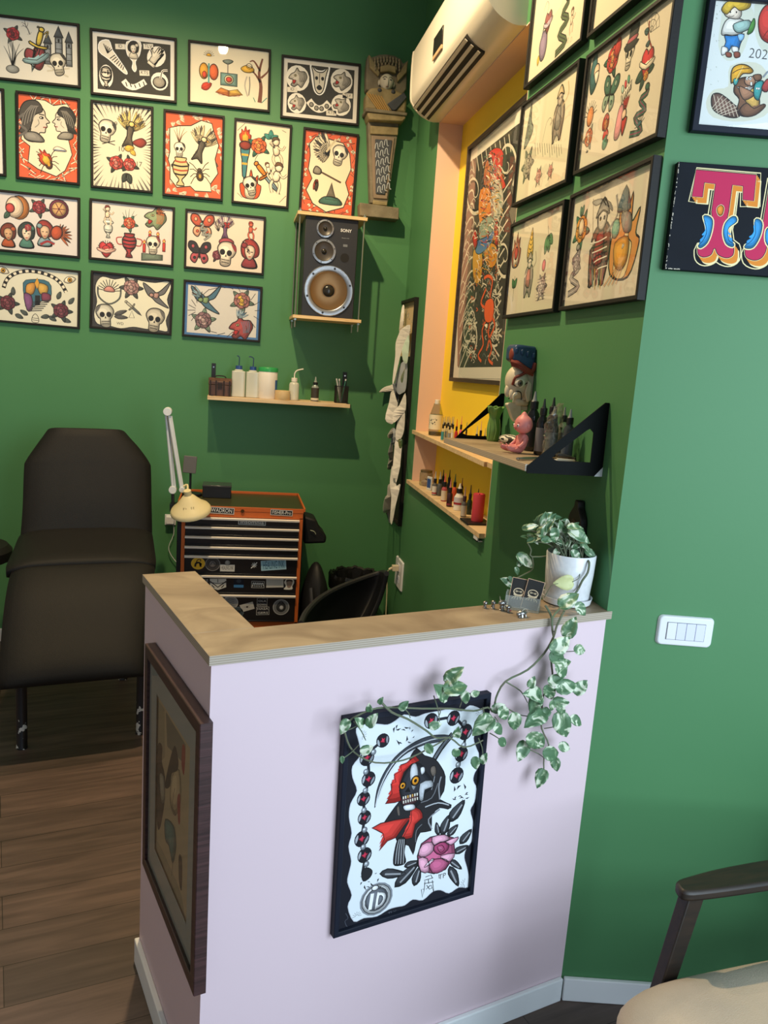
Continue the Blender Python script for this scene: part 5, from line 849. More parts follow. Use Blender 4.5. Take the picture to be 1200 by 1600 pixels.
# switch plate
h = [PR.hit(x, y, .01) for x, y in ((1029, 962), (1117, 967), (1113, 1013), (1027, 1008))]; cu = sum(p.x for p in h) / 4; cv = sum(p.y for p in h) / 4
SW = empty('light_switch', PR.M(cu, cv, 0, -.006), 'white four-rocker light switch plate on the right green wall', 'switch'); WP = mat('white_plastic', '#e6e8ec', .3, spec=.6); WP2 = mat('rocker_plastic', '#dcdff0', .35)
def rrect(w2, h2, r_, n=5): return [(sx * (w2 - r_) + r_ * math.cos(a0 + k * PI / 2 / n), sy * (h2 - r_) + r_ * math.sin(a0 + k * PI / 2 / n)) for sx, sy, a0 in ((1, 1, 0), (-1, 1, PI / 2), (-1, -1, PI), (1, -1, 1.5 * PI)) for k in range(n + 1)]
m = MB(); m.prism(rrect(.070, .0385, .012), 0, .009, taper=.93); m.build('plate', WP, SW, bev=.002)
m = MB(); m.prism(rrect(.0475, .0222, .001), .009, .0095); m.build('rocker_bed', mat('switch_gap', '#6a6e78', .6), SW)
for i in range(4): m = MB(); x = -.0466 + i * .0233; m.box((x + .0004, -.0212, .009), (x + .0229, .0212, .0115)); m.build('rocker', WP if i == 0 else WP2, SW, bev=.0008)
# air conditioner
AC = empty('air_conditioner', Vector((XN, 3.43, 2.785)), 'white wall-mounted air conditioner above the yellow recess', 'air conditioner')
ACM = mat('ac_white', '#e2dccd', .3, spec=.5); ACD = mat('ac_dark', '#2b2823', .7)
L = .595; prof = [(0, 0), (-.045, -.002), (-.10, .022), (-.138, .062), (-.150, .105), (-.152, .27), (-.14, .285), (-.1, .29), (0, .29)]
m = MB(); n = len(prof); sp = smooth(prof, False, 3); vs = []; 
for y in (-L + .004, L - .004): vs += [(x, y, z) for x, z in sp]
N = len(sp); m.add(vs, [(i, i + 1, N + i + 1, N + i) for i in range(N - 1)] + [tuple(range(N))[::-1], tuple(range(N, 2 * N)), (0, N, 2 * N - 1, N - 1)]); m.build('casing', ACM, AC, ang=30)
for s_ in (-1, 1):
    m = MB(); vs = []
    for y in (s_ * L, s_ * (L - .012)): vs += [(x * 1.02, y, z * 1.01 - .001) for x, z in sp]
    m.add(vs, [(i, i + 1, N + i + 1, N + i) for i in range(N - 1)] + [tuple(range(N)), tuple(range(N, 2 * N))]); m.build('end_cap', ACM, AC, ang=30)
def onac(t, off): # point on lower front curve between (-.045,-.002) and (-.138,.062)
    p0, p1 = Vector((-.045, -.002)), Vector((-.132, .052)); p = p0.lerp(p1, t); nrm = Vector((-.54, -.84)); return p + nrm * off
m = MB(); a_, b2 = onac(.1, .0125), onac(1.0, .0125); a2, b3 = onac(.18, -.005), onac(1.0, -.005); Y0, Y1 = -.32, .56
m.add([(a_.x, Y0, a_.y), (b2.x, Y0, b2.y), (b2.x, Y1, b2.y), (a_.x, Y1, a_.y), (a2.x, Y0, a2.y), (b3.x, Y0, b3.y), (b3.x, Y1, b3.y), (a2.x, Y1, a2.y)], [(0, 1, 2, 3), (4, 7, 6, 5), (0, 4, 5, 1), (1, 5, 6, 2), (2, 6, 7, 3), (3, 7, 4, 0)]); m.build('vent_opening', ACD, AC)
for t in (.3, .62, .9):
    m = MB(); c0 = onac(t, .0165); d = Vector((-.86, .51)) * .0062; e_ = Vector((.8, .6)) * .002
    P = [(c0 + d * s1 + e_ * s2) for s1, s2 in ((-1, -1), (1, -1), (1, 1), (-1, 1))]; m.add([(p.x, y, p.y) for y in (Y0 + .005, Y1 - .005) for p in P], [(0, 1, 2, 3), (7, 6, 5, 4), (0, 4, 5, 1), (1, 5, 6, 2), (2, 6, 7, 3), (3, 7, 4, 0)]); m.build('louvre', ACM, AC)
for i in range(10): m = MB(); y = Y0 + .05 + i * .085; c0 = onac(.2, .008); c1 = onac(.8, .008); m.cyl((c0.x, y, c0.y), (c1.x, y + .01, c1.y), .003, 6); m.build('guide_vane', ACM, AC)
m = MB(); m.box((-.157, -.02, .115), (-.151, .13, .185)); dp = m.build('display_panel', mat('ac_display', '#232222', .2), AC, bev=.001); m = MB(); m.box((-.1575, -.02, .100), (-.152, .13, .114)); m.build('display_trim', mat('ac_trim', '#c9a27a', .4), AC)
m = MB(); m.tube([(-.02, L - .001, .10), (-.05, L + .02, .09), (-.07, L + .03, .06), (-.05, L + .015, .04), (-.03, L - .001, .035)], .006, 6); m.build('hose', ACM, AC)
# ------------------------------------------------------------ materials for small things
BLK = mat('black_plastic', '#16161a', .4); BLKM = mat('matte_black_metal', '#1c1d20', .45); STEEL = mat('steel', '#b9bcc0', .28, metal=1)
ZINC = mat('zinc_rod', '#9aa39a', .35, metal=.9); PINE = wood('pine_board', '#cba46f', '#e3c796', .55, 5, (1, 1, 12), .05); PINES = wood('pine_shelf', '#c9a87a', '#e2c9a2', .55, 4, (1, 9, 9), .05)
LEATH = mat('black_leatherette', '#171615', .62, bump=.25, bscale=350, noise=.7, nscale=2, c2='#1b1a18', spec=.28)
ORNG = mat('orange_enamel', '#c4622a', .45, spec=.4); CHR = mat('drawer_trim', '#efe6da', .35)
CLEAR = glassy('clear_glass', '#d9e0da', .015, .03); CLEARB = glassy('clear_plastic', '#f4f6f2', .22, .12); SEMI = glassy('milky_plastic', '#e9e9dc', .62, .25)
def I(v, rz=0): return Matrix.Translation(Vector(v)) @ Matrix.Rotation(rz, 4, 'Z')

# ------------------------------------------------------------ loudspeaker on its hanging boards
a = at_y(474, 333, 4.27); b_ = at_y(562, 345, 4.27); c_ = at_y(556, 500, 4.27)
sx0, sx1, sz1, sz0 = .322, .602, at_y(518, 339, 4.25).z - .004, at_y(512, 497, 4.25).z + .004
cxm = (sx0 + sx1) / 2; sy = 4.265
TOPZ, BOTZ = sz1 + .014, sz0 - .016
hs = empty('hanging_shelf', (cxm, YB, BOTZ), 'pair of pale boards on four threaded rods holding the loudspeaker', 'shelf')
for nm, z0 in (('board', TOPZ - .012), ('board', BOTZ)):
    m = MB(); m.box((cxm - .176, 4.245, z0), (cxm + .176, YB, z0 + .016)); m.build(nm, PINE, hs, M=hs.matrix_world.inverted(), bev=.001)
for x in (cxm - .163, cxm + .163):
    for y in (4.262, 4.5): m = MB(); m.cyl((x, y, BOTZ - .045), (x, y, TOPZ + .02), .0042, 8); rd = m.build('threaded_rod', ZINC, hs, M=hs.matrix_world.inverted()); m = MB(); [m.cyl((x, y, z), (x, y, z + .008), .009, 6) for z in (BOTZ - .01,)]; m.build('nut', ZINC, rd); m = MB(); m.cyl((x, y, TOPZ + .004), (x, y, TOPZ + .012), .009, 6); m.build('nut', ZINC, rd)
SPM = mat('speaker_vinyl', '#23252b', .5, bump=.1, bscale=300); RING = mat('driver_ring', '#9a9c9e', .3, metal=.85); CONE = mat('driver_cone', '#3a3530', .35); GOLD = mat('bronze_cone', '#7d5f3a', .3, metal=.6)
SP = empty('loudspeaker', (cxm, sy, BOTZ + .0162), 'dark three-way loudspeaker on the hanging boards', 'loudspeaker'); Hs = TOPZ - .0125 - BOTZ - .0165; ws = (sx1 - sx0) / 2 - .006
m = MB(); m.box((-ws, 0, 0), (ws, .245, Hs)); m.build('cabinet', SPM, SP, bev=.003)
def spk(u, v): p = at_y(270 + u / 3.243, 280 + v / 3.243, sy); return p.x - cxm, p.z - (BOTZ + .0162)
RX = Matrix.Rotation(PI / 2, 4, 'X')
for (u, v, r, nm, dc) in ((772, 251, 45, 'tweeter', 1), (766, 366, 61, 'midrange_driver', 1), (789, 566, 125, 'woofer', 0)):
    x, z = spk(u, v); R = abs(spk(u + r, v)[0] - x); T = Matrix.Translation((x, -.001, z)) @ RX
    m = MB(); m.lathe([(R * .72, .0), (R * .74, .004), (R * .8, .008), (R * .97, .007), (R, .001)], 40, T=T, cap=False); g = m.build(nm, RING, SP)
    m = MB(); m.lathe([(.001, -.0), (R * .2, .001), (R * .7, .0035), (R * .745, .005), (R * .76, .001)] if dc else [(R * .24, .002), (R * .3, .001), (R * .68, .006), (R * .74, .008), (R * .77, .003)], 40, T=T, cap=False); m.build('cone', CONE if dc else GOLD, g)
    m = MB(); m.ball((x, -.003, z), (R * .22, .010, R * .22)); m.build('dust_cap', mat('dust_cap', '#26241f', .2), g)
    for k in range(6): a_ = k * PI / 3 + .3; m = MB(); m.cyl((x + R * .89 * math.cos(a_), -.0085, z + R * .89 * math.sin(a_)), (x + R * .89 * math.cos(a_), -.0105, z + R * .89 * math.sin(a_)), R * .045, 8); m.build('screw', BLK, g)
x, z = spk(871, 399); m = MB(); m.cyl((x, .004, z), (x, -.0012, z), .0225, 24); m.build('port', mat('port_black', '#0c0c0e', .7), SP)
A = Art(PB, 0, 0); A.frame(0, 0, 1)
for t, u, v, s_, c in (('SONY', 878, 262, .021, '#d8dade'), ('SPEAKER SYSTEM', 875, 300, .0052, '#9aa0a8')): x, z = spk(u, v); A.text(t, x, z, s_, c, 1, off=.02 if s_ > .01 else 0)
x, z = spk(874, 337); A.raw([(x - .011, z - .006), (x + .011, z - .006), (x + .011, z + .006), (x - .011, z + .006)], '#6f747c', 1)
A.mb.build('lettering', painted('speaker_print', .5, .3), SP, Matrix.Rotation(PI / 2, 4, 'X') @ Matrix.Translation((0, 0, .0005)), skip_smooth=True)

# ------------------------------------------------------------ carved wooden statue hung on the back wall
STN = mat('carved_grey_wood', '#8b836f', .8, bump=.9, bscale=45, noise=.9, nscale=16, c2='#5f5646'); GLD = mat('aged_gold_paint', '#a0906a', .6, bump=.8, bscale=60, noise=.9, nscale=22, c2='#756846'); FACE = mat('carved_face_paint', '#cfcabc', .6, bump=.2, bscale=40, noise=.6, nscale=20, c2='#b5ae9c'); SLT = mat('slate_carving', '#4c515a', .7, bump=.7, bscale=50, noise=.9, nscale=18, c2='#35393f')
SPX = 4.46
def stp(u, v, y=SPX): p = at_y(u, v, y); return p
bl = stp(566, 338); br_ = stp(621, 343); cx = (bl.x + br_.x) / 2; base_z = bl.z - .005
ST = empty('carved_statue', (cx, YB, base_z), 'carved wooden crowned figure on a tapered plinth, hung in the room corner', 'statue')
def SB_(pts, y0, y1, name, m_, par=ST, bev=.004, ox=0, oz=0):  # pts in photo px, extruded in y
    P = [(stp(*p).x - cx, stp(*p).z - base_z) for p in pts]; m = MB(); m.prism(P, 0, y1 - y0, T=Matrix.Translation((0, y1 - YB, 0)) @ Matrix.Rotation(PI / 2, 4, 'X')); return m.build(name, m_, par, bev=bev)
Zs = lambda u, v: (560 + u / 10, 60 + v / 10); Z9 = lambda u, v: (560 + u / 5.333, 180 + v / 5.333)
SB_([Z9(5, 735), Z9(330, 780), Z9(328, 878), Z9(8, 845)], 4.43, YB, 'base', STN)
SB_([Z9(100, 730), Z9(240, 752), Z9(340, 60), Z9(80, 55)], 4.455, YB, 'tapered_shaft', STN)
SB_([Z9(122, 695), Z9(238, 705), Z9(300, 190), Z9(108, 172)], 4.447, 4.47, 'shaft_panel', mat('panel_border', '#857462', .7, bump=.4))
pn = SB_([Z9(140, 660), Z9(218, 668), Z9(278, 215), Z9(135, 205)], 4.441, 4.46, 'carved_panel', SLT)
m = MB()
for j in range(6):
    for i in range(3):
        u0_, v0_ = 140 + j * 4 + i * 38, 240 + j * 72 - i * 14; P = [Z9(u0_, v0_ + 40), Z9(u0_ + 6, v0_), Z9(u0_ + 20, v0_ - 4), Z9(u0_ + 24, v0_ + 36), Z9(u0_ + 36, v0_ + 46)]
        m.tube([(stp(*p, 4.44).x - cx, 4.44 - YB, stp(*p, 4.44).z - base_z) for p in P if True], .0028, 5, sm=3)
m.build('raised_scrolls', mat('pale_carving', '#a9aeb4', .7), pn)
for v0_, nm in ((92, 'carved_band'), (712, 'carved_band')):
    x0_, x1_ = (95, 325) if v0_ < 200 else (118, 235); h_ = 70 if v0_ < 200 else 36; sb = SB_([Z9(x0_, v0_ + h_), Z9(x1_, v0_ + h_ + 12), Z9(x1_ + 5, v0_ + 16), Z9(x0_, v0_)], 4.445, 4.5, nm, GLD)
SB_([Z9(60, -5), Z9(385, 20), Z9(375, 55), Z9(350, 75), Z9(80, 60), Z9(70, 35)], 4.41, YB, 'cornice', GLD, bev=.006)
SB_([Zs(85, 1130), Zs(730, 1210), Zs(725, 1260), Zs(90, 1190)], 4.40, YB, 'upper_slab', STN)
SB_([Zs(100, 1130), Zs(105, 880), Zs(180, 800), Zs(380, 790), Zs(560, 830), Zs(700, 900), Zs(740, 980), Zs(725, 1200)], 4.425, YB, 'torso', GLD, bev=.012)
SB_([Zs(430, 1060), Zs(690, 880), Zs(735, 960), Zs(560, 1160), Zs(510, 1165)], 4.415, 4.45, 'shoulder_cloth', SLT)
m = MB()
for i in range(6): 
    p0, p1 = Zs(130 + i * 45, 850 + i * 10), Zs(330 + i * 30, 1140); a_, c1 = stp(*p0, 4.42), stp(*p1, 4.42); m.tube([(a_.x - cx, 4.422 - YB, a_.z - base_z), (c1.x - cx, 4.418 - YB, c1.z - base_z)], .0035, 6)
m.build('cloth_folds', mat('ochre_fold', '#b08a4c', .6, bump=.4), ST)
SB_([Zs(120, 800), Zs(125, 480), Zs(150, 260), Zs(200, 300), Zs(330, 255), Zs(440, 250), Zs(560, 270), Zs(660, 320), Zs(700, 400), Zs(765, 350), Zs(760, 560), Zs(750, 800), Zs(690, 880), Zs(560, 840), Zs(200, 830)], 4.455, YB, 'winged_headdress', STN, bev=.006)
for pts in ([(150, 270), (180, 300), (330, 560), (300, 620), (170, 480)], [(765, 360), (735, 400), (590, 600), (600, 700), (740, 560)]): SB_([Zs(*p) for p in pts], 4.435, 4.47, 'wing_feather', GLD, bev=.006)
m = MB(); rr = random.Random(4)
for row, (v0_, n_, r_) in enumerate(((300, 9, .0085), (350, 9, .009), (405, 8, .008), (455, 8, .007))):
    for i in range(n_): t = (i + .5) / n_; p = stp(*Zs(230 + t * 430, v0_ + 130 * (t - .5) ** 2 * 1.6 + 20 * t), 4.45); m.ball((p.x - cx, 4.448 - YB - row * .004, p.z - base_z), (r_ * .8, .012, r_ * 1.25), 8, 6)
m.build('crown_beads', mat('crown_beads', '#8d826a', .7, bump=.5), ST)
SB_([Zs(330, 560), Zs(325, 470), Zs(440, 440), Zs(560, 470), Zs(570, 580), Zs(450, 545)], 4.425, 4.47, 'crown_band', GLD, bev=.004)
fcp = stp(*Zs(447, 680), 4.43); fx, fz = fcp.x - cx, fcp.z - base_z
fr_ = abs(stp(*Zs(560, 680), 4.43).x - fcp.x); fh = abs(stp(*Zs(447, 545), 4.43).z - fcp.z)
def ff(p): return Vector((p.x * (1 - .28 * max(0, -p.z) ** 1.5), p.y, p.z))
m = MB(); m.ball((fx, 4.44 - YB, fz), (fr_, .032, fh), 24, 16, fn=ff); fc = m.build('head', FACE, ST)
m = MB(); m.ball((fx, 4.408 - YB, fz - .004), (.0045, .010, .019), 8, 8); m.build('nose', FACE, fc)
for s_ in (-1, 1):
    m = MB(); m.tube([(fx + s_ * .006, 4.407 - YB, fz + .014), (fx + s_ * .016, 4.409 - YB, fz + .019), (fx + s_ * .026, 4.416 - YB, fz + .012)], .0012, 5); m.build('eyebrow', SLT, fc)
    m = MB(); m.ball((fx + s_ * .015, 4.412 - YB, fz + .006), (.008, .003, .003), 10, 6); m.build('eye', SLT, fc); m = MB(); m.ball((fx + s_ * fr_ * 1.02, 4.445 - YB, fz - .004), (.007, .01, .014), 8, 6); m.build('ear', FACE, fc)
    m = MB(); m.ball((fx + s_ * fr_ * .95, 4.43 - YB, fz - .045), (.013, .012, .011), 12, 8); m.build('ear_ornament', SLT, ST)
m = MB(); m.ball((fx, 4.413 - YB, fz - .027), (.008, .004, .0025), 10, 6); m.build('mouth', mat('carved_lips', '#7d5a50', .6), fc)
m = MB(); m.cyl((fx, 4.45 - YB, fz - fh - .025), (fx, 4.45 - YB, fz - fh + .02), .013, 12); m.build('neck', FACE, ST)

# ------------------------------------------------------------ bottle kit
def label_mat(c): return mat('label_' + c, c, .5)
def bottle(name, label, cat, loc, h, r, body, cap, tip=None, lab=None, contents=None, group=None, caph=.16, shoulder=.78, tiph=.3, sq=False, labz=(.12, .62), capr=.62, lab2=None, rz=0, segs=18):
    o = empty(name, I(loc, rz), label, cat, group); bh = h * (1 - (tiph if tip else 0) - caph); n = 4 if sq else segs; rt = Matrix.Rotation(PI / 4, 4, 'Z') if sq else None; R = r * (1.25 if sq else 1)
    m = MB(); m.lathe([(R * .9, 0), (R, h * .012), (R, bh * shoulder), (R * .86, bh * (shoulder + .1)), (r * .52, bh * .96), (r * .5, bh)], n, T=rt); m.build('body', body, o, bev=r * .12 if sq else 0, ang=50)
    if contents: m = MB(); m.lathe([(R * .85, h * .01), (R * .93, h * .02), (R * .93, bh * contents[1])], n, T=rt); m.build('contents', contents[0], o)
    m = MB(); m.lathe([(r * capr, bh * .985), (r * capr, bh + h * caph * .92), (r * capr * .9, bh + h * caph)], 16); c = m.build('cap', cap, o)
    if tip: m = MB(); m.lathe([(r * capr * .7, bh + h * caph * .98), (r * .28, bh + h * caph + h * tiph * .25), (r * .13, bh + h * caph + h * tiph)], 12); m.build('nozzle', tip, o)
    if lab: m = MB(); m.lathe([(R * 1.015, bh * labz[0]), (R * 1.015, bh * labz[1])], n, T=rt, cap=False); l = m.build('label', lab, o)
    if lab2: m = MB(); m.lathe([(R * 1.025, bh * (labz[0] + .04)), (R * 1.025, bh * (labz[0] + .16))], n, T=rt, cap=False); m.build('label_band', lab2, o)
    return o
WCAP = mat('white_cap', '#e4ded2', .4); BCAP = mat('black_cap', '#161517', .35); BLU = mat('blue_cap', '#2c4a86', .35); GREY = mat('grey_tip', '#8b9294', .4)

# ------------------------------------------------------------ shelf on the back wall
def bx(x, y, Y=4.42): return at_y(x, y, Y).x
shz = 1.412; SHF = empty('wall_shelf', (.245, YB, shz - .02), 'long narrow pine shelf on black brackets on the back wall', 'shelf')
x0_, x1_ = at_y(324, 620, 4.33).x, at_y(547, 635, 4.33).x
m = MB(); m.box((x0_ - .245, -.2, 0), (x1_ - .245, -.002, .02)); m.build('shelf_board', PINES, SHF, bev=.001)
for x in (x0_ + .012, x1_ - .022):
    m = MB(); m.box((x - .245, -.006, .02), (x - .245 + .022, -.001, .185)); m.box((x - .245 + .004, -.19, .0205), (x - .245 + .018, -.001, .024)); bk = m.build('bracket', BLKM, SHF)
    m = MB(); m.cyl((x - .245 + .011, -.006, .165), (x - .245 + .011, -.008, .165), .004, 10); m.build('screw', STEEL, bk)
Zt = lambda u: 300 + u / 4.286; SZ = shz + .0005
def sh(u, v, Y=4.41): p = at_z(Zt(u), 540 + v / 4.286, SZ); return Vector((at_y(Zt(u), 540 + v / 4.286, Y).x, Y, SZ))
TRK = wood('trunk_wood', '#3c2418', '#5b3a28', .5, 8, (6, 6, 1)); BRN = mat('trunk_metal', '#2c2019', .5, metal=.3)
p = sh(187, 320); w2 = .5 * (at_y(Zt(262), 615, 4.35).x - at_y(Zt(112), 615, 4.35).x); TR = empty('wooden_trunk_box', I(p), 'small dark brown wooden trunk box at the left end of the back shelf', 'box')
m = MB(); m.box((-w2, -.05, 0), (w2, .05, .058)); m.build('body', TRK, TR, bev=.003)
m = MB(); m.prism([(-.052, .058), (.052, .058), (.052, .075), (.03, .092), (-.03, .092), (-.052, .075)], -w2 - .002, w2 + .002, T=Matrix(((0, 0, 1, 0), (1, 0, 0, 0), (0, 1, 0, 0), (0, 0, 0, 1)))); lid = m.build('lid', TRK, TR, bev=.002)
for x in (-w2 + .008, w2 - .008, -.02, .02): m = MB(); m.box((x - .004, -.0535, 0), (x + .004, -.05, .08)); m.build('strap', BRN, TR)
m = MB(); m.box((-.012, -.056, .04), (.012, -.05, .068)); m.build('latch', BRN, TR); m = MB(); m.tube([(-.03, 0, .09), (-.02, 0, .102), (.02, 0, .102), (.03, 0, .09)], .003, 6); m.build('handle', BRN, lid)
def wash(u, vb, vt, wpx, lab, fill, dx):
    p = sh(u, vb); r = wpx / 2 / 4.286 / FPX * 4.5 * 1.0; h = (vb - vt) / 4.286 / FPX * 4.5
    o = empty('wash_bottle', I(p), lab, 'bottle', 'wash bottles on the back shelf'); m = MB(); m.prism(rrect(r, r * .8, r * .35), 0, h * .93); m.lathe([(r * .75, h * .93), (r * .45, h)], 16); m.build('body', SEMI, o, bev=.003)
    m = MB(); m.prism(rrect(r * .93, r * .72, r * .3), .002, h * fill); m.build('liquid', mat('pale_liquid', '#b9bba8', .3), o); m = MB(); m.lathe([(r * .5, h * .98), (r * .48, h * 1.12)], 16); cp = m.build('cap', BLU, o)
    hh = h; m = MB(); m.tube([(0, 0, hh * 1.1), (.001, 0, hh * 1.35), (.0, 0, hh * 1.42), (dx * .6, 0, hh * 1.47), (dx, 0, hh * 1.455)], .0026, 6); m.build('spout', mat('blue_spout', '#26365e', .4), cp)
wash(308, 327, 152, 86, 'clear wash bottle with blue cap beside the trunk box', .6, -.012); wash(402, 335, 160, 84, 'clear wash bottle with blue cap beside the wipes canister', .12, -.024)
p = sh(504, 340, 4.40); r = 61 / 4.286 / FPX * 4.45; CN = empty('wipes_canister', I(p), 'white wipes canister with a green lid on the back shelf', 'canister')
m = MB(); m.lathe([(r * .96, 0), (r, .004), (r, .142), (r * .97, .146)], 32); m.build('tub', mat('tub_white', '#e6e0d4', .4), CN); m = MB(); m.lathe([(r * 1.03, .142), (r * 1.03, .158), (r * .98, .163), (r * .5, .166)], 32); m.build('lid', mat('green_lid', '#2f9a55', .35), CN)
m = MB(); ang0 = -.75; vs = [(r * 1.006 * math.cos(ang0 + k * .1), r * 1.006 * math.sin(ang0 + k * .1), z) for z in (.03, .1) for k in range(9)]; m.add(vs, [(k, k + 1, 9 + k + 1, 9 + k) for k in range(8)]); m.build('label', mat('blue_label', '#2f5f9e', .4), CN)
p = sh(604, 356, 4.37); r = 50 / 4.286 / FPX * 4.4; o = empty('wooden_disc', I(p), 'low round pale wooden tub in front of the wipes canister', 'tub'); m = MB(); m.lathe([(r * .97, 0), (r, .003), (r, .046), (r * .97, .049), (r * .9, .049)], 28); m.build('side', wood('pale_beech', '#c8a872', '#dcc294', .5, 4, (1, 1, 6)), o); m = MB(); m.lathe([(r * .9, .0485), (.001, .0487)], 28, cap=False); m.build('top', PINES, o)
p = sh(680, 352, 4.40); o = bottle('wash_bottle', 'small clear wash bottle with a bent white spout on the back shelf', 'bottle', p, .118, .027, SEMI, WCAP, group=None, caph=.15, shoulder=.82, contents=(mat('amber_dregs', '#a8844a', .4), .12), capr=.6)
m = MB(); m.tube([(0, 0, .115), (0, 0, .14), (.012, 0, .158), (.045, 0, .168)], .0032, 6); m.build('spout', WCAP, o)
p = sh(821, 362, 4.39); bottle('ink_bottle', 'clear ink bottle with black collar standing alone near the right of the back shelf', 'bottle', p, .132, .021, CLEARB, BCAP, CLEARB, mat('ink_label', '#3a3630', .5), caph=.09, tiph=.22, labz=(.05, .8), contents=(mat('pink_dregs', '#c9b09a', .5), .15), lab2=mat('label_cream', '#d8ceb8', .6))
p = sh(997, 372, 4.41); CP = empty('pen_cup', I(p), 'black mesh pen cup at the right end of the back shelf', 'cup'); MSH = mat('black_mesh', '#1d1d1c', .6); m = MB(); m.prism(rrect(.034, .03, .006), 0, .003)
for k in range(22):
    P = rrect(.034, .03, .006); 
    for i in range(0, len(P)): m.cyl((P[i][0], P[i][1], 0), (P[i][0], P[i][1], .088), .0011, 4) if k == 0 else None
    z = .004 + k * .004; m.tube([(x, y, z) for x, y in P + P[:1]], .0008, 4, sm=1)
m.build('mesh_wall', MSH, CP); m = MB(); P = rrect(.034, .03, .006); m.tube([(x, y, .09) for x, y in P + P[:1]], .002, 6, sm=1); m.build('rim', BLK, CP)
for i, (dx, dy, c, lab) in enumerate(((-.028, .01, '#c9c9c6', 'silver pen leaning left in the mesh cup'), (-.016, -.01, '#8d8f92', 'grey pen leaning in the mesh cup'), (.02, .01, '#2f6a52', 'green pen in the mesh cup'))):
    o = empty('pen', I(p + Vector((0, 0, .004))), lab, 'pen', 'pens in the mesh cup'); m = MB(); m.cyl((dx * .1, dy * .3, 0), (dx, dy, .118), .0038, 8); m.build('barrel', mat('pen_' + c, c, .3), o); m = MB(); m.cyl((dx, dy, .116), (dx * 1.06, dy * 1.06, .125), .0042, 8); m.build('cap', mat('pen_cap', '#dcdcd8', .3), o)

# ------------------------------------------------------------ tool chest
cf = 4.035; cz = .885; cl = at_y(275.5, 850, cf).x; cr_ = at_y(478, 797, 4.12).x - .012; cl = at_y(277, 800, cf).x; cr_ = at_y(475, 815, cf).x
f0 = at_y(286, 880, cf).x; f1 = at_y(466, 880, cf).x
CH = empty('tool_chest', ((cl + cr_) / 2, cf, 0), 'orange and black rolling tool chest with sticker-covered drawers against the back wall', 'tool chest'); ccx = (cl + cr_) / 2
SBK = mat('chest_black', '#17191c', .35, spec=.5); DRW = mat('drawer_black', '#141518', .28, spec=.6)
m = MB(); m.box((cl - ccx, .004, .09), (cr_ - ccx, .44, cz - .012)); m.build('body', SBK, CH, bev=.004)
zs = [at_y(380, y, cf).z for y in (809, 823.5, 838.5, 854, 868.5, 898.5, 928, 971)]
m = MB(); 
for a_, b1 in (((f0 - ccx - .012, -.004), (f0 - ccx + .006, .006)), ((f1 - ccx - .006, -.004), (f1 - ccx + .012, .006))): m.box((a_[0], a_[1], .1), (b1[0], b1[1], cz - .045))
m.box((f0 - ccx - .012, -.004, cz - .052), (f1 - ccx + .012, .006, cz)); m.box((f0 - ccx - .012, -.004, .1), (f1 - ccx + .012, .006, zs[-1] + .002)); m.build('front_frame', ORNG, CH, bev=.0015)
m = MB(); TW = cr_ - ccx + .004
m.box((-TW, -.004, cz - .012), (TW, .455, cz - .006)); m.build('top_tray', mat('tray_mat', '#3d3a1f', .35), CH)
m = MB(); m.box((-TW, -.006, cz - .012), (-TW + .008, .455, cz + .006)); m.box((TW - .008, -.006, cz - .012), (TW, .455, cz + .006)); m.box((-TW + .008, .447, cz - .012), (TW - .008, .455, cz + .006)); m.box((-TW + .008, -.006, cz - .02), (TW - .008, .002, cz + .002)); m.build('top_rim', ORNG, CH, bev=.001)
edges = [856.7 - .0, 0]
tp = [(380, 809), (380, 823.5), (380, 838.5), (380, 854), (380, 868.5), (380, 898.5), (380, 928)]
zs = [at_y(x, y, cf).z for x, y in tp] + [at_y(380, 971, cf).z]
def zy(px_y): return at_y(380, px_y, cf).z
for i in range(7):
    zt, zb = zs[i], zs[i + 1]; x0_, x1_ = f0 - ccx + .007, f1 - ccx - .007
    m = MB(); m.box((x0_, -.006, zb + .004), (x1_, .004, zt - .002)); m.box((x0_, -.014, zb + .0035), (x1_, -.006, zb + .010)); d = m.build('drawer', DRW, CH, bev=.001)
    m = MB(); m.prism([(0, 0), (-.016, .002), (-.018, .010), (-.012, .0125), (0, .0125)], x0_ - .001, x1_ + .001, T=Matrix(((0, 0, 1, 0), (1, 0, 0, -.006), (0, 1, 0, zt - .0135), (0, 0, 0, 1)))); m.build('handle', CHR, d)
m = MB(); m.cyl((at_y(379, 798, cf).x - ccx, -.012, zy(798)), (at_y(379, 798, cf).x - ccx, -.004, zy(798)), .009, 16); m.build('lock', mat('brass_lock', '#6a4a2a', .3, metal=.8), CH)
for sx_ in (-1, 1):
    for yy in (.05, .39): m = MB(); m.cyl((sx_ * (TW - .07) - .012, yy, .04), (sx_ * (TW - .07) + .012, yy, .04), .04, 20); m.cyl((sx_ * (TW - .07), yy, .04), (sx_ * (TW - .07), yy, .095), .012, 8); m.build('caster', BLK, CH)
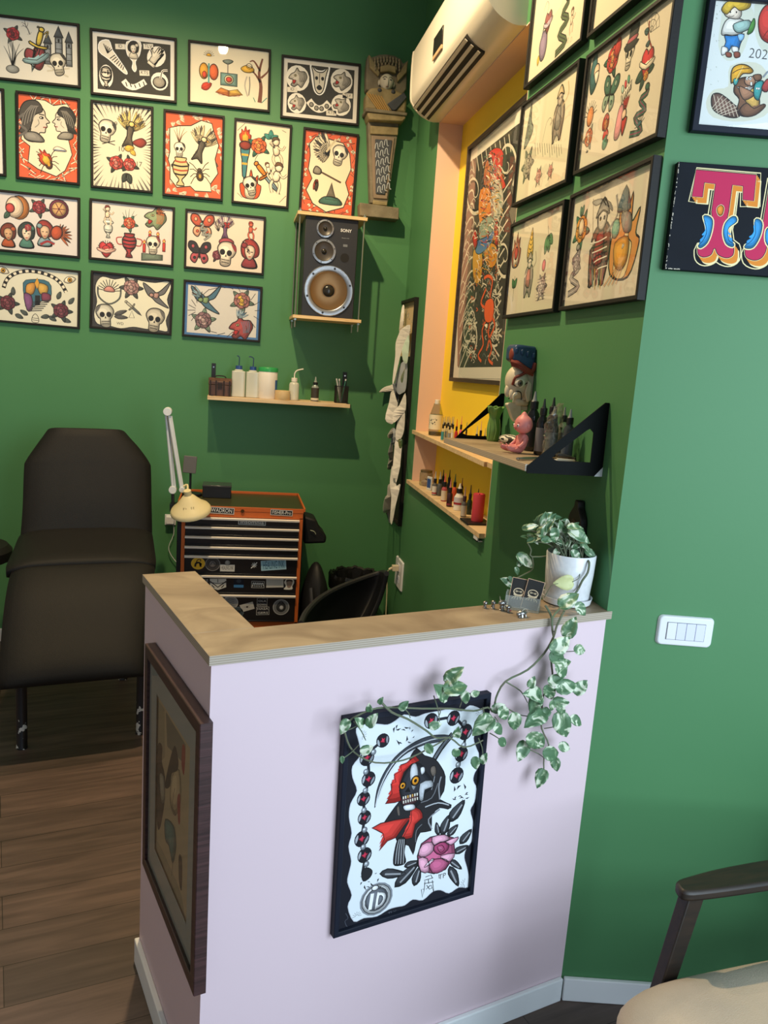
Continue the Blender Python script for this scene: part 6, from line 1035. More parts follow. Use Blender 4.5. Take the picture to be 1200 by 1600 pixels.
def sticker(name, cxp, cyp, wpx, hpx, c, rot=0, round_=False, txt=None, tc='#e8e8e4', ts=.6, border=None, draw=None, lab=None):
    P = Plane((0, cf - .0068, 0), (1, 0, 0)); h_ = P.hit(cxp, cyp); k = 4.0 / FPX * 1.03; A = Art(P, 0, 0); A.frame(h_.x, h_.y, k * wpx / 2, rot); asp = hpx / wpx
    if round_: A.ell(0, 0, 1, asp, border or c, 0, 0, n=28); A.ell(0, 0, .9, .9 * asp, c, 0, .5, n=28)
    elif wpx: A.shape([(-1, -asp), (1, -asp), (1, asp), (-1, asp)], border or c, 0, 0, sm=1); A.shape([(-.95, -asp + .05), (.95, -asp + .05), (.95, asp - .05), (-.95, asp - .05)], c, 0, .5, sm=1)
    if txt:
        L_ = txt.split('|')
        for i, t in enumerate(L_): vs, _ = text_tris(t, 0); wd = max(v[0] for v in vs) - min(v[0] for v in vs); s_ = asp * 2 / len(L_) * ts * 1.12; sxx = min(1.6, 1.68 / (wd * s_)); A.text(t, 0, asp * (1 - (2 * i + 1) / len(L_)), s_, tc, 1, 0, 0, sxx)
    if draw: draw(A)
    o = A.mb.build(name, painted('sticker_vinyl', .4, .4), CH, Matrix.Translation((-ccx, -.0068 if True else 0, 0)) @ Matrix.Rotation(PI / 2, 4, 'X'), skip_smooth=True)
    if lab: o['label'] = lab
S6 = lambda u, v: (280 + u / 6, 860 + v / 6); T6 = lambda u, v: (280 + u / 6, 780 + v / 6)
sticker('badge', *T6(385, 106), 42, 10, '#1a1a1c', -.03, txt='KWADRON', ts=.8, border='#c9c9c6'); sticker('badge', *T6(960, 127), 34, 9, '#1a1a1c', -.03, txt='FISHER-Pro', ts=.75, border='#c9c9c6'); sticker('badge', *T6(683, 216), 42, 9, '#55595a', -.02, txt='Insomnia', tc='#d8dad8', ts=.85, border='#b9bcba')
def cat_(A): A.line([(-.4, -.5), (-.3, 0), (.2, .1), (.4, -.5)], .28, K, 1); A.line([(-.3, 0), (-.1, .5), (.3, .6), (.35, .3)], .12, K, 1); A.ell(.35, -.1, .2, .18, K, 0, 1)
sticker('sticker', *S6(177, 122), 21, 19, '#d8a92c', 0, True, draw=cat_, border='#e0b840', lab='round yellow sticker with a black animal'); sticker('sticker', *S6(314, 128), 23, 22, '#3f3d3c', 0, True, border='#7d7a78', draw=lambda A: (A.ell(0, 0, .5, .5, '#6a6664', .06, 2), A.line([(-.3, -.2), (0, .3), (.3, -.1)], .1, '#3f3d3c', 4)))
sticker('sticker', *S6(452, 165), 22, 11, '#c9c8c2', 0, txt='HEALING INK', tc='#2a2a2c', ts=.7, draw=lambda A: A.ell(0, .75, .4, .4, '#8d8c88', .05, 0)); sticker('sticker', *S6(885, 138), 39, 16, '#8fb9cc', .09, txt='HEALING INK', tc='#2f5570', ts=1.0, border='#a8cadb')
sticker('sticker', *S6(700, 138), 0.001, 0, '#000', 0) if False else None
def xs(A): A.frame(*A.loc(*S6(703, 138)), .014, 0); [A.line([(-math.cos(t), -math.sin(t)), (math.cos(t), math.sin(t))], .22, '#d6d6d2', 1, 1) for t in (.0, .8, 1.57, 2.35)]; A.line([(-1.1, -1.2), (1, 1)], .3, '#e8e8e4', 2, 1)
def mk(name, fn): 
    P = Plane((0, cf - .0068, 0), (1, 0, 0)); A = Art(P, 0, 0); fn(A); A.mb.build(name, painted('sticker_vinyl', .4, .4), CH, Matrix.Translation((-ccx, -.0068, 0)) @ Matrix.Rotation(PI / 2, 4, 'X'), skip_smooth=True)
mk('sticker', xs)
def owl(A): A.px([S6(288, 265), S6(440, 265), S6(440, 345), S6(362, 372), S6(290, 345)], '#c9c6bc', 0, 0, sm=1); A.pxl([S6(290, 290), S6(362, 345), S6(440, 290)], 1.6, K, 1, 1); A.pxl([S6(362, 268), S6(362, 300)], 1, K, 1, 1); A.pxl([S6(305, 325), S6(330, 350)], 1.4, K, 1, 1); A.pxl([S6(420, 325), S6(395, 350)], 1.4, K, 1, 1); A.pxl([S6(290, 300), S6(362, 310), S6(440, 300)], .8, K, 1, 1)
mk('sticker', owl)
sticker('sticker', *S6(232, 285), 16, 9, '#141518', 0, txt='ACE', tc='#b9b9b4'); sticker('sticker', *S6(558, 305), 15, 16, '#141c2a', 0, draw=lambda A: (A.ell(0, .4, .5, .4, '#3a424c', 0, 2), A.shape([(-1, -1), (1, -1), (1, -.4), (-1, -.4)], '#3f78a8', 0, 2, sm=1)))
def scr(A): [A.line([(-.85 + .28 * i, -.35), (-.7 + .28 * i, .3), (-.5 + .28 * i, -.25)], .09, '#dcdcd8' , 1) for i in range(6)]
sticker('sticker', *S6(738, 320), 20, 11, '#26272a', 0, border='#c9c9c4', draw=scr); sticker('sticker', *S6(897, 305), 27, 15, '#bdbcb6', .04, draw=lambda A: [A.line([(-.8, y), (.8, y + .02)], .03, '#8a8a84', 1, 1) for y in (-.3, -.1, .1, .3)])
mk('sticker', lambda A: (A.px([S6(980, 365), S6(1000, 335), S6(985, 300), S6(1005, 268), S6(1040, 262), S6(1075, 280), S6(1075, 310), S6(1060, 335), S6(1058, 365)], '#d8d5cc', 0, 0), A.px([S6(1008, 320), S6(1005, 285), S6(1035, 272), S6(1062, 290), S6(1055, 325), S6(1040, 350), S6(1015, 348)], '#8f7a6c', 0, 1), A.px([S6(1005, 295), S6(1010, 275), S6(1055, 275), S6(1062, 295), S6(1035, 288)], '#4a3f3a', 0, 2)))
sticker('sticker', *S6(480, 490), 24, 22, '#8a8b88', 0, True, border='#b9bab6', draw=lambda A: [A.line([(-.5, y), (0, y + .15), (.5, y)], .07, '#5a5b5a', 2) for y in (-.4, -.15, .1, .35)]); sticker('sticker', *S6(548, 580), 19, 18, '#3f4b50', 0, True, border='#5c6a70', draw=lambda A: A.leaf(-.5, -.2, .4, 1.1, .3, '#22282c', 2))
sticker('sticker', *S6(637, 530), 21, 12, '#b9b6ae', .3, draw=lambda A: (A.ell(0, 0, .15, .15, '#3a2f2c', 0, 2), [A.line([(0, 0), (x, y)], .04, '#6a5f5a', 1, 1) for x, y in ((.5, .2), (-.5, .1), (.4, -.2))]))
sticker('sticker', *S6(778, 475), 16, 17, '#23242a', 0, txt='STICK|OLA|DOWN', tc='#d8d8d4', ts=.62, border='#d0d0cc'); sticker('sticker', *S6(783, 567), 20, 13, '#23242a', .04, txt='HASA|GERS', tc='#d8d8d4', ts=.62, border='#c9c9c4')
sticker('sticker', *S6(955, 532), 26, 26, '#6f7173', 0, True, border='#a3a5a6', draw=lambda A: (A.ell(0, 0, .55, .6, '#3a3c3e', .05, 2), A.ell(.05, -.05, .28, .3, '#b9bbbc', .05, 4), A.line([(-.4, .4), (0, .75), (.4, .35)], .1, K, 5)))
# things on the chest
ctz = cz - .0055
b0 = at_y(316, 778, 4.30); b1 = at_y(361, 778, 4.30); BX = empty('black_case', I(((b0.x + b1.x) / 2, 4.36, ctz)), 'flat black box standing on the tool chest tray', 'box'); m = MB(); m.box((-(b1.x - b0.x) / 2, -.06, 0), ((b1.x - b0.x) / 2, .06, .06)); m.build('body', BLK, BX, bev=.003); m = MB(); m.box((-(b1.x - b0.x) / 2 - .001, -.062, .058), ((b1.x - b0.x) / 2 + .001, .062, .068)); m.build('lid', mat('clear_lid', '#3a3d3f', .2), BX, bev=.002)
pp = at_y(299, 768, 4.33); TS = empty('tablet_holder', I((pp.x, 4.36, ctz + .001)), 'grey clip-on screen on a thin black stand, on the tool chest', 'stand'); m = MB(); m.lathe([(.055, 0), (.055, .008), (.05, .012)], 28); m.build('base', BLK, TS); m = MB(); m.cyl((-.008, 0, .01), (-.008, 0, .13), .006, 10); m.build('post', BLK, TS); m = MB(); m.prism(rrect(.034, .045, .004), -.006, .006, T=Matrix.Translation((-.012, -.012, .165)) @ Matrix.Rotation(PI / 2 - .12, 4, 'X') @ Matrix.Rotation(-.06, 4, 'Z')); m.build('panel', mat('grey_panel', '#5d5a57', .4), TS, bev=.002)
# magnifier lamp
ly = 4.02; P0, P1, P2, P3 = at_y(262, 643, ly), at_y(270, 765, 4.06), at_y(283, 763, ly), at_y(297, 790, 3.97)
ML = empty('magnifier_lamp', (P1.x, 4.06, P1.z - .1), 'cream magnifier lamp on a folding grey arm over the tool chest', 'lamp'); LI = ML.matrix_world.inverted(); ARM = mat('lamp_arm_grey', '#d3d6d6', .4); LC = mat('cream_enamel', '#e3d3a2', .4, spec=.5)
for i, (a_, b1, r_) in enumerate(((P0 + Vector((-.008, .02, -.02)), P1 + Vector((0, 0, .01)), .007), (P0 + Vector((.004, .02, -.02)), P1 + Vector((.012, 0, .01)), .005), (P0 + Vector((.008, -.005, -.02)), P2 + Vector((0, 0, 0)), .0075), (P0 + Vector((.018, -.005, -.02)), P2 + Vector((.01, 0, .0)), .004))): m = MB(); m.cyl(a_, b1, r_, 10); m.build('arm_tube', ARM, ML, M=LI)
for a_, r_ in ((P0 + Vector((0, 0, 0)), .02), (P1, .019), (P2 + Vector((.005, 0, -.005)), .014)): m = MB(); m.cyl(a_ + Vector((0, -.02, 0)), a_ + Vector((0, .03, 0)), r_, 20); m.build('joint', ARM, ML, M=LI, bev=.002)
m = MB(); hc = at_y(298, 797, 3.97); Th = Matrix.Translation(hc) @ Matrix.Rotation(.32, 4, 'X') @ Matrix.Rotation(-.16, 4, 'Y'); R = .098; m.lathe([(R * .9, -.014), (R, -.010), (R, .002), (R * .93, .013), (R * .74, .026), (R * .5, .052), (R * .3, .075), (R * .16, .086)], 36, T=Th); hd = m.build('shade', LC, ML, M=LI)
m = MB(); m.cyl(Th @ Vector((0, 0, .08)), Th @ Vector((0, 0, .108)), .018, 14); m.build('neck', LC, hd); m = MB(); m.tube([Th @ Vector((0, 0, .1)), P2 + Vector((.03, -.01, .02)), P2 + Vector((.01, 0, .01))], .005, 8); m.build('cable', LC, ML, M=LI)
m = MB(); m.lathe([(R * .86, -.0125), (R * .86, -.006), (.001, -.006)], 36, T=Th, cap=False); m.build('lens', CLEAR, hd)
vs, fs = text_tris('P V - J E E', .0); m = MB(); m.add([Th @ (Matrix.Rotation(0, 4, 'Z') @ Vector((v[0] * .013, -.058 + v[1] * .010, .041 + v[1] * .0108))) for v in vs], fs); m.build('lettering', mat('brown_print', '#6a5a3a', .6), hd, skip_smooth=True)
m = MB(); m.cyl(P1 + Vector((0, 0, -.01)), P1 + Vector((.002, 0, -.075)), .008, 10); m.box((P1.x - .012, 4.045, P1.z - .11), (P1.x + .02, 4.1, P1.z - .07)); m.build('clamp', BLKM, ML, M=LI)
# wall adapter left of the chest
ap = at_y(266, 813, YB - .02); AD = empty('power_adapter', (ap.x, YB, ap.z), 'small white power adapter with a hanging cable, left of the tool chest', 'adapter'); m = MB(); m.box((-.022, -.035, -.02), (.022, -.002, .022)); m.build('body', WP, AD, bev=.003); m = MB(); m.box((-.03, -.006, -.03), (.03, 0, .03)); m.build('socket_plate', WP, AD, bev=.002)
m = MB(); m.tube([(.018, -.02, -.02), (.02, -.02, -.08), (-.005, -.02, -.15), (.01, -.02, -.2), (.05, -.02, -.26), (.06, -.02, -.36)], .002, 5); m.build('cable', WP, AD)

# ------------------------------------------------------------ black bin, tub chair and coat beside the chest
BB = mat('bin_bag', '#141413', .35, bump=.8, bscale=25, spec=.6); bnp = at_y(553, 893, 4.3)
BN = empty('waste_bin', (bnp.x + .01, 4.30, 0), 'tall black waste bin lined with a shiny bag, behind the tub chair', 'bin'); bz = at_y(553, 898, 4.3).z
m = MB(); m.lathe([(.10, 0), (.105, .01), (.135, bz - .01), (.138, bz - .004), (.125, bz - .004), (.10, .05)], 28, cap=False); m.build('bucket', mat('bin_plastic', '#1a1a1c', .5), BN)
rr = random.Random(8); ph = [rr.uniform(0, 6) for _ in range(6)]
def bag(u, v):
    a = 2 * PI * u; wv = .0035 * math.sin(9 * a + ph[0]) + .0025 * math.sin(23 * a + ph[1]); prof_ = [(.09, bz - .22), (.118, bz - .08), (.128, bz + .004), (.139, bz + .012), (.148, bz - .008), (.146, bz - .07)]; i = min(int(v * 5), 4); t = v * 5 - i; r = prof_[i][0] * (1 - t) + prof_[i + 1][0] * t + wv; z = prof_[i][1] * (1 - t) + prof_[i + 1][1] * t + wv * 1.2; return (r * math.cos(a), r * math.sin(a), z)
m = MB(); m.grid(bag, 72, 16, closeu=True); m.build('bin_liner', BB, BN)
# tub chair back: curved shell
TC = empty('tub_chair', (.50, 3.35, 0), 'black curved-back tub chair between the tool chest and the pink half wall', 'chair'); SH = mat('black_shell', '#0f1116', .5, spec=.25)
key = [((470, 975), 3.05), ((478, 958), 3.2), ((498, 937), 3.4), ((525, 921), 3.55), ((560, 907), 3.66), ((590, 897), 3.7), ((600, 895), 3.66), ((604, 897), 3.58)]
top = [at_y(p[0], p[1], y) - Vector((.50, 3.35, 0)) for p, y in key]; top = [Vector(p) for p in smooth([tuple(t) for t in top], False, 4)]
n_ = len(top); m = MB(); rows = []
for j in range(9):
    t = j / 8; rows.append([Vector((q_.x * (1 - .42 * t * t) - .02 * t, q_.y - .12 * t * t + .0, q_.z * (1 - t) + .42 * t)) for q_ in top])
vs = [p for r_ in rows for p in r_]; m.add(vs, [(j * n_ + i, (j + 1) * n_ + i, (j + 1) * n_ + i + 1, j * n_ + i + 1) for j in range(8) for i in range(n_ - 1)]); m.build('shell_back', SH, TC, solid=.022, bev=.004)
m = MB(); m.tube([tuple(p + Vector((0, 0, .002))) for p in top], .0125, 8, sm=1); m.build('rim', mat('shell_rim', '#2a2b2f', .4), TC)
m = MB(); m.lathe([(.2, .40), (.225, .42), (.225, .46), (.2, .475), (.001, .48)], 28, T=Matrix.Translation((-.06, -.08, 0))); m.build('seat', LEATH, TC)
for sx_, sy_ in ((-1, -1), (1, -1), (-1, 1), (1, 1)): m = MB(); m.cyl((-.06 + sx_ * .19, -.08 + sy_ * .19, 0), (-.06 + sx_ * .13, -.08 + sy_ * .13, .41), .012, 10); m.build('leg', BLKM, TC)
# black bag hanging off the chest side, and black bag below
hp = at_y(480, 830, 4.2); HB = empty('hanging_bag', (cr_ + .014, 4.22, hp.z), 'black bag hanging high on the right side of the tool chest', 'bag')
def px4(pts, y): return [(at_y(x, yy, y).x - (cr_ + .006), at_y(x, yy, y).z - hp.z) for x, yy in pts]
m = MB(); P = px4([(472, 806), (492, 812), (499, 828), (508, 838), (507, 849), (480, 850), (472, 850)], 4.14); m.prism(P, 0, .16, T=Matrix.Translation((.0, .08, 0)) @ Matrix.Rotation(PI / 2, 4, 'X')); m.build('body', mat('black_nylon', '#111113', .6, bump=.4, bscale=30), HB, bev=.012); m = MB(); m.tube([(.03, -.088, .02), (.05, -.092, .015), (.06, -.088, .0)], .002, 5); m.build('clip', mat('pale_clip', '#b8c0a8', .4), HB)
BG = empty('black_backpack', (cr_ + .085, 4.13, 0), 'black bag slumped on the floor between tool chest and tub chair', 'bag')
def bgf(p): return Vector((p.x * (1 + .08 * math.sin(5 * p.z + 2 * p.y)), p.y * (1 + .1 * math.sin(4 * p.x)), p.z if p.z > 0 else p.z))
z_ = at_y(490, 880, 4.1).z; m = MB(); m.ball((0, 0, z_ / 2), (.075, .11, z_ / 2), 24, 18, fn=bgf); m.build('body', mat('black_nylon', '#111113'), BG); m = MB(); m.tube([(-.03, -.09, z_ * .8), (-.02, -.14, z_ * .6), (.0, -.15, z_ * .4), (-.02, -.12, z_ * .2)], .01, 6); m.build('strap', mat('grey_strap', '#33343a', .6), BG)
# ------------------------------------------------------------ black tattoo chair
RZ = math.radians(14.2); c0 = Vector((-.567, 3.325, 0)); TCM = Matrix.Translation(c0) @ Matrix.Rotation(RZ, 4, 'Z')
TT = empty('tattoo_chair', TCM, 'black leatherette tattoo chair with raised backrest and paint-chipped black legs', 'chair'); LI = TCM.inverted()
def tl(x, y, yy): return LI @ at_y(x, y, yy)
def pad(name, outline, thick, bev=.022, puff=.012):
    # outline: list of (pos_left, pos_right) centre-surface stations going up the pad, thickness away from the sitter
    m = MB(); nu = 18; st = outline; N = len(st); vs = []; nrm = []
    for i, (l, r_) in enumerate(st):
        a = st[max(i - 1, 0)]; b = st[min(i + 1, N - 1)]; d = ((b[0] + b[1]) / 2 - (a[0] + a[1]) / 2).normalized(); nrm.append(Vector((1, 0, 0)).cross(d).normalized())
    top_, bot = [], []
    for i, (l, r_) in enumerate(st):
        tv = i / (N - 1)
        for k in range(nu):
            t = k / (nu - 1); e = min(t, 1 - t) * 2; ee = min(1, e * 3.2) ** .5; ev = min(1, min(tv, 1 - tv) * 9) ** .5; p = l.lerp(r_, t); q_ = thick / 2 * (.35 + .65 * min(ee, ev)) + puff * min(e * 1.4, 1) * min(1, min(tv, 1 - tv) * 4)
            top_.append(p + nrm[i] * q_); bot.append(p - nrm[i] * (thick / 2 * (.35 + .65 * min(ee, ev))))
    o = len(top_); fs = []
    for i in range(N - 1):
        for k in range(nu - 1): a = i * nu + k; fs.append((a, a + 1, a + nu + 1, a + nu)); fs.append((o + a, o + a + nu, o + a + nu + 1, o + a + 1))
    ring = [k for k in range(nu)] + [i * nu + nu - 1 for i in range(1, N)] + [(N - 1) * nu + k for k in range(nu - 2, -1, -1)] + [i * nu for i in range(N - 2, 0, -1)]
    for a, b in zip(ring, ring[1:] + ring[:1]): fs.append((b, a, o + a, o + b))
    m.add(top_ + bot, fs); return m.build(name, LEATH, TT, ang=75)
def stat(rows): return [(Vector(smp[0:3]), Vector(smp[3:6])) for smp in smooth([tuple(a) + tuple(b) for a, b in rows], False, 4)]
def row(y, v, xl, xr): a, b = tl(xl, v, y), tl(xr, v, y); return (Vector((a.x, (a.y + b.y) / 2, (a.z + b.z) / 2)), Vector((b.x, (a.y + b.y) / 2, (a.z + b.z) / 2)))
pad('leg_rest', stat([row(3.17, 1066, 1, 232), row(3.19, 1045, -1, 232), row(3.30, 990, 2, 236), row(3.42, 935, 8, 242), row(3.53, 900, 15, 246), row(3.57, 892, 20, 244)]), .075, puff=.008)
pad('seat', stat([row(3.56, 893, 10, 247), row(3.60, 884, 10, 248), row(3.75, 862, 20, 245), row(3.88, 843, 28, 242), row(3.93, 838, 32, 240)]), .085, puff=.012)
pad('backrest', stat([row(3.91, 843, 31, 240), row(3.93, 832, 32, 241), row(3.977, 790, 35, 240), row(4.039, 735, 37, 239), row(4.053, 722, 40, 236), row(4.078, 700, 55, 220), row(4.095, 685, 66, 206), row(4.107, 674, 74, 196), row(4.110, 671, 80, 190)]), .08, puff=.016)
LEGM = bpy.data.materials.new('chipped_leg'); LEGM.use_nodes = True; nt = LEGM.node_tree; b = nt.nodes['Principled BSDF']; b.inputs['Roughness'].default_value = .35
tc = nt.nodes.new('ShaderNodeTexCoord'); n = nt.nodes.new('ShaderNodeTexNoise'); n.inputs['Scale'].default_value = 38; n.inputs['Detail'].default_value = 5; nt.links.new(tc.outputs['Object'], n.inputs['Vector'])
sx = nt.nodes.new('ShaderNodeSeparateXYZ'); nt.links.new(tc.outputs['Object'], sx.inputs[0]); mr = nt.nodes.new('ShaderNodeMapRange'); mr.inputs['From Min'].default_value = 0; mr.inputs['From Max'].default_value = .3; mr.inputs['To Min'].default_value = .06; mr.inputs['To Max'].default_value = -.12; nt.links.new(sx.outputs[2], mr.inputs[0])
ad = nt.nodes.new('ShaderNodeMath'); nt.links.new(n.outputs[0], ad.inputs[0]); nt.links.new(mr.outputs[0], ad.inputs[1]); rp = nt.nodes.new('ShaderNodeValToRGB'); rp.color_ramp.interpolation = 'CONSTANT'; rp.color_ramp.elements[0].color = (*lin('#121318'), 1); rp.color_ramp.elements[1].position = .63; rp.color_ramp.elements[1].color = (*lin('#cfd0cc'), 1)
nt.links.new(ad.outputs[0], rp.inputs[0]); nt.links.new(rp.outputs[0], b.inputs['Base Color'])
for x, y, h_ in ((-.235, 0, .33), (.235, 0, .36), (-.235, .62, .56), (.235, .62, .56)): m = MB(); m.lathe([(.0225, 0), (.0225, .004), (.0215, .006), (.0215, h_)], 20, T=Matrix.Translation((x, y, 0))); m.build('leg', LEGM, TT)
m = MB(); m.box((-.25, -.02, .335), (-.22, .66, .365)); m.box((.22, -.02, .335), (.25, .66, .365)); m.box((-.24, .60, .50), (.24, .64, .53)); m.box((-.02, .3, .36), (.02, .64, .40)); m.build('frame', BLKM, TT)
m = MB(); m.box((-.2, .60, .53), (-.17, .64, .62)); m.box((.17, .60, .53), (.2, .64, .62)); m.build('frame', BLKM, TT)
# rolling stool at the left edge
so = at_z(-6, 1093, .0); RS = empty('rolling_stool', (so.x - .16, so.y + .18, 0), 'black rolling stool at the left edge of the view, beside the tattoo chair', 'stool')
m = MB(); m.lathe([(.15, .60), (.185, .615), (.19, .66), (.17, .685), (.001, .69)], 32); m.build('seat', LEATH, RS); m = MB(); m.cyl((0, 0, .1), (0, 0, .6), .02, 16); m.build('column', CHR, RS)
for k in range(5):
    a = -.82 + k * 2 * PI / 5; m = MB(); m.tube([(0, 0, .12), (.12 * math.cos(a), .12 * math.sin(a), .10), (.23 * math.cos(a), .23 * math.sin(a), .075)], .013, 8); lg = m.build('foot', STEEL, RS); m = MB(); m.cyl((.23 * math.cos(a) - .012, .23 * math.sin(a), .028), (.23 * math.cos(a) + .012, .23 * math.sin(a), .028), .028, 18); m.cyl((.23 * math.cos(a), .23 * math.sin(a), .03), (.23 * math.cos(a), .23 * math.sin(a), .075), .008, 8); m.build('caster', BLK, lg)

# ------------------------------------------------------------ armchair in the foreground
DW = wood('dark_walnut', '#16120f', '#2a1e16', .5, 5, (1.5, 14, 14), .1); BEI = mat('beige_fabric', '#c2b3a0', .9, bump=.5, bscale=420, noise=.8, nscale=9, c2='#aca295')
AM = Matrix.Translation((1.30, 1.22, 0)) @ Matrix.Rotation(math.radians(7), 4, 'Z'); AR = empty('armchair', AM, 'mid-century armchair with dark wooden arms and a beige cushion, lower right', 'armchair'); LI = AM.inverted()
t0 = LI @ at_z(1046, 1372, .612); t1 = LI @ at_z(1200, 1343, .612); t2 = LI @ at_z(1200, 1379, .612)
az = .612; yb0 = (t1.y); yf0 = t2.y; xt = t0.x
pts = smooth([(xt, (yb0 + yf0) / 2 - .012), (xt + .01, yb0 - .022), (xt + .05, yb0 - .012), (xt + .16, yb0), (xt + .35, yb0 + .004), (xt + .56, yb0 - .004), (xt + .58, (yb0 + yf0) / 2), (xt + .56, yf0 + .004), (xt + .35, yf0), (xt + .16, yf0 + .0), (xt + .04, yf0 + .004), (xt + .008, yf0 + .01)], True, 3)
def arm(dy, nm): m = MB(); m.prism([(x, y + dy) for x, y in pts], az - .024, az); m.build(nm, DW, AR, bev=.007)
arm(0, 'arm'); arm(-.60, 'arm')
ymid = (yb0 + yf0) / 2
for dy in (0, -.60):
    l0 = Vector((xt + .045, ymid + dy, az - .024)); l1 = Vector((xt - .065, ymid + dy + .0, 0)); m = MB(); d = (l1 - l0); T = Matrix.Translation(l0) @ d.to_track_quat('Z', 'Y').to_matrix().to_4x4(); m.prism([(-.016, -.020), (.016, -.020), (.016, .020), (-.016, .020)], 0, d.length, T=T, taper=.8); m.build('leg', DW, AR, bev=.003)
    l0 = Vector((xt + .50, ymid + dy, az - .024)); l1 = Vector((xt + .62, ymid + dy, 0)); m = MB(); d = (l1 - l0); T = Matrix.Translation(l0) @ d.to_track_quat('Z', 'Y').to_matrix().to_4x4(); m.prism([(-.016, -.020), (.016, -.020), (.016, .020), (-.016, .020)], 0, d.length, T=T, taper=.8); m.build('leg', DW, AR, bev=.003)
for a_, b1 in (((xt - .02, ymid - .60, .27), (xt + .02, ymid, .31)), ((xt + .50, ymid - .60, .25), (xt + .54, ymid, .29))): m = MB(); m.box(a_, b1); m.build('rail', DW, AR, bev=.003)
cyb = ymid - .028; cx0 = xt - .055
def cushion(cx_, cy_, w, d, z0, z1, name, m_, p=5):
    m = MB(); N = 40; M_ = 14
    def f(u, v):
        a = 2 * PI * u; b = PI * (v - .5); c, s_ = math.cos(a), math.sin(a); e = 2 / p; sg = lambda t: (abs(t) ** e) * (1 if t >= 0 else -1); cb, sb = abs(math.cos(b)) ** .45, sg(math.sin(b)) if abs(math.sin(b)) < 1 else math.sin(b)
        x = sg(c) * cb; y = sg(s_) * cb; z = (abs(math.sin(b)) ** .8) * (1 if b > 0 else -1); return (cx_ + x * w / 2, cy_ + y * d / 2, (z0 + z1) / 2 + z * (z1 - z0) / 2 * (1 - .12 * (x * x + y * y)))
    m.grid(f, N, M_, closeu=True); return m.build(name, m_, AR, ang=80)
cu_ = cushion(cx0 + .27, cyb - .275, .82, .57, .30, .455, 'seat_cushion', BEI)
cushion(cx0 + .70, cyb - .275, .14, .52, .40, .86, 'back_cushion', BEI)

# ------------------------------------------------------------ recess shelves
WS = lambda u, v: (630 + u / 6.667, 600 + v / 6.667)
for nm, z1, lab in (('recess_shelf', 1.317, 'upper pale board in the yellow recess, crowded with small bottles'), ('recess_shelf', 1.060, 'lower pale board at the foot of the yellow recess')):
    xf = XN - (.012 if z1 > 1.2 else .022); y1 = NY1 - .002 if z1 > 1.2 else 4.03; o = empty(nm, (XN, 3.4, z1 - .018), lab, 'shelf', 'boards in the yellow recess'); m = MB()
    yend = NY0 + .06 if z1 > 1.2 else NY0 + .01; m.box((xf - XN, yend - 3.4, 0), (-.0005, 4.055 - 3.4, .018)); m.box((-.0005, NY0 + .003 - 3.4, .0), (XY - XN - .001, NY1 - .005 - 3.4, .018)) if z1 > 1.2 else m.box((-.0005, NY0 + .003 - 3.4, .006), (XY - XN - .001, NY1 - .005 - 3.4, .018)); m.build('board', PINES, o)
m = MB(); pb = at_x(747, 826, XN - .012); o = empty('corner_bracket', (XN - .013, NY0 + .05, 1.03), 'white metal angle end under the lower recess board', 'bracket'); m.box((-.008, -.02, -.006), (.012, .03, -.002)); m.box((-.008, -.02, -.006), (-.004, .03, .011)); m.build('angle', WP, o)
def nb(u, v, z, X): p = at_x(*WS(u, v), X); return Vector((X, p.y, z))
PXM = lambda y: y * .985 / FPX  # metres per photo pixel around depth y
def small(u, vb, vt, wz, X, z, label, body, cap, tip, lab=None, lab2=None, cont=None, group='small ink bottles in the yellow recess', **k):
    p = nb(u, vb, z, X); s_ = PXM(p.y) / 6.667; return bottle('ink_bottle', label, 'bottle', p, at_x(*WS(u, vt), X).z - z, wz / 2 * s_, body, cap, tip, lab, cont, group, labz=(.08, .72), lab2=lab2, segs=14, **k)
def tm(c): return mat('tip_' + c, c, .4)
# large bottle on the upper board
p = nb(318, 512, 1.3172, .965); p.y = 3.80; s_ = PXM(p.y) / 6.667; o = bottle('large_bottle', 'large clear glass bottle with a white cap and cream label in the yellow recess', 'bottle', p, 385 * s_, 74 * s_, CLEAR, WCAP, None, mat('cream_label', '#e6dcc0', .5), (mat('amber_liquid', '#6a5230', .2), .12), None, caph=.11, shoulder=.62, labz=(.2, .66), capr=.38, segs=24)
r_ = 74 * s_; m = MB(); rr = random.Random(3)
for i in range(26):
    a = PI + .35 + rr.uniform(-.9, 1.1); z = rr.uniform(.055, .085) * 1.0 * (385 * s_ / .19); R = r_ * 1.02; w_2 = rr.uniform(.05, .13); m.add([(R * math.cos(a), R * math.sin(a), z), (R * math.cos(a + w_2), R * math.sin(a + w_2), z + .002), (R * math.cos(a + w_2 * .8), R * math.sin(a + w_2 * .8), z + .006), (R * math.cos(a - w_2 * .2), R * math.sin(a - w_2 * .2), z + .005)], [(0, 1, 2, 3)])
m.build('label_print', mat('label_ink', '#23201c', .6), o, skip_smooth=True)
for a in (): pass
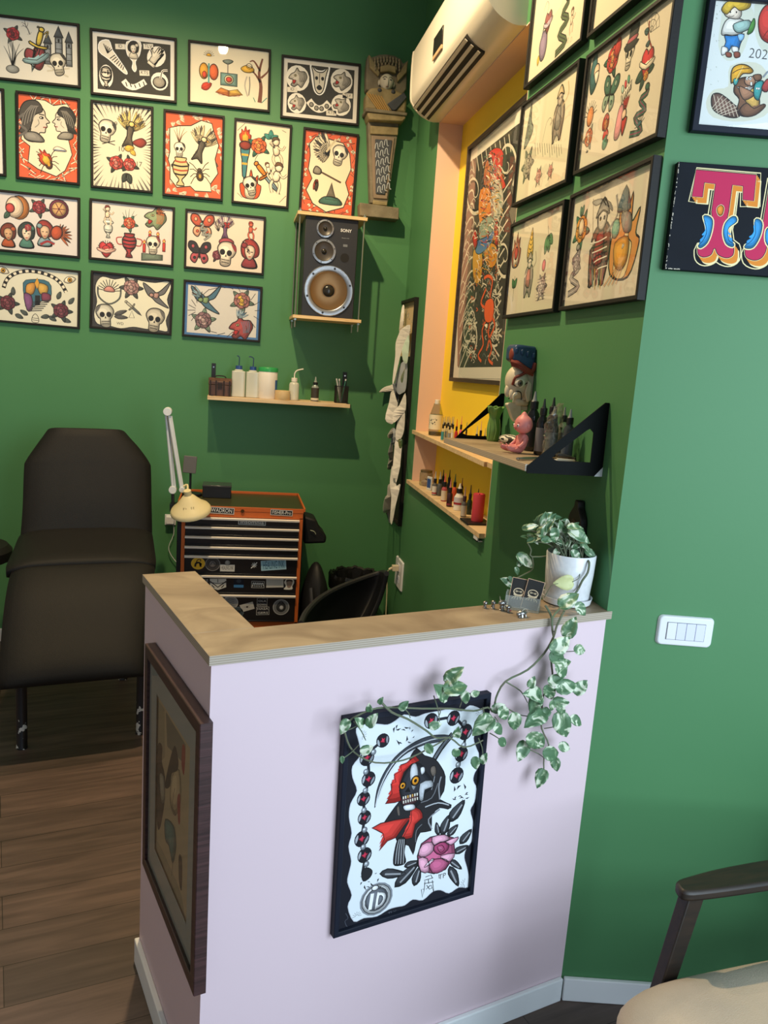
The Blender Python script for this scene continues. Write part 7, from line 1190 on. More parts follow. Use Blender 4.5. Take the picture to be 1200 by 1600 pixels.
up = [(408, 552, 340, 34, .935, 'clear ink bottle with grey tip, first after the large glass bottle', CLEARB, BCAP, GREY, mat('label_teal', '#3f8f9c', .4)), (445, 545, 335, 34, .955, 'clear ink bottle with grey tip and black collar, second after the large glass bottle', CLEARB, BCAP, GREY, mat('label_silver', '#8b9294', .3)), (478, 550, 345, 34, .94, 'clear ink bottle with grey tip, third after the large glass bottle', CLEARB, BCAP, GREY, mat('label_silver', '#8b9294')), (512, 542, 335, 34, .965, 'clear ink bottle with grey tip and white label edge, fourth after the large glass bottle', CLEARB, BCAP, GREY, mat('label_white', '#d8d8d4', .4)),
      (550, 535, 360, 38, .97, 'red ink bottle with orange tip behind the black shelf bracket', mat('ink_red', '#b03030', .3), BCAP, tm('#e0602e'), None), (597, 520, 330, 38, .985, 'pink ink bottle with salmon tip on the upper recess board', mat('ink_pink', '#d8607c', .3), BCAP, tm('#d88a70'), None), (655, 535, 395, 32, .985, 'dark ink bottle with teal tip behind the black shelf bracket', mat('ink_darkred', '#6a2428', .3), BCAP, tm('#4a8a7c'), None),
      (765, 552, 430, 46, .955, 'red ink bottle with pale tip between bracket and green vase', mat('ink_red', '#b03030'), BCAP, tm('#b8c0b8'), None), (805, 545, 380, 44, .985, 'orange-red ink bottle with cream tip beside the green vase', mat('ink_vermilion', '#d0492a', .3), BCAP, tm('#d8b890'), None), (850, 548, 455, 36, .985, 'dark red ink bottle half hidden behind the green vase', mat('ink_wine', '#7a2024', .3), BCAP, GREY, None)]
for u, vb, vt, wz, X, lab, bd, cp, tp_, lm in up: small(u, vb, vt, wz, X, 1.3172, lab, bd, cp, tp_, lm)
for i, (u, vb, vt, X) in enumerate(((425, 535, 330, .995), (462, 532, 332, 1.005), (500, 530, 335, 1.0))): small(u, vb, vt, 32, X, 1.3172, ('clear ink bottle in the back row behind the teal-labelled one', 'clear ink bottle in the middle of the back row on the upper recess board', 'clear ink bottle at the right of the back row on the upper recess board')[i], CLEARB, BCAP, GREY, None)
# lower board
p = nb(235, 1015, 1.0602, .955); s_ = PXM(p.y) / 6.667; o = empty('glass_jar', I(p), 'glass jar with a metal lid at the far end of the lower recess board', 'jar'); r_ = 72 * s_; h_ = 170 * s_; m = MB(); m.lathe([(r_ * .9, 0), (r_, .006), (r_, h_ * .8), (r_ * .86, h_ * .88)], 24, cap=False); m.build('body', CLEAR, o); m = MB(); m.lathe([(r_ * .9, h_ * .87), (r_ * .92, h_), (r_ * .88, h_ * 1.01)], 24); m.build('lid', mat('jar_lid', '#8a7a5c', .3, metal=.7), o)
m = MB(); m.lathe([(r_ * .6, .002), (r_ * .7, .02), (.001, .035)], 16); m.build('contents', mat('jar_contents', '#c9a89a', .7), o)
p = nb(275, 1040, 1.0602, .94); o = empty('blue_sachet', I(p, .3), 'blue and white sachet leaning against the glass jar', 'sachet'); m = MB(); m.box((-.004, -.02, 0), (.004, .02, .065)); m.build('packet', mat('sachet_white', '#cfd4d8', .3), o, bev=.002); m = MB(); m.box((-.0048, -.016, .012), (.0048, .016, .055)); m.build('print', mat('sachet_blue', '#34508f', .3), o)
lowr = [(325, 1118, 900, 58, .93, 'silver-capped grey ink bottle with a red-banded white label', mat('ink_grey', '#5c5a58', .3), BCAP, tm('#a8acb0'), mat('label_white', '#d8d8d4'), mat('label_redband', '#a03038', .4)), (375, 1128, 905, 56, .95, 'grey ink bottle beside the red-banded one on the lower recess board', mat('ink_slate', '#54585a', .3), BCAP, tm('#a8acb0'), None, None), (425, 1155, 920, 66, .935, 'ink bottle with cream label and red collar on the lower recess board', mat('ink_rosy', '#b05058', .3), BCAP, tm('#d0685a'), mat('label_cream2', '#d8ccb8', .4), None),
        (480, 1232, 980, 64, .925, 'tall dark plum ink bottle with a pink tip on the lower recess board', mat('ink_plum', '#3c2228', .25), BCAP, tm('#c87a80'), None, mat('label_plumband', '#7a2a40', .4)), (535, 1090, 930, 56, .985, 'orange ink bottle with a green tip, back row of the lower recess board', mat('ink_orange', '#c8563a', .3), BCAP, tm('#4f7a5c'), None, None), (410, 1060, 885, 50, .995, 'black-tipped ink bottle at the back left of the lower recess board', mat('ink_black', '#1c1c20', .25), BCAP, tm('#2a2a2c'), None, None), (475, 1065, 885, 50, .998, 'black-tipped ink bottle in the middle of the back row, lower recess board', mat('ink_black', '#1c1c20'), BCAP, tm('#2a2a2c'), None, None),
        (605, 1150, 970, 52, .99, 'ink bottle with brown tip behind the fat white bottle', mat('ink_black', '#1c1c20'), BCAP, tm('#7a5040'), None, None), (630, 1315, 1060, 66, .925, 'ink bottle with grey label and pinkish tip, in front of the fat white bottle', mat('ink_grey', '#5c5a58'), mat('plum_cap', '#3a2430', .4), tm('#a88a84'), mat('label_grey', '#b9b4a8', .4), None), (688, 1290, 1040, 58, .965, 'dark green ink bottle with black collar beside the red candle', mat('ink_forest', '#1f3226', .25), BCAP, tm('#3a3c3a'), None, None), (768, 1300, 1080, 50, 1.0, 'black ink bottle behind the red candle', mat('ink_black', '#1c1c20'), BCAP, tm('#1c1c1e'), None, None)]
for u, vb, vt, wz, X, lab, bd, cp, tp_, lm, l2 in lowr: small(u, vb, vt, wz, X, 1.0602, lab, bd, cp, tp_, lm, l2)
p = nb(575, 1278, 1.0602, .945); s_ = PXM(p.y) / 6.667; bottle('white_bottle', 'fat white bottle with black cap and pale tip on the lower recess board', 'bottle', p, 300 * s_, 56 * s_, mat('white_pot', '#e4dfd4', .35), BCAP, tm('#d8d4c8'), mat('label_lilac', '#c8c6d0', .5), group=None, caph=.16, tiph=.18, labz=(.3, .75), lab2=mat('label_redband', '#a03038'), shoulder=.7, segs=24)
p = nb(775, 1435, 1.0602, .95); s_ = PXM(p.y) / 6.667; o = empty('candle_tray', I(p), 'small black tray under the red pillar candle', 'tray'); m = MB(); m.box((-.055, -.05, 0), (.045, .06, .008)); m.build('plate', BLK, o, bev=.002)
o = empty('pillar_candle', I(p + Vector((-.003, 0, .0085))), 'red pillar candle at the near end of the lower recess board', 'candle'); r_ = 68 * s_; h_ = 310 * s_; m = MB(); m.lathe([(r_ * .97, 0), (r_, .004), (r_, h_ * .95), (r_ * .93, h_), (r_ * .5, h_ * .965), (.001, h_ * .95)], 28); m.build('wax', mat('candle_red', '#c8404c', .45, spec=.5), o); m = MB(); m.cyl((0, 0, h_ * .94), (.002, 0, h_ * 1.0), .0015, 6); m.build('wick', BLK, o)

# ------------------------------------------------------------ plywood bracket shelf on the side wall
BZ = 1.4175; BX0 = .716; YA, YBk = 1.890, 2.69; BSH = empty('bracket_shelf', (XN, 2.29, BZ - .018), 'deep plywood shelf on two black triangular brackets on the side wall', 'shelf'); LB = BSH.matrix_world.inverted(); BSH.rotation_euler = (-.0215, 0, 0)
def bzy(y): return BZ - (y - 2.29) * .0215 + .0002
m = MB(); m.prism([(BX0, YA), (XN - .001, YA), (XN - .001, YBk), (BX0, YBk)], BZ - .018, BZ, mi_side=1); m.build('board', [PLY, PLE], BSH, M=LB, bev=.0008)
for yb_ in (YA - .004, YBk + .001):
    m = MB(); t0, t1 = BX0, .162
    B0_ = BX0 + (.036 if yb_ > 2.3 else .004); tri = [(XN - .001, BZ - .022), (XN - .001, BZ + t1), (XN - .012, BZ + t1), (B0_, BZ - .004), (B0_, BZ - .022)]; hole = [(XN - .035, BZ + .012), (XN - .035, BZ + .086), (XN - .045, BZ + .096), (XN - .055, BZ + .090), (BX0 + .076, BZ + .03), (BX0 + .066, BZ + .018), (BX0 + .08, BZ + .012)]
    vs2 = [Vector((a, b, 0)) for a, b in tri + hole]; tr = tessellate_polygon([[Vector((a, b, 0)) for a, b in tri], [Vector((a, b, 0)) for a, b in hole]]); n1_ = len(tri); n2_ = len(hole)
    vs = [(a, yb_ + s_, b) for s_ in (0, .003) for a, b in tri + hole]; o_n = n1_ + n2_; fs = [tuple(t) for t in tr] + [tuple(i + o_n for i in t)[::-1] for t in tr]
    for i in range(n1_): j = (i + 1) % n1_; fs.append((i, j, o_n + j, o_n + i))
    for i in range(n2_): j = (i + 1) % n2_; fs.append((n1_ + j, n1_ + i, o_n + n1_ + i, o_n + n1_ + j))
    m.add(vs, fs); bk = m.build('bracket', mat('bracket_black', '#0a0d0d', .65, spec=.12), BSH, M=LB, skip_smooth=True)
    m = MB(); m.box((XN - .003, yb_, BZ - .02), (XN - .0005, yb_ + .022, BZ + t1 + .008)); m.box((BX0 + .01, yb_, BZ - .021), (XN - .002, yb_ + .022, BZ - .0185)); m.build('flange', mat('bracket_black', '#15191b'), bk, M=LB, skip_smooth=True)
m = MB(); m.prism([(XN - .022, BZ - .0225), (XN - .001, BZ - .0225), (XN - .001, BZ + .001)], 0, .001, T=Matrix.Translation((0, YA - .0045, 0)) @ Matrix.Rotation(PI / 2, 4, 'X')); m.build('white_corner', WP, BSH, M=LB)
m = MB(); P = [(BX0 - .0005, YA + .0), (BX0 + .014, YA + .0), (BX0 + .014, YA - .0012), (BX0 - .0005, YA - .0012)]; 
WZ = lambda u, v: (680 + u / 4.138, 520 + v / 4.138)
def bp_(u, v, dz=.0005):
    z = BZ
    for _ in range(6): p = at_z(*WZ(u, v), z); z = bzy(p.y)
    return Vector((p.x, p.y, z + dz))
# green vase shaped like a leafy stalk
p = bp_(368, 688); p.x, p.y = .872, 2.635; p.z = bzy(p.y) + .0005; s_ = PXM(p.y) / 4.138; VS = empty('green_vase', I(p), 'green ceramic vase shaped like a leafy stalk at the far end of the bracket shelf', 'vase'); GV = mat('vase_glaze', '#6f9a4c', .3, coat=.3, noise=.8, nscale=14, c2='#587f3c', bump=.3, bscale=30); Hh = 232 * s_; R = 44 * s_
def vf(u, v):
    a = 2 * PI * u; prof_ = [.82, .86, .9, .92, .86, .78, .74, .82, 1.08, 1.2]; t = v * 9; i = min(int(t), 8); r = R * (prof_[i] * (1 - t + i) + prof_[i + 1] * (t - i)); r *= 1 + .04 * math.cos(7 * a) * (v ** .5) + (.1 * math.cos(5 * a + 1) if v > .9 else 0); return (r * math.cos(a), r * math.sin(a), v * Hh * (1 + (.03 * math.cos(5 * a) if v > .9 else 0)))
m = MB(); m.grid(vf, 40, 22, closeu=True); m.lathe([(.001, .001), (R * .8, .001)], 24, cap=False); m.build('body', GV, VS, solid=.003)
m = MB(); 
for k in range(6): a = 2 * PI * k / 6 + .4; m.tube([(R * .93 * math.cos(a), R * .93 * math.sin(a), Hh * .06), (R * .99 * math.cos(a + .2), R * .99 * math.sin(a + .2), Hh * .35), (R * .84 * math.cos(a - .1), R * .84 * math.sin(a - .1), Hh * .66)], .0022, 5)
m.build('leaf_ribs', mat('vase_rib', '#88ae62', .3), VS)
# striped cloth pouch
p = bp_(470, 728); ZP = empty('striped_pouch', I((p.x + .02, p.y + .03, bzy(p.y + .03) + .0008), .3), 'small black and white striped pouch lying behind the pink doll', 'pouch'); zm = bpy.data.materials.new('zebra_cloth'); zm.use_nodes = True; nt = zm.node_tree; tc = nt.nodes.new('ShaderNodeTexCoord'); wv = nt.nodes.new('ShaderNodeTexWave'); wv.inputs['Scale'].default_value = 28; wv.inputs['Distortion'].default_value = 5; nt.links.new(tc.outputs['Object'], wv.inputs[0]); rp = nt.nodes.new('ShaderNodeValToRGB'); rp.color_ramp.interpolation = 'CONSTANT'; rp.color_ramp.elements[0].color = (.01, .01, .01, 1); rp.color_ramp.elements[1].position = .5; rp.color_ramp.elements[1].color = (.75, .7, .6, 1); nt.links.new(wv.outputs[1], rp.inputs[0]); nt.links.new(rp.outputs[0], nt.nodes['Principled BSDF'].inputs['Base Color'])
m = MB(); m.ball((0, 0, .016), (.028, .06, .016), 24, 12, fn=lambda v: Vector((v.x * (1 + .15 * math.sin(6 * v.y)), v.y, v.z))); m.build('body', zm, ZP)
# seated pink vinyl baby doll
p = bp_(548, 778); DP = Vector((p.x + .004, p.y, bzy(p.y) + .0008)); DL = empty('baby_doll', Matrix.Translation(DP) @ Matrix.Rotation(math.radians(-170), 4, 'Z'), 'pink vinyl baby doll with a pointed tuft, seated on the bracket shelf', 'doll'); SKN = mat('pink_vinyl', '#d98a86', .45, spec=.4, noise=.4, nscale=30, c2='#d17f7c'); s_ = PXM(2.05) / 4.138
k_ = 262 * s_ / .112 * 1.1   # scale to the photo's height
m = MB()
def dv(*a): return Vector(a) * k_
import bpy as _b
def skin(name, nodes, edges, m_, parent, sub=2):
    me = bpy.data.meshes.new(name); me.from_pydata([tuple(dv(*n[:3])) for n in nodes], edges, []); o = bpy.data.objects.new(name, me); col.objects.link(o); o.parent = parent; me.materials.append(m_)
    md = o.modifiers.new('skin', 'SKIN'); md.use_smooth_shade = True
    if not me.skin_vertices: 
        me.attributes.new('skin', 'FLOAT', 'POINT') if False else None
    for v, n in zip(me.skin_vertices[0].data, nodes): v.radius = (n[3] * k_, n[3] * k_)
    me.skin_vertices[0].data[0].use_root = True
    sm = o.modifiers.new('sub', 'SUBSURF'); sm.levels = sub; sm.render_levels = sub; return o
# +x is where the doll faces
nodes = [(0, 0, .016, .018), (.001, 0, .034, .0165), (0, 0, .05, .0125), (0, 0, .058, .008), (.012, .012, .012, .0125), (.034, .016, .012, .0105), (.052, .018, .013, .0085), (.058, .018, .022, .0062), (.012, -.012, .012, .0125), (.034, -.016, .012, .0105), (.052, -.018, .013, .0085), (.058, -.018, .022, .0062),
         (.002, .016, .046, .0072), (.008, .024, .032, .0066), (.020, .025, .022, .0052), (.027, .025, .018, .0045), (.002, -.016, .046, .0072), (.008, -.024, .032, .0066), (.020, -.025, .022, .0052), (.027, -.025, .018, .0045)]
eds = [(0, 1), (1, 2), (2, 3), (0, 4), (4, 5), (5, 6), (6, 7), (0, 8), (8, 9), (9, 10), (10, 11), (2, 12), (12, 13), (13, 14), (14, 15), (2, 16), (16, 17), (17, 18), (18, 19)]
try: body = skin('body', nodes, eds, SKN, DL)
except Exception:
    m = MB(); m.ball(tuple(dv(0, 0, .03)), (.019 * k_, .02 * k_, .03 * k_)); body = m.build('body', SKN, DL)
    for s1 in (-1, 1): m = MB(); m.tube([dv(0, s1 * .012, .013), dv(.034, s1 * .016, .012), dv(.056, s1 * .018, .014)], lambda t: (.013 - .006 * t) * k_, 12); m.build('leg', SKN, DL); m = MB(); m.tube([dv(0, s1 * .015, .047), dv(.008, s1 * .024, .032), dv(.026, s1 * .025, .018)], lambda t: (.0078 - .003 * t) * k_, 10); m.build('arm', SKN, DL)
for s1 in (-1, 1):
    for i in range(4):
        a = (i - 1.5) * .22; m = MB(); b0_ = dv(.0285, s1 * .025 + (i - 1.5) * .0022, .0165); m.tube([b0_, b0_ + dv(.005, (i - 1.5) * .0006, -.001), b0_ + dv(.0085, (i - 1.5) * .0009, -.004)], .0013 * k_, 6); m.build('finger', SKN, body)
    m = MB(); b0_ = dv(.027, s1 * .021, .018); m.tube([b0_, b0_ + dv(.004, -s1 * .003, -.001)], .0015 * k_, 6); m.build('thumb', SKN, body)
    for i in range(5): m = MB(); m.ball(tuple(dv(.0605, s1 * .018 + (i - 2) * .0023 * s1, .027 - .0006 * i)), (.0016 * k_,) * 3, 8, 6); m.build('toe', SKN, body)
def hf(v):
    x, y, z = v; w_ = 1 - .12 * max(0, z) ** 2 + .06 * max(0, -z); q_ = Vector((x * w_, y * w_, z))
    if x > 0: q_.x *= .9 + .16 * max(0, 1 - abs(z + .35) * 2.2)
    if z > .82: q_.z += (z - .82) * 1.7; q_.x *= .8; q_.y *= .8
    return q_
m = MB(); m.ball(tuple(dv(.003, 0, .083)), tuple(dv(.0265, .0285, .0275)), 32, 24, fn=hf); hd = m.build('head', SKN, DL)
for s1 in (-1, 1):
    m = MB(); m.ball(tuple(dv(.026, s1 * .011, .079)), tuple(dv(.003, .0042, .0045)), 12, 8); m.build('eye', mat('doll_eye_white', '#e8dedc', .3), hd); m = MB(); m.ball(tuple(dv(.0283, s1 * .0125, .079)), tuple(dv(.0015, .0024, .0028)), 10, 8); m.build('pupil', BLK, hd); m = MB(); m.ball(tuple(dv(.001, s1 * .0285, .079)), tuple(dv(.004, .003, .0055)), 10, 8); m.build('ear', SKN, hd)
    m = MB(); m.tube([dv(.0265, s1 * .007, .0865), dv(.0255, s1 * .0115, .088), dv(.0235, s1 * .016, .0865)], .0005 * k_, 5); m.build('eyebrow', mat('doll_brow', '#7a4440', .5), hd)
m = MB(); m.ball(tuple(dv(.0305, 0, .0745)), tuple(dv(.003, .003, .0026)), 10, 8); m.build('nose', SKN, hd); m = MB(); m.tube([dv(.0275, -.004, .0685), dv(.0287, 0, .0675), dv(.0275, .004, .0685)], .0009 * k_, 6); m.build('mouth', mat('doll_lips', '#b04a50', .4), hd)
m = MB(); m.tube([dv(.03, -.0265, .013), dv(.037, -.0275, .016), dv(.043, -.0255, .012), (dv(.036, -.0272, .009))], .0011 * k_, 5); m.ball(tuple(dv(.036, -.0262, .0125)), tuple(dv(.006, .0014, .005)), 10, 8); m.build('drawn_mark', mat('ink_mark', '#5a4440', .5), body)
# big ink bottles
INK = mat('black_ink_bottle', '#15161a', .2, spec=.6); LBD = mat('dark_label', '#23262a', .4); LBW = mat('pale_label', '#77767c', .4)
def big(u, vb, vt, wz, X, Y, lab, body, cap, tip, lb, **k): s_ = PXM(Y) / 4.138; return bottle('large_ink_bottle', lab, 'bottle', (X, Y, bzy(Y) + .0008), (vb - vt) * s_, wz / 2 * s_, body, cap, tip, lb, group='large ink bottles on the bracket shelf', **k)
def bpos(u, vb, X): 
    r = ray(*WZ(u, vb)); return CAM.y + r.y * ((X - CAM.x) / r.x)
kw = dict(caph=.12, tiph=.16, labz=(.1, .68), segs=22)
big(628, 745, 338, 92, .880, bpos(628, 600, .880), 'tall black ink bottle nearest the long painted mask', INK, BCAP, GREY, LBD, **kw)
big(752, 740, 345, 84, .897, bpos(752, 600, .897), 'black ink bottle in the back row behind the plastic-wrapped one', INK, BCAP, mat('dark_tip', '#2c3432', .4), LBD, **kw)
big(688, 792, 405, 80, .858, bpos(688, 640, .858), 'black ink bottle with pale printed label right behind the doll', INK, BCAP, tm('#2c3432'), LBW, contents=(INK, .8), **kw)
big(866, 775, 420, 80, .885, bpos(866, 620, .885), 'clear-shouldered ink bottle with black collar nearest the near bracket', mat('smoky_bottle', '#3a4044', .2), BCAP, GREY, mat('blue_grey_label', '#4a5664', .4), contents=(mat('grey_ink', '#6a706c', .3), .7), **kw)
big(826, 765, 415, 68, .900, bpos(826, 620, .900), 'clear ink bottle at the wall between the wrapped and the near one', CLEARB, BCAP, GREY, LBW, **kw)
# plastic-wrapped bottle
Yw = bpos(758, 640, .862); s_ = PXM(Yw) / 4.138; WB = bottle('wrapped_bottle', 'dark ink bottle wrapped in crinkled clear plastic, on the bracket shelf', 'bottle', (.862, Yw, bzy(Yw) + .003), 350 * s_, 42 * s_, INK, BCAP, GREY, mat('multi_label', '#6a7a80', .3, noise=1, nscale=60, c2='#23282c'), **kw)
WR = glassy('crinkled_wrap', '#f6f3ea', .07, .1); rr = random.Random(6); R = 52 * s_; Hh = 375 * s_
nzs = [[rr.uniform(-1, 1) for _ in range(26)] for _ in range(22)]
def wf(u, v):
    a = 2 * PI * u; i = int(u * 26) % 26; j = int(v * 21); r = R * (1 if v < .68 else 1 - (v - .68) * 2.3) + .0032 * nzs[j][i] * (1 + v); lean = .018 * max(0, v - .6) / .4; return ((r * math.cos(a)) * 1.0 + lean * .5, r * math.sin(a) - lean, v * Hh + .002 * nzs[j][(i + 7) % 26])
m = MB(); m.grid(wf, 26, 22, closeu=True); m.build('plastic_wrap', WR, WB, ang=20)
# metal tool, tweezers, small tools
p0, p1 = bp_(538, 826, .005), bp_(700, 822, .005); o = empty('metal_clamp', I((p0 + p1) / 2), 'shiny metal clamp lying along the front edge of the bracket shelf', 'tool'); d = (p1 - p0) / 2
m = MB(); m.tube([-d, -d * .5 + Vector((0, .006, 0)), d * .4 + Vector((0, .008, 0)), d + Vector((0, .01, 0))], .0032, 8); m.build('jaw', STEEL, o); m = MB(); m.tube([-d, -d * .5 + Vector((0, -.007, 0)), d * .3 + Vector((0, -.003, 0)), d + Vector((0, 0, 0))], .0032, 8); m.build('jaw', STEEL, o); m = MB(); m.tube([-d * 1.0 + Vector((0, .004, 0)), -d * 1.08, -d * 1.0 + Vector((0, -.006, 0))], .004, 8); m.build('hinge', STEEL, o)
for i, (a_, b1, c, lab) in enumerate((((785, 838), (900, 842), '#b8b4a4', 'pale scissors lying by the near bracket of the plywood shelf'), ((800, 818), (905, 836), '#1d1d1c', 'black handled tool lying topmost by the near bracket'), ((790, 828), (880, 834), '#3a3a38', 'dark grey pen lying by the near bracket'))):
    p0, p1 = bp_(*a_, .006 + .005 * i), bp_(*b1, .006 + .003 * i); p0.x = max(p0.x, .76); p1.x = min(p1.x, .90); o = empty('small_tool', I((p0 + p1) / 2), lab, 'tool', 'small tools by the near bracket'); d = (p1 - p0) / 2; m = MB(); m.tube([-d, d * .2, d], lambda t: .0055 - .003 * t, 8); m.build('shaft', mat('tool_' + c, c, .35), o); m = MB(); m.tube([-d, -d * 1.15 + Vector((0, .006, 0)), -d * 1.3, -d * 1.1 + Vector((0, -.006, 0)), -d], .002, 6); m.build('grip', mat('tool_' + c, c), o)
# painted mask on the wall
MW = mat('mask_white', '#d9cfb8', .5, noise=.6, nscale=25, c2='#c5b89c', bump=.2); MR = mat('mask_red', '#8a3a2c', .5, noise=.8, nscale=30, c2='#6f2c22', bump=.3); MBL = mat('mask_blue', '#2a4c74', .4, noise=.9, nscale=18, c2='#1c3450', bump=.3); MG = mat('mask_gold', '#b08a4a', .5)
my = 2.60; mk0 = at_x(806, 600, XN - .045); MY = mk0.y; MK = empty('dragon_mask', Matrix.Translation((XN, MY, 0)) @ Matrix.Diagonal((.78, .85, 1, 1)), 'long painted wooden mask with blue crown and white face, hung above the bracket shelf', 'mask')
def mz(v): return at_x(806, 520 + v / 4.138, XN - .045).z
kx = PXM(MY) / 4.138
def mp(u, v, y=0): # photo zoom pixel -> local (x toward room is negative), profile plane facing the camera
    p = at_y(*WZ(u, v), MY + y); return Vector((p.x - XN, y, p.z))
# face: swollen head
fc0 = mp(490, 318); m = MB(); m.ball((-.05, 0, fc0.z), (.052, .05, mz(215) - fc0.z + .005), 28, 20, fn=lambda v: Vector((v.x * (1 + .05 * math.sin(3 * v.z)), v.y * (1 - .15 * max(0, -v.z)), v.z))); m.box((-.03, -.04, mz(430)), (-.001, .04, mz(230))); fce = m.build('face', MW, MK, ang=60)
m = MB(); P = [mp(442, 95), mp(470, 78), mp(600, 90), mp(602, 190), mp(570, 250), mp(440, 190)]; pts2 = [(-.096, mz(100)), (-.085, mz(78)), (-.002, mz(85)), (-.002, mz(255)), (-.06, mz(205)), (-.096, mz(180))]; m.prism(pts2, -.045, .045, T=Matrix.Rotation(PI / 2, 4, 'X')); m.build('crown', MBL, MK, bev=.008)
for i in range(4): m = MB(); m.ball((-.085 + i * .024, -.046, mz(120 + 8 * i)), (.008, .005, .010), 10, 8); m.build('crown_scale', MBL, MK)
m = MB(); m.tube([(-.096, -.03, mz(190)), (-.075, -.05, mz(200)), (-.045, -.052, mz(228)), (-.015, -.05, mz(245)), (-.004, -.048, mz(190))], .0085, 8); m.tube([(-.094, -.03, mz(208)), (-.07, -.052, mz(220)), (-.04, -.054, mz(246)), (-.01, -.05, mz(262))], .006, 8); m.build('headband', MR, MK)
m = MB(); m.ball((-.094, -.02, mz(145)), (.009, .022, .020), 16, 12); m.build('crest', MR, MK)
m = MB(); m.ball((-.060, -.050, mz(322)), (.022, .011, .0145), 20, 14); ey = m.build('eye', mat('mask_eye', '#e8e0cc', .3), MK); m = MB(); m.ball((-.062, -.0585, mz(322)), (.0115, .004, .0105), 18, 10); m.build('iris', mat('mask_iris', '#6a6250', .3), ey); m = MB(); m.ball((-.062, -.062, mz(322)), (.005, .0025, .005), 12, 8); m.build('pupil', BLK, ey)
m = MB(); m.tube([(-.086, -.038, mz(335)), (-.082, -.048, mz(292)), (-.062, -.052, mz(272)), (-.04, -.05, mz(252))], .0048, 8); m.build('eyebrow', MR, MK); m = MB(); m.tube([(-.083, -.043, mz(338)), (-.066, -.055, mz(345)), (-.048, -.054, mz(335)), (-.03, -.05, mz(318))], .0018, 6); m.build('eye_line', BLK, MK)
m = MB(); m.ball((-.092, -.005, mz(378)), (.012, .014, .02), 16, 12); m.ball((-.08, -.022, mz(398)), (.011, .013, .018), 16, 12); m.build('snout', MW, MK)
m = MB(); m.tube([(-.075, -.036, mz(440)), (-.078, -.04, mz(405)), (-.066, -.042, mz(388))], lambda t: .002 + .006 * t, 8); m.build('fang', mat('fang_ivory', '#ece4cc', .35), MK); m = MB(); m.tube([(-.09, -.02, mz(430)), (-.07, -.045, mz(378)), (-.05, -.045, mz(385)), (-.045, -.042, mz(430))], .002, 6); m.build('lip_line', BLK, MK)
m = MB(); m.prism([(-.018, mz(440)), (-.006, mz(440)), (-.002, mz(320)), (-.02, mz(300)), (-.03, mz(380))], 0, .012, T=Matrix.Translation((-.006, -.04, 0)) @ Matrix.Rotation(PI / 2, 4, 'X')); m.build('ear', MW, MK, bev=.004)
m = MB(); m.prism(smooth([(-.09, mz(462)), (-.045, mz(455)), (-.03, mz(480)), (-.03, mz(560)), (-.045, mz(582)), (-.062, mz(560)), (-.08, mz(500))], True, 3), 0, .03, T=Matrix.Translation((0, .015, 0)) @ Matrix.Rotation(PI / 2, 4, 'X')); m.box((-.05, -.01, mz(500)), (-.001, .012, mz(470))); m.build('beard', MW, MK, bev=.005)
m = MB(); m.box((-.06, -.025, mz(470)), (-.001, .025, mz(420))); m.build('jaw', MW, MK, bev=.01)
# ------------------------------------------------------------ clipboard of stencils on the side wall
CB = empty('stencil_board', PN.M(0, 0, 0), 'narrow black frame hung on the side wall, stuffed with layers of white stencil papers', 'picture')
a = PN.hit(649, 464, .02); b_ = PN.hit(626, 473, .02); c_ = PN.hit(624, 806, .02); u0_, u1_ = b_.x - .02, a.x; v1_, v0_ = a.y, PN.hit(620, 820, .02).y
m = MB(); 
for (p_, q_) in (((u0_, v0_), (u1_, v0_ + .015)), ((u0_, v1_ - .015), (u1_, v1_)), ((u0_, v0_ + .015), (u0_ + .012, v1_ - .015)), ((u1_ - .012, v0_ + .015), (u1_, v1_ - .015))): m.box((p_[0], p_[1], 0), (q_[0], q_[1], .022))
m.box((u0_ + .012, v0_ + .015, 0), (u1_ - .012, v1_ - .015, .004)); m.build('frame', FR, CB, skip_smooth=True)
A = Art(PN, 0, 0, .004, (560, 440, 3.81)); A.raw([(u0_ + .012, v1_ - .3), (u1_ - .012, v1_ - .3), (u1_ - .012, v1_ - .015), (u0_ + .012, v1_ - .015)], '#cbb48c', 0); rr = random.Random(12)
for i in range(14): x = rr.uniform(u0_ + .02, u1_ - .04); y = rr.uniform(v1_ - .18, v1_ - .03); A.frame(x, y, .018, rr.uniform(0, 3)); (A.figure if i % 2 else A.skull)()
A.mb.build('print', PAPER, CB, Matrix.Translation((0, 0, .004)), skip_smooth=True)
PPR = mat('stencil_paper', '#dcd9d2', .8, noise=.5, nscale=40, c2='#cfccc6'); PPG = mat('grey_paper', '#a9b0b8', .8)
W2 = lambda u, v: (560 + u / 3.81, 440 + v / 3.81)
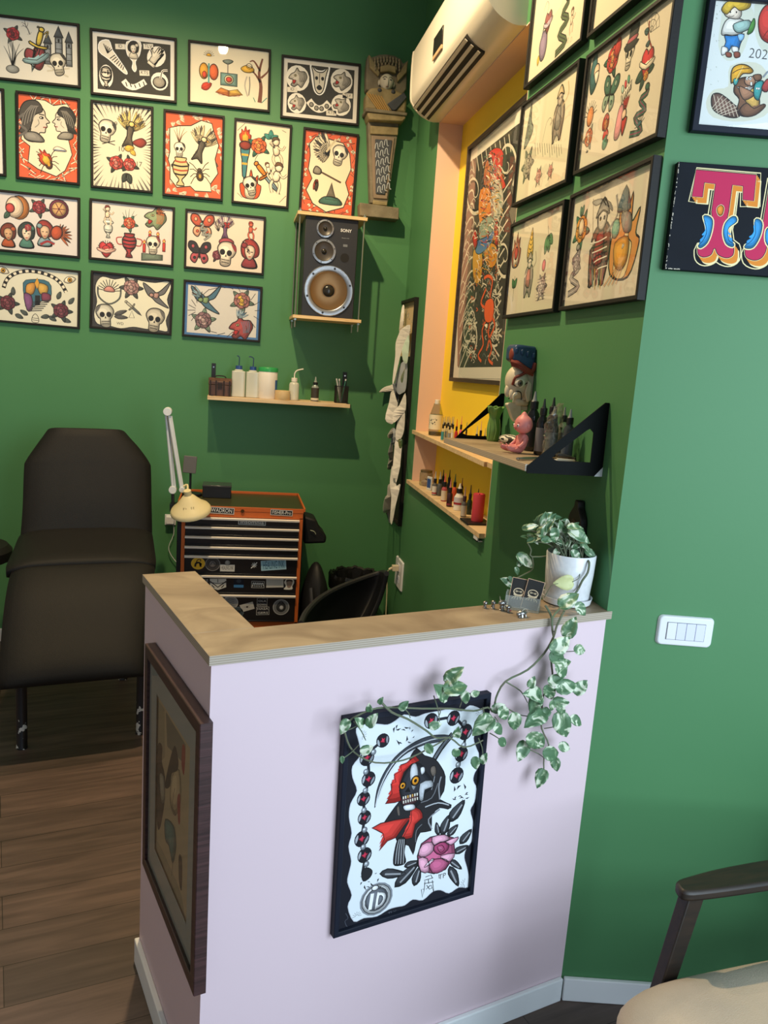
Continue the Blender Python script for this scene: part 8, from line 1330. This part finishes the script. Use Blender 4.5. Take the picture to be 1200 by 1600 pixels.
# each sheet: outline in photo pixels of the close view (left edge lifts off the board), with its lift at each corner
S1 = lambda u, v: (590 + u / 8.886, 460 + v / 8.886)
S2 = lambda u, v: (590 + u / 8.42, 640 + v / 8.42)
sheets = [(S1, [(338, 180), (372, 175), (350, 450), (318, 520), (300, 480)], .03, 0), (S1, [(330, 480), (452, 425), (420, 620), (340, 760), (240, 1180), (208, 1240), (215, 1100), (245, 860), (250, 680), (290, 560)], .055, 0), (S1, [(345, 740), (440, 560), (415, 935), (360, 930), (340, 840)], .035, 2), (S1, [(300, 1000), (380, 920), (415, 945), (395, 1300), (340, 1370), (285, 1380), (240, 1250)], .03, 1), (S1, [(415, 935), (385, 1010), (350, 1215), (325, 1210), (320, 1150), (350, 1080)], .05, 0), (S1, [(28, 1345), (90, 1290), (205, 1250), (240, 1260), (245, 1340), (190, 1355), (40, 1360)], .09, 0), (S1, [(210, 1250), (270, 1245), (290, 1330), (285, 1500), (250, 1420)], .06, 1),
    (S1, [(190, 1350), (270, 1360), (290, 1480), (230, 1750), (190, 1800), (105, 1730), (160, 1500)], .06, 0), (S1, [(385, 1370), (300, 1540), (215, 1640), (225, 1780), (320, 1690), (390, 1600)], .05, 0), (S2, [(355, 0), (300, 0), (245, 250), (240, 390), (300, 390), (350, 260)], .03, 0), (S2, [(205, 240), (170, 270), (135, 330), (140, 375), (185, 370), (230, 300)], .07, 0), (S2, [(205, 240), (245, 300), (225, 470), (195, 450), (165, 560), (180, 380)], .04, 1),
    (S2, [(240, 390), (320, 390), (300, 700), (290, 780), (245, 960), (225, 900), (190, 870), (215, 600)], .045, 0), (S2, [(175, 430), (200, 470), (200, 740), (150, 790), (128, 760), (150, 640), (138, 570)], .06, 0), (S2, [(190, 740), (240, 900), (250, 1000), (300, 990), (240, 1250), (190, 1500), (165, 1440), (180, 1150), (160, 980)], .05, 0), (S2, [(135, 1000), (170, 1020), (165, 1440), (148, 1480), (130, 1360), (78, 1355), (75, 1260), (100, 1150), (125, 1120)], .065, 0), (S2, [(270, 395), (325, 400), (315, 500), (285, 500)], .055, 2)]
cols = [PPR, PPG, mat('pale_green_paper', '#a9bdae', .8)]; rr = random.Random(4)
for i, (Sf, out, lift, kind) in enumerate(sheets):
    XL = XN - .024 - i * .0012; pts3 = []; us = [o_[0] for o_ in out]; um, ux = min(us), max(us)
    for (u, v) in smooth(out, True, 3):
        t = max(0.0, (ux - u) / max(ux - um, 1)); X = XL - lift * t ** 1.3; p = at_x(*Sf(u, v), X); pts3.append(Vector((X, p.y, p.z)))
    flat = [Vector((p.y, p.z, 0)) for p in pts3]; tr = tessellate_polygon([flat]); m = MB(); m.add(pts3, [tuple(t) for t in tr]); o = m.build('paper', cols[kind], CB, M=CB.matrix_world.inverted(), solid=.0004, skip_smooth=True)
# ------------------------------------------------------------ wall socket
SOM = PN.M(0, 0, 0); h4 = [PN.hit(x, y, .008) for x, y in ((619, 867), (629, 879), (626.5, 925), (616, 913))]; uc, vc = sum(p.x for p in h4) / 4, sum(p.y for p in h4) / 4; hh = ((h4[0].y - h4[3].y) + (h4[1].y - h4[2].y)) / 4; ww = (h4[1].x - h4[0].x + h4[2].x - h4[3].x) / 4
SO = empty('wall_socket', PN.M(uc, vc, 0), 'white double wall socket with a plugged-in cable on the side wall', 'socket'); m = MB(); m.prism(rrect(ww, hh, .006), 0, .009, taper=.95); m.build('plate', WP, SO, bev=.0015)
for y in (.032, -.03): m = MB(); m.prism(rrect(.03, .02, .004), .009, .0105, T=Matrix.Translation((0, y, 0))); so_ = m.build('outlet', WP2, SO); m = MB(); [m.cyl((x, y, .0104), (x, y, .0112), .003, 8) for x in (-.01,)]; m.build('hole', BLK, so_); m = MB(); m.cyl((.01, y, .0104), (.01, y, .0112), .003, 8); m.build('hole', BLK, so_)
m = MB(); m.box((-.016, .015, .0105), (.016, .045, .045)); m.cyl((0, .03, .045), (0, .02, .062), .007, 10); pl = m.build('plug', mat('cream_plug', '#d9cdb0', .4), SO, bev=.002); m = MB(); m.tube([(0, .022, .06), (-.01, -.01, .07), (-.02, -.1, .06), (-.018, -.3, .055), (-.022, -.52, .05)], .0032, 6); m.build('cable', mat('cream_cable', '#c9c09c', .5), SO)
# ------------------------------------------------------------ dark plaque on the side wall by the plant
h_ = at_x(903, 812, XN - .01); PQl = empty('wall_plaque', PN.M(2.0 - h_.y, h_.z, 0), 'dark bottle-shaped wooden wall plaque with a round label, behind the potted plant', 'plaque'); sc_ = PXM(h_.y)
w_ = .036; out = smooth([(0, .05), (.010, .048), (.012, .034), (.022, .022), (.034, .005), (.036, -.02), (.034, -.05), (-.034, -.05), (-.036, -.02), (-.034, .005), (-.022, .022), (-.012, .034), (-.010, .048)], True, 3); out = [(x * 1.15, y * 1.05) for x, y in out]
m = MB(); m.prism(out, .001, .020); m.build('board', mat('plaque_dark', '#1f1c1a', .4), PQl, bev=.003); m = MB(); m.lathe([(.024, .0205), (.022, .022), (.001, .022)], 28, T=Matrix.Translation((0, -.022, 0))); m.build('label', mat('plaque_label', '#5a3f30', .5, noise=.8, nscale=60, c2='#39302a'), PQl)
# ------------------------------------------------------------ on the ledge: figurines, cards
LZ = HT + .0006; V6 = lambda u, v: (760 + u / 12, 900 + v / 12)
def lp(u, v): p = at_z(*V6(u, v), HT); return Vector((p.x, p.y, LZ))
PEW = mat('pewter', '#8f8d8c', .28, metal=.9, bump=.5, bscale=150)
def skullfig(u, v, h, lab, c=None, horn=True, spread=1.0, red=False):
    p = lp(u, v); o = empty('metal_figurine', I(p, rr.uniform(-.4, .4)), lab, 'figurine', 'small pewter figurines on the ledge'); m = MB(); r = h * .36
    m.lathe([(r * .7, 0), (r * .75, h * .06), (r * .55, h * .12), (r * .6, h * .3), (r * .35, h * .45)], 12); m.build('base', PEW, o); m = MB(); m.ball((0, 0, h * .66), (r * spread, r * .95, h * .3), 14, 10, fn=lambda q_: Vector((q_.x * (.75 if q_.z < -.3 else 1), q_.y, q_.z))); hd = m.build('head', PEW, o)
    for s1 in (-1, 1): m = MB(); m.ball((s1 * r * .4, -r * .85, h * .68), (r * .22, r * .18, r * .24), 8, 6); m.build('eye_socket', mat('dark_recess', '#26201e', .6), hd)
    if horn: m = MB(); m.tube([(r * .5 * (1 if spread < 1.2 else -1), 0, h * .85), (-r * .8, 0, h * 1.05), (-r * 1.1, 0, h * 1.4)], lambda t: r * .16 * (1.1 - t), 6); m.build('horn', mat('bright_metal', '#e4e2dc', .2, metal=.8), o)
    if red: m = MB(); m.ball((r * .9, r * .3, h * .2), (r * .5, r * .4, r * .4), 8, 6); m.build('stone', mat('rose_stone', '#a8605a', .4), o)
rr = random.Random(17)
fh = PXM(1.83) / 12
skullfig(-30, 600, 150 * fh, 'smallest pewter figurine, leftmost in the row', horn=False); skullfig(118, 610, 175 * fh, 'slim pewter figurine, second from the left', horn=False, spread=.8); skullfig(285, 640, 215 * fh, 'horned pewter head figurine with a raised bright horn', red=False, spread=1.25); skullfig(400, 680, 150 * fh, 'crouching pewter figurine just left of the card holder', horn=False, spread=1.2, red=True)
p = lp(660, 760); o = empty('metal_figurine', I(p, .3), 'low bull-like pewter figurine with a white horn, in front of the cards', 'figurine', 'small pewter figurines on the ledge'); m = MB(); m.ball((0, 0, .008), (.013, .009, .007), 14, 10); m.build('body', PEW, o); m = MB(); m.ball((-.012, -.004, .007), (.006, .005, .006), 10, 8); m.build('head', PEW, o); m = MB(); m.tube([(-.006, -.006, .014), (.004, -.004, .0185), (.013, -.002, .015), (.017, 0, .006)], .0011, 6); m.build('horn', mat('bright_metal', '#e4e2dc'), o)
for x, y in ((-.01, -.006), (-.004, -.008), (.008, -.006), (.008, .006)): m = MB(); m.cyl((x, y, 0), (x * .9, y * .8, .006), .0018, 6); m.build('leg', mat('bright_metal', '#e4e2dc'), o)
# acrylic card holder with two stacks of cards, leaning back
p = lp(640, 700); p2 = lp(870, 735); cc = (lp(410, 560) + lp(870, 740)) / 2; HM = Matrix.Translation((cc.x + .008, cc.y + .012, LZ)) @ Matrix.Rotation(TH - .75, 4, 'Z') @ Matrix.Diagonal((.88, .9, .9, 1)); HO = empty('card_holder', HM, 'clear acrylic card holder standing on the ledge beside the plant pot', 'card holder')
AC_ = glassy('acrylic', '#eef2f0', .14, .06); tilt = Matrix.Rotation(math.radians(-24), 4, 'X'); hw = .047
m = MB(); m.box((-hw, -.024, .0005), (hw, .03, .003)); m.build('base', AC_, HO); m = MB(); T = Matrix.Translation((0, -.012, .003)) @ tilt; m.box((-hw, -.002, 0), (hw, 0, .032), T=T); m.build('front', AC_, HO); m = MB(); m.box((-hw, .016, 0), (hw, .018, .05), T=T); m.build('back', AC_, HO); m = MB(); m.box((-hw, 0, 0), (-hw + .002, .016, .042), T=T); m.box((hw - .002, 0, 0), (hw, .016, .042), T=T); m.build('side', AC_, HO, skip_smooth=True)
m = MB(); m.box((hw - .002, .018, 0), (hw, .05, .003)); m.prism([(.02, .003), (.055, .003), (.03, .04)], hw - .002, hw, T=Matrix(((0, 0, 1, 0), (1, 0, 0, 0), (0, 1, 0, 0), (0, 0, 0, 1)))); m.build('strut', AC_, HO)
EDG = mat('card_edge', '#c9a88c', .6); CDK = mat('card_black', '#222426', .5)
for i, (dx, dy, rz_, lab) in enumerate(((-.017, .0105, .06, 'black business card with a pale emblem, further back in the holder'), (.019, .0045, .14, 'black business card with a pale emblem, nearer and tilted right'))):
    CM = HM @ T @ Matrix.Translation((dx, dy, .0005)) @ Matrix.Rotation(rz_, 4, 'Y'); o = empty('business_card', CM, lab, 'card', 'business cards in the holder'); m = MB(); m.box((-.0235, 0, .001), (.0235, .004, .083)); m.build('stack', EDG, o, skip_smooth=True); m = MB(); m.box((-.022, -.0004, .0025), (.022, 0, .0815)); m.build('face', CDK, o, skip_smooth=True)
    A = Art(PN, 0, 0); A.frame(0, .040, .0155); L_ = '#cfc0a4'; A.ell(0, .35, .95, .7, L_, 0, 0); A.ell(0, .4, .78, .5, '#222426', 0, 1); A.line([(-.8, -.1), (0, -.35), (.8, -.1)], .3, L_, 2)
    for s1 in (-1, 1): A.ell(s1 * .38, .42, .2, .17, L_, 0, 3); A.ell(s1 * .38, .42, .09, .08, '#222426', 0, 4)
    for a in (-.8, -.45, 0, .45, .8): A.line([(a * .3, -.3), (a, -.7), (a * 1.25, -1.0)], .12, L_, 2)
    A.text('ID', 0, .42, .35, L_, 5); A.mb.build('emblem', painted('card_print', .5, .3), o, Matrix.Translation((0, -.0006, 0)) @ Matrix.Rotation(PI / 2, 4, 'X'), skip_smooth=True)
# ------------------------------------------------------------ potted pothos
PT = mat('white_ceramic', '#e4e6e8', .3, noise=.5, nscale=90, c2='#dcdde0', coat=.2); PV = lambda u, v: (740 + u / 5.4545, 760 + v / 5.4545)
pc = at_z(879, 947, HT); pc = Vector((.842, 1.842, LZ)); PO = empty('potted_pothos', I(pc), 'white pot of trailing variegated pothos at the wall end of the ledge', 'potted plant'); R = 39 / FPX * 1.87 * 1.03; Ht = .128
m = MB(); m.lathe([(R * .88, .004), (R * .9, .006), (R * 1.0, Ht * .6), (R * 1.03, Ht - .003), (R * 1.0, Ht), (R * .95, Ht - .003), (R * .9, Ht - .02)], 48, cap=False); m.lathe([(.001, .005), (R * .88, .005)], 48, cap=False); pot = m.build('pot', PT, PO)
m = MB(); m.lathe([(R * .85, 0), (R * 1.0, .003), (R * 1.06, .018), (R * 1.03, .018), (R * .95, .005), (.001, .0042)], 48, cap=False); m.build('saucer', PT, PO)
m = MB(); m.grid(lambda u, v: (R * .92 * v * math.cos(2 * PI * u), R * .92 * v * math.sin(2 * PI * u), Ht - .016 + .003 * math.sin(9 * u * 6.28) * v), 30, 8, closeu=True); m.build('soil', mat('potting_soil', '#2a2522', .95, bump=1, bscale=120, noise=1, nscale=150, c2='#5a5450'), PO)
lm = bpy.data.materials.new('variegated_leaf'); lm.use_nodes = True; nt = lm.node_tree; b = nt.nodes['Principled BSDF']; tc = nt.nodes.new('ShaderNodeTexCoord'); n = nt.nodes.new('ShaderNodeTexNoise'); n.inputs['Scale'].default_value = 34; n.inputs['Detail'].default_value = 2; n.inputs['Distortion'].default_value = 1.4; nt.links.new(tc.outputs['Object'], n.inputs[0])
rp = nt.nodes.new('ShaderNodeValToRGB'); e = rp.color_ramp.elements; e[0].position = .47; e[0].color = (*lin('#4f7350'), 1); e[1].position = .59; e[1].color = (*lin('#d5dcc6'), 1); k2 = e.new(.55); k2.color = (*lin('#84a07a'), 1); nt.links.new(n.outputs[0], rp.inputs[0]); nt.links.new(rp.outputs[0], b.inputs['Base Color']); b.inputs['Roughness'].default_value = .5
STM = mat('vine_stem', '#5f7458', .5, noise=.7, nscale=60, c2='#6f6a58'); rr = random.Random(33)
def leaf3(m, base, tipdir, nrm, L, wd=.62):
    t = tipdir.normalized(); n_ = (nrm - t * nrm.dot(t)).normalized(); s = t.cross(n_); prof_ = [(0, 0), (-.06, .22), (.08, .42), (.32, .5), (.6, .4), (.84, .2), (1, 0)]; vs = []; 
    cv = rr.uniform(.05, .22); tw = rr.uniform(-.1, .1)
    for x, w_ in prof_:
        for q_ in (-1, -.5, 0, .5, 1): vs.append(base + (t * x + s * (w_ * wd * q_ * 1.0) + n_ * (abs(q_) * w_ * .28 - cv * x * x + tw * q_ * w_)) * L)
    fs = [(i * 5 + k, i * 5 + k + 1, i * 5 + k + 6, i * 5 + k + 5) for i in range(len(prof_) - 1) for k in range(4)]; m.add(vs, fs)
CAMD = lambda p: (CAM - p).normalized()
# bushy foliage above the pot
m = MB(); sm_ = MB()
fol = [(600, 275, 1.0, 120), (680, 270, .3, 105), (480, 355, .2, 85), (510, 455, -.5, 95), (600, 370, .6, 80), (730, 350, 2.2, 115), (690, 425, -1.4, 95), (640, 455, .2, 80), (560, 420, 2.6, 60), (430, 432, 2.9, 50), (800, 310, 2.0, 60), (870, 350, .1, 95), (905, 430, -.4, 140), (830, 390, 1.2, 90), (770, 420, -1.2, 80), (785, 530, 2.3, 130), (850, 600, -1.2, 120), (720, 590, -1.3, 85), (920, 590, -1.1, 95), (1000, 580, -.6, 85), (885, 510, .8, 75), (960, 520, -.3, 80), (860, 650, -1.0, 70), (985, 610, -1.5, 70), (750, 480, -.2, 70), (820, 470, .9, 60), (650, 330, 1.2, 90), (560, 330, 2.2, 75), (940, 480, .4, 70)]
fol += [(u + rr.uniform(-28, 28), v + rr.uniform(-22, 22), a + rr.uniform(-1, 1), s_ * .8) for u, v, a, s_ in fol if u > 470]
for i, (u, v, a, s_) in enumerate(fol):
    d = 1.842 + rr.uniform(-.045, .03); c1 = at_y(*PV(u, v), d); 
    if c1.x > XN - .012: c1.x = XN - .012 - rr.uniform(0, .01)
    L = s_ / 5.45 / FPX * 1.88 * 1.5; t = (Vector((1, 0, 0)) * math.cos(a) + Vector((0, 0, 1)) * math.sin(a) + Vector((0, rr.uniform(-.5, .1), 0))).normalized(); nr = (CAMD(c1) * .6 + Vector((rr.uniform(-.5, .4), -.2, .8))).normalized()
    if c1.x + t.x * L * .6 > XN - .006: t.x *= -.2
    base = c1 - t * L * .5 - pc; leaf3(m, base, t, nr, L); root = Vector((rr.uniform(-.5, .5) * R, rr.uniform(-.5, .5) * R, Ht - .015)); mid = (base + root) / 2 + Vector((0, 0, .015)); sm_.tube([root, mid, base], .0014, 5)
for u, v, a, s_ in ((445, 640, -.6, 150), (400, 640, 1.2, 70), (370, 725, -1.2, 60), (280, 810, 2.6, 110), (320, 800, -.9, 60)):
    c1 = at_y(*PV(u, v), 1.90); L = s_ / 5.45 / FPX * 1.95 * 1.25; t = (Vector((math.cos(a), 0, math.sin(a))) + Vector((0, -.2, 0))).normalized(); leaf3(m, c1 - t * L * .5 - pc, t, (CAMD(c1) + Vector((.2, 0, .4))).normalized(), L)
def pvp(u, v, y): return at_y(*PV(u, v), y) - pc
sm_.tube([Vector((-R * .5, .01, Ht - .01)), pvp(500, 600, 1.87), pvp(490, 540, 1.87), pvp(460, 480, 1.86)], .0018, 6); sm_.tube([pvp(500, 600, 1.87), pvp(505, 700, 1.89), pvp(430, 750, 1.9), pvp(330, 800, 1.9)], .0018, 6)
m.build('foliage', lm, PO, ang=80, solid=.0006); sm_.build('leaf_stalks', STM, PO)
# trailing vines in front of the pink wall
VZ = lambda u, v: (520 + u / 2.727, 900 + v / 2.727)
def vp(u, v, off=.03):
    h = PP.hit(*VZ(u, v), off); return PP.o + PP.u * h.x + Vector((0, 0, h.y)) + PP.n * off - pc
vm, vs_ = MB(), MB()
def vine(pts, off0=.03, off1=.03, r=.0024): n_ = len(pts); vs_.tube([vp(u, v, off0 + (off1 - off0) * i / (n_ - 1) + rr.uniform(-.004, .004)) for i, (u, v) in enumerate(pts)], lambda t: r * (1.1 - .4 * t), 6)
e0 = [Vector((R * .7, -R * .45, Ht - .01)), pvp(965, 625, pc.y - R * .8), pvp(985, 650, pc.y - R * 1.1), pvp(972, 735, pc.y - R * 1.18), pvp(925, 805, pc.y - R * 1.2), vp(1040, 65, -.03), vp(1000, 115, .012), vp(985, 150, .03)]
vs_.tube(e0, .0028, 7); vine([(985, 150), (955, 210), (940, 260), (900, 330), (830, 400), (735, 450), (695, 520), (685, 580), (660, 560), (600, 575), (500, 565), (380, 565), (250, 560), (160, 570), (60, 625), (55, 680), (90, 750), (180, 795), (300, 785), (400, 740), (500, 685)], .03, .04)
vine([(905, 125), (930, 170), (935, 230), (940, 262)], .0, .03, .0026); vine([(975, 130), (935, 180), (940, 240)], .02, .03)
vine([(200, 530), (250, 580), (320, 610), (400, 660), (440, 690), (500, 690), (560, 730), (640, 700)], .04, .05); vine([(940, 260), (930, 350), (935, 440), (900, 500), (890, 580), (890, 650), (920, 720), (900, 770), (900, 840)], .03, .04); vine([(685, 570), (740, 565), (790, 590), (850, 600)], .03, .04, .0016); vine([(735, 450), (800, 490), (830, 540)], .03, .04, .0016)
for a_, b_2 in (((430, 510), (455, 630)), ((545, 510), (540, 560)), ((305, 565), (330, 605)), ((640, 560), (640, 640)), ((690, 600), (705, 640)), ((670, 670), (725, 710)), ((620, 690), (640, 770)), ((900, 650), (950, 640)), ((840, 740), (900, 775)), ((1000, 620), (1040, 620)), ((935, 325), (1040, 320)), ((50, 660), (100, 640)), ((40, 780), (110, 720)), ((90, 620), (140, 700)), ((455, 560), (450, 600))): vine([a_, ((a_[0] + b_2[0]) / 2 + 6, (a_[1] + b_2[1]) / 2), b_2], .035, .04, .0013)
lv = [(1010, 100, 95, .7), (1060, 145, 70, -.8), (1015, 215, 92, 1.2), (975, 290, 100, .6), (1055, 315, 65, -.2), (960, 350, 85, -.6), (975, 400, 95, -.9), (990, 370, 60, .3), (1000, 470, 98, .2), (1060, 470, 80, .8), (855, 505, 100, 2.8), (860, 550, 85, -2.2), (925, 500, 75, -1.2), (935, 555, 48, -1.5), (975, 540, 75, .1), (860, 610, 110, -2.9), (975, 570, 52, -.7), (980, 640, 120, -1.2), (1040, 620, 68, -.5), (870, 705, 110, -.7), (935, 755, 90, -.1), (990, 730, 64, -.4), (805, 750, 85, -2.2), (950, 805, 64, -1.4), (885, 865, 80, -2.3), (775, 625, 85, -1.3), (730, 590, 70, -1.0), (710, 560, 60, .4), (850, 450, 50, 1.2), (705, 655, 60, -.9), (725, 710, 55, -.6), (635, 640, 105, -2.6), (520, 420, 88, 1.0), (530, 475, 100, .2), (460, 490, 90, 2.4), (305, 550, 45, .8), (205, 530, 30, 1.2), (155, 560, 38, 1.8), (170, 612, 58, 1.1), (112, 620, 52, 2.4), (48, 645, 56, -2.2), (148, 738, 52, .5), (440, 635, 50, .2), (530, 665, 50, 1.6), (412, 740, 52, -1.0), (530, 755, 50, -.6), (608, 800, 55, -1.4), (645, 775, 46, 1.2), (565, 520, 55, -1.4), (40, 785, 26, -1.6), (955, 440, 70, .5), (900, 590, 60, -2.5), (610, 500, 40, .3)]
for u, v, s_, a in lv:
    off = .045 + rr.uniform(0, .025); c1 = vp(u, v, off); L = s_ / 2.727 * .0014 * 1.08; t = (PP.u * math.cos(a) + Vector((0, 0, 1)) * math.sin(a) + PP.n * rr.uniform(0, .35)).normalized(); nr = (CAMD(c1 + pc) + Vector((rr.uniform(-.35, .35), 0, rr.uniform(-.1, .5)))).normalized(); leaf3(vm, c1 - t * L * .5, t, nr, L, .72)
vm.build('trailing_leaves', lm, PO, ang=80, solid=.0006); vs_.build('vine', STM, PO)
# pale leaf against the pot
m = MB(); c1 = at_y(*PV(780, 825), pc.y - R - .006) - pc; leaf3(m, c1 + Vector((.018, 0, .004)), Vector((-1, 0, -.12)), Vector((.1, -1, .15)), .046, .85); yl = m.build('pale_leaf', mat('pale_yellow_leaf', '#d6d8a0', .5, noise=.6, nscale=60, c2='#c2c88c'), PO, ang=80, solid=.0006); m = MB(); m.tube([c1 + Vector((.018, -.001, .004)), c1 + Vector((.034, 0, .014)), c1 + Vector((.04, .012, .03))], .001, 5); m.tube([c1 + Vector((-.018, -.001, -.001)), c1 + Vector((-.034, .002, -.008)), c1 + Vector((-.045, .01, -.04))], .0009, 5); m.build('tendril', STM, PO)
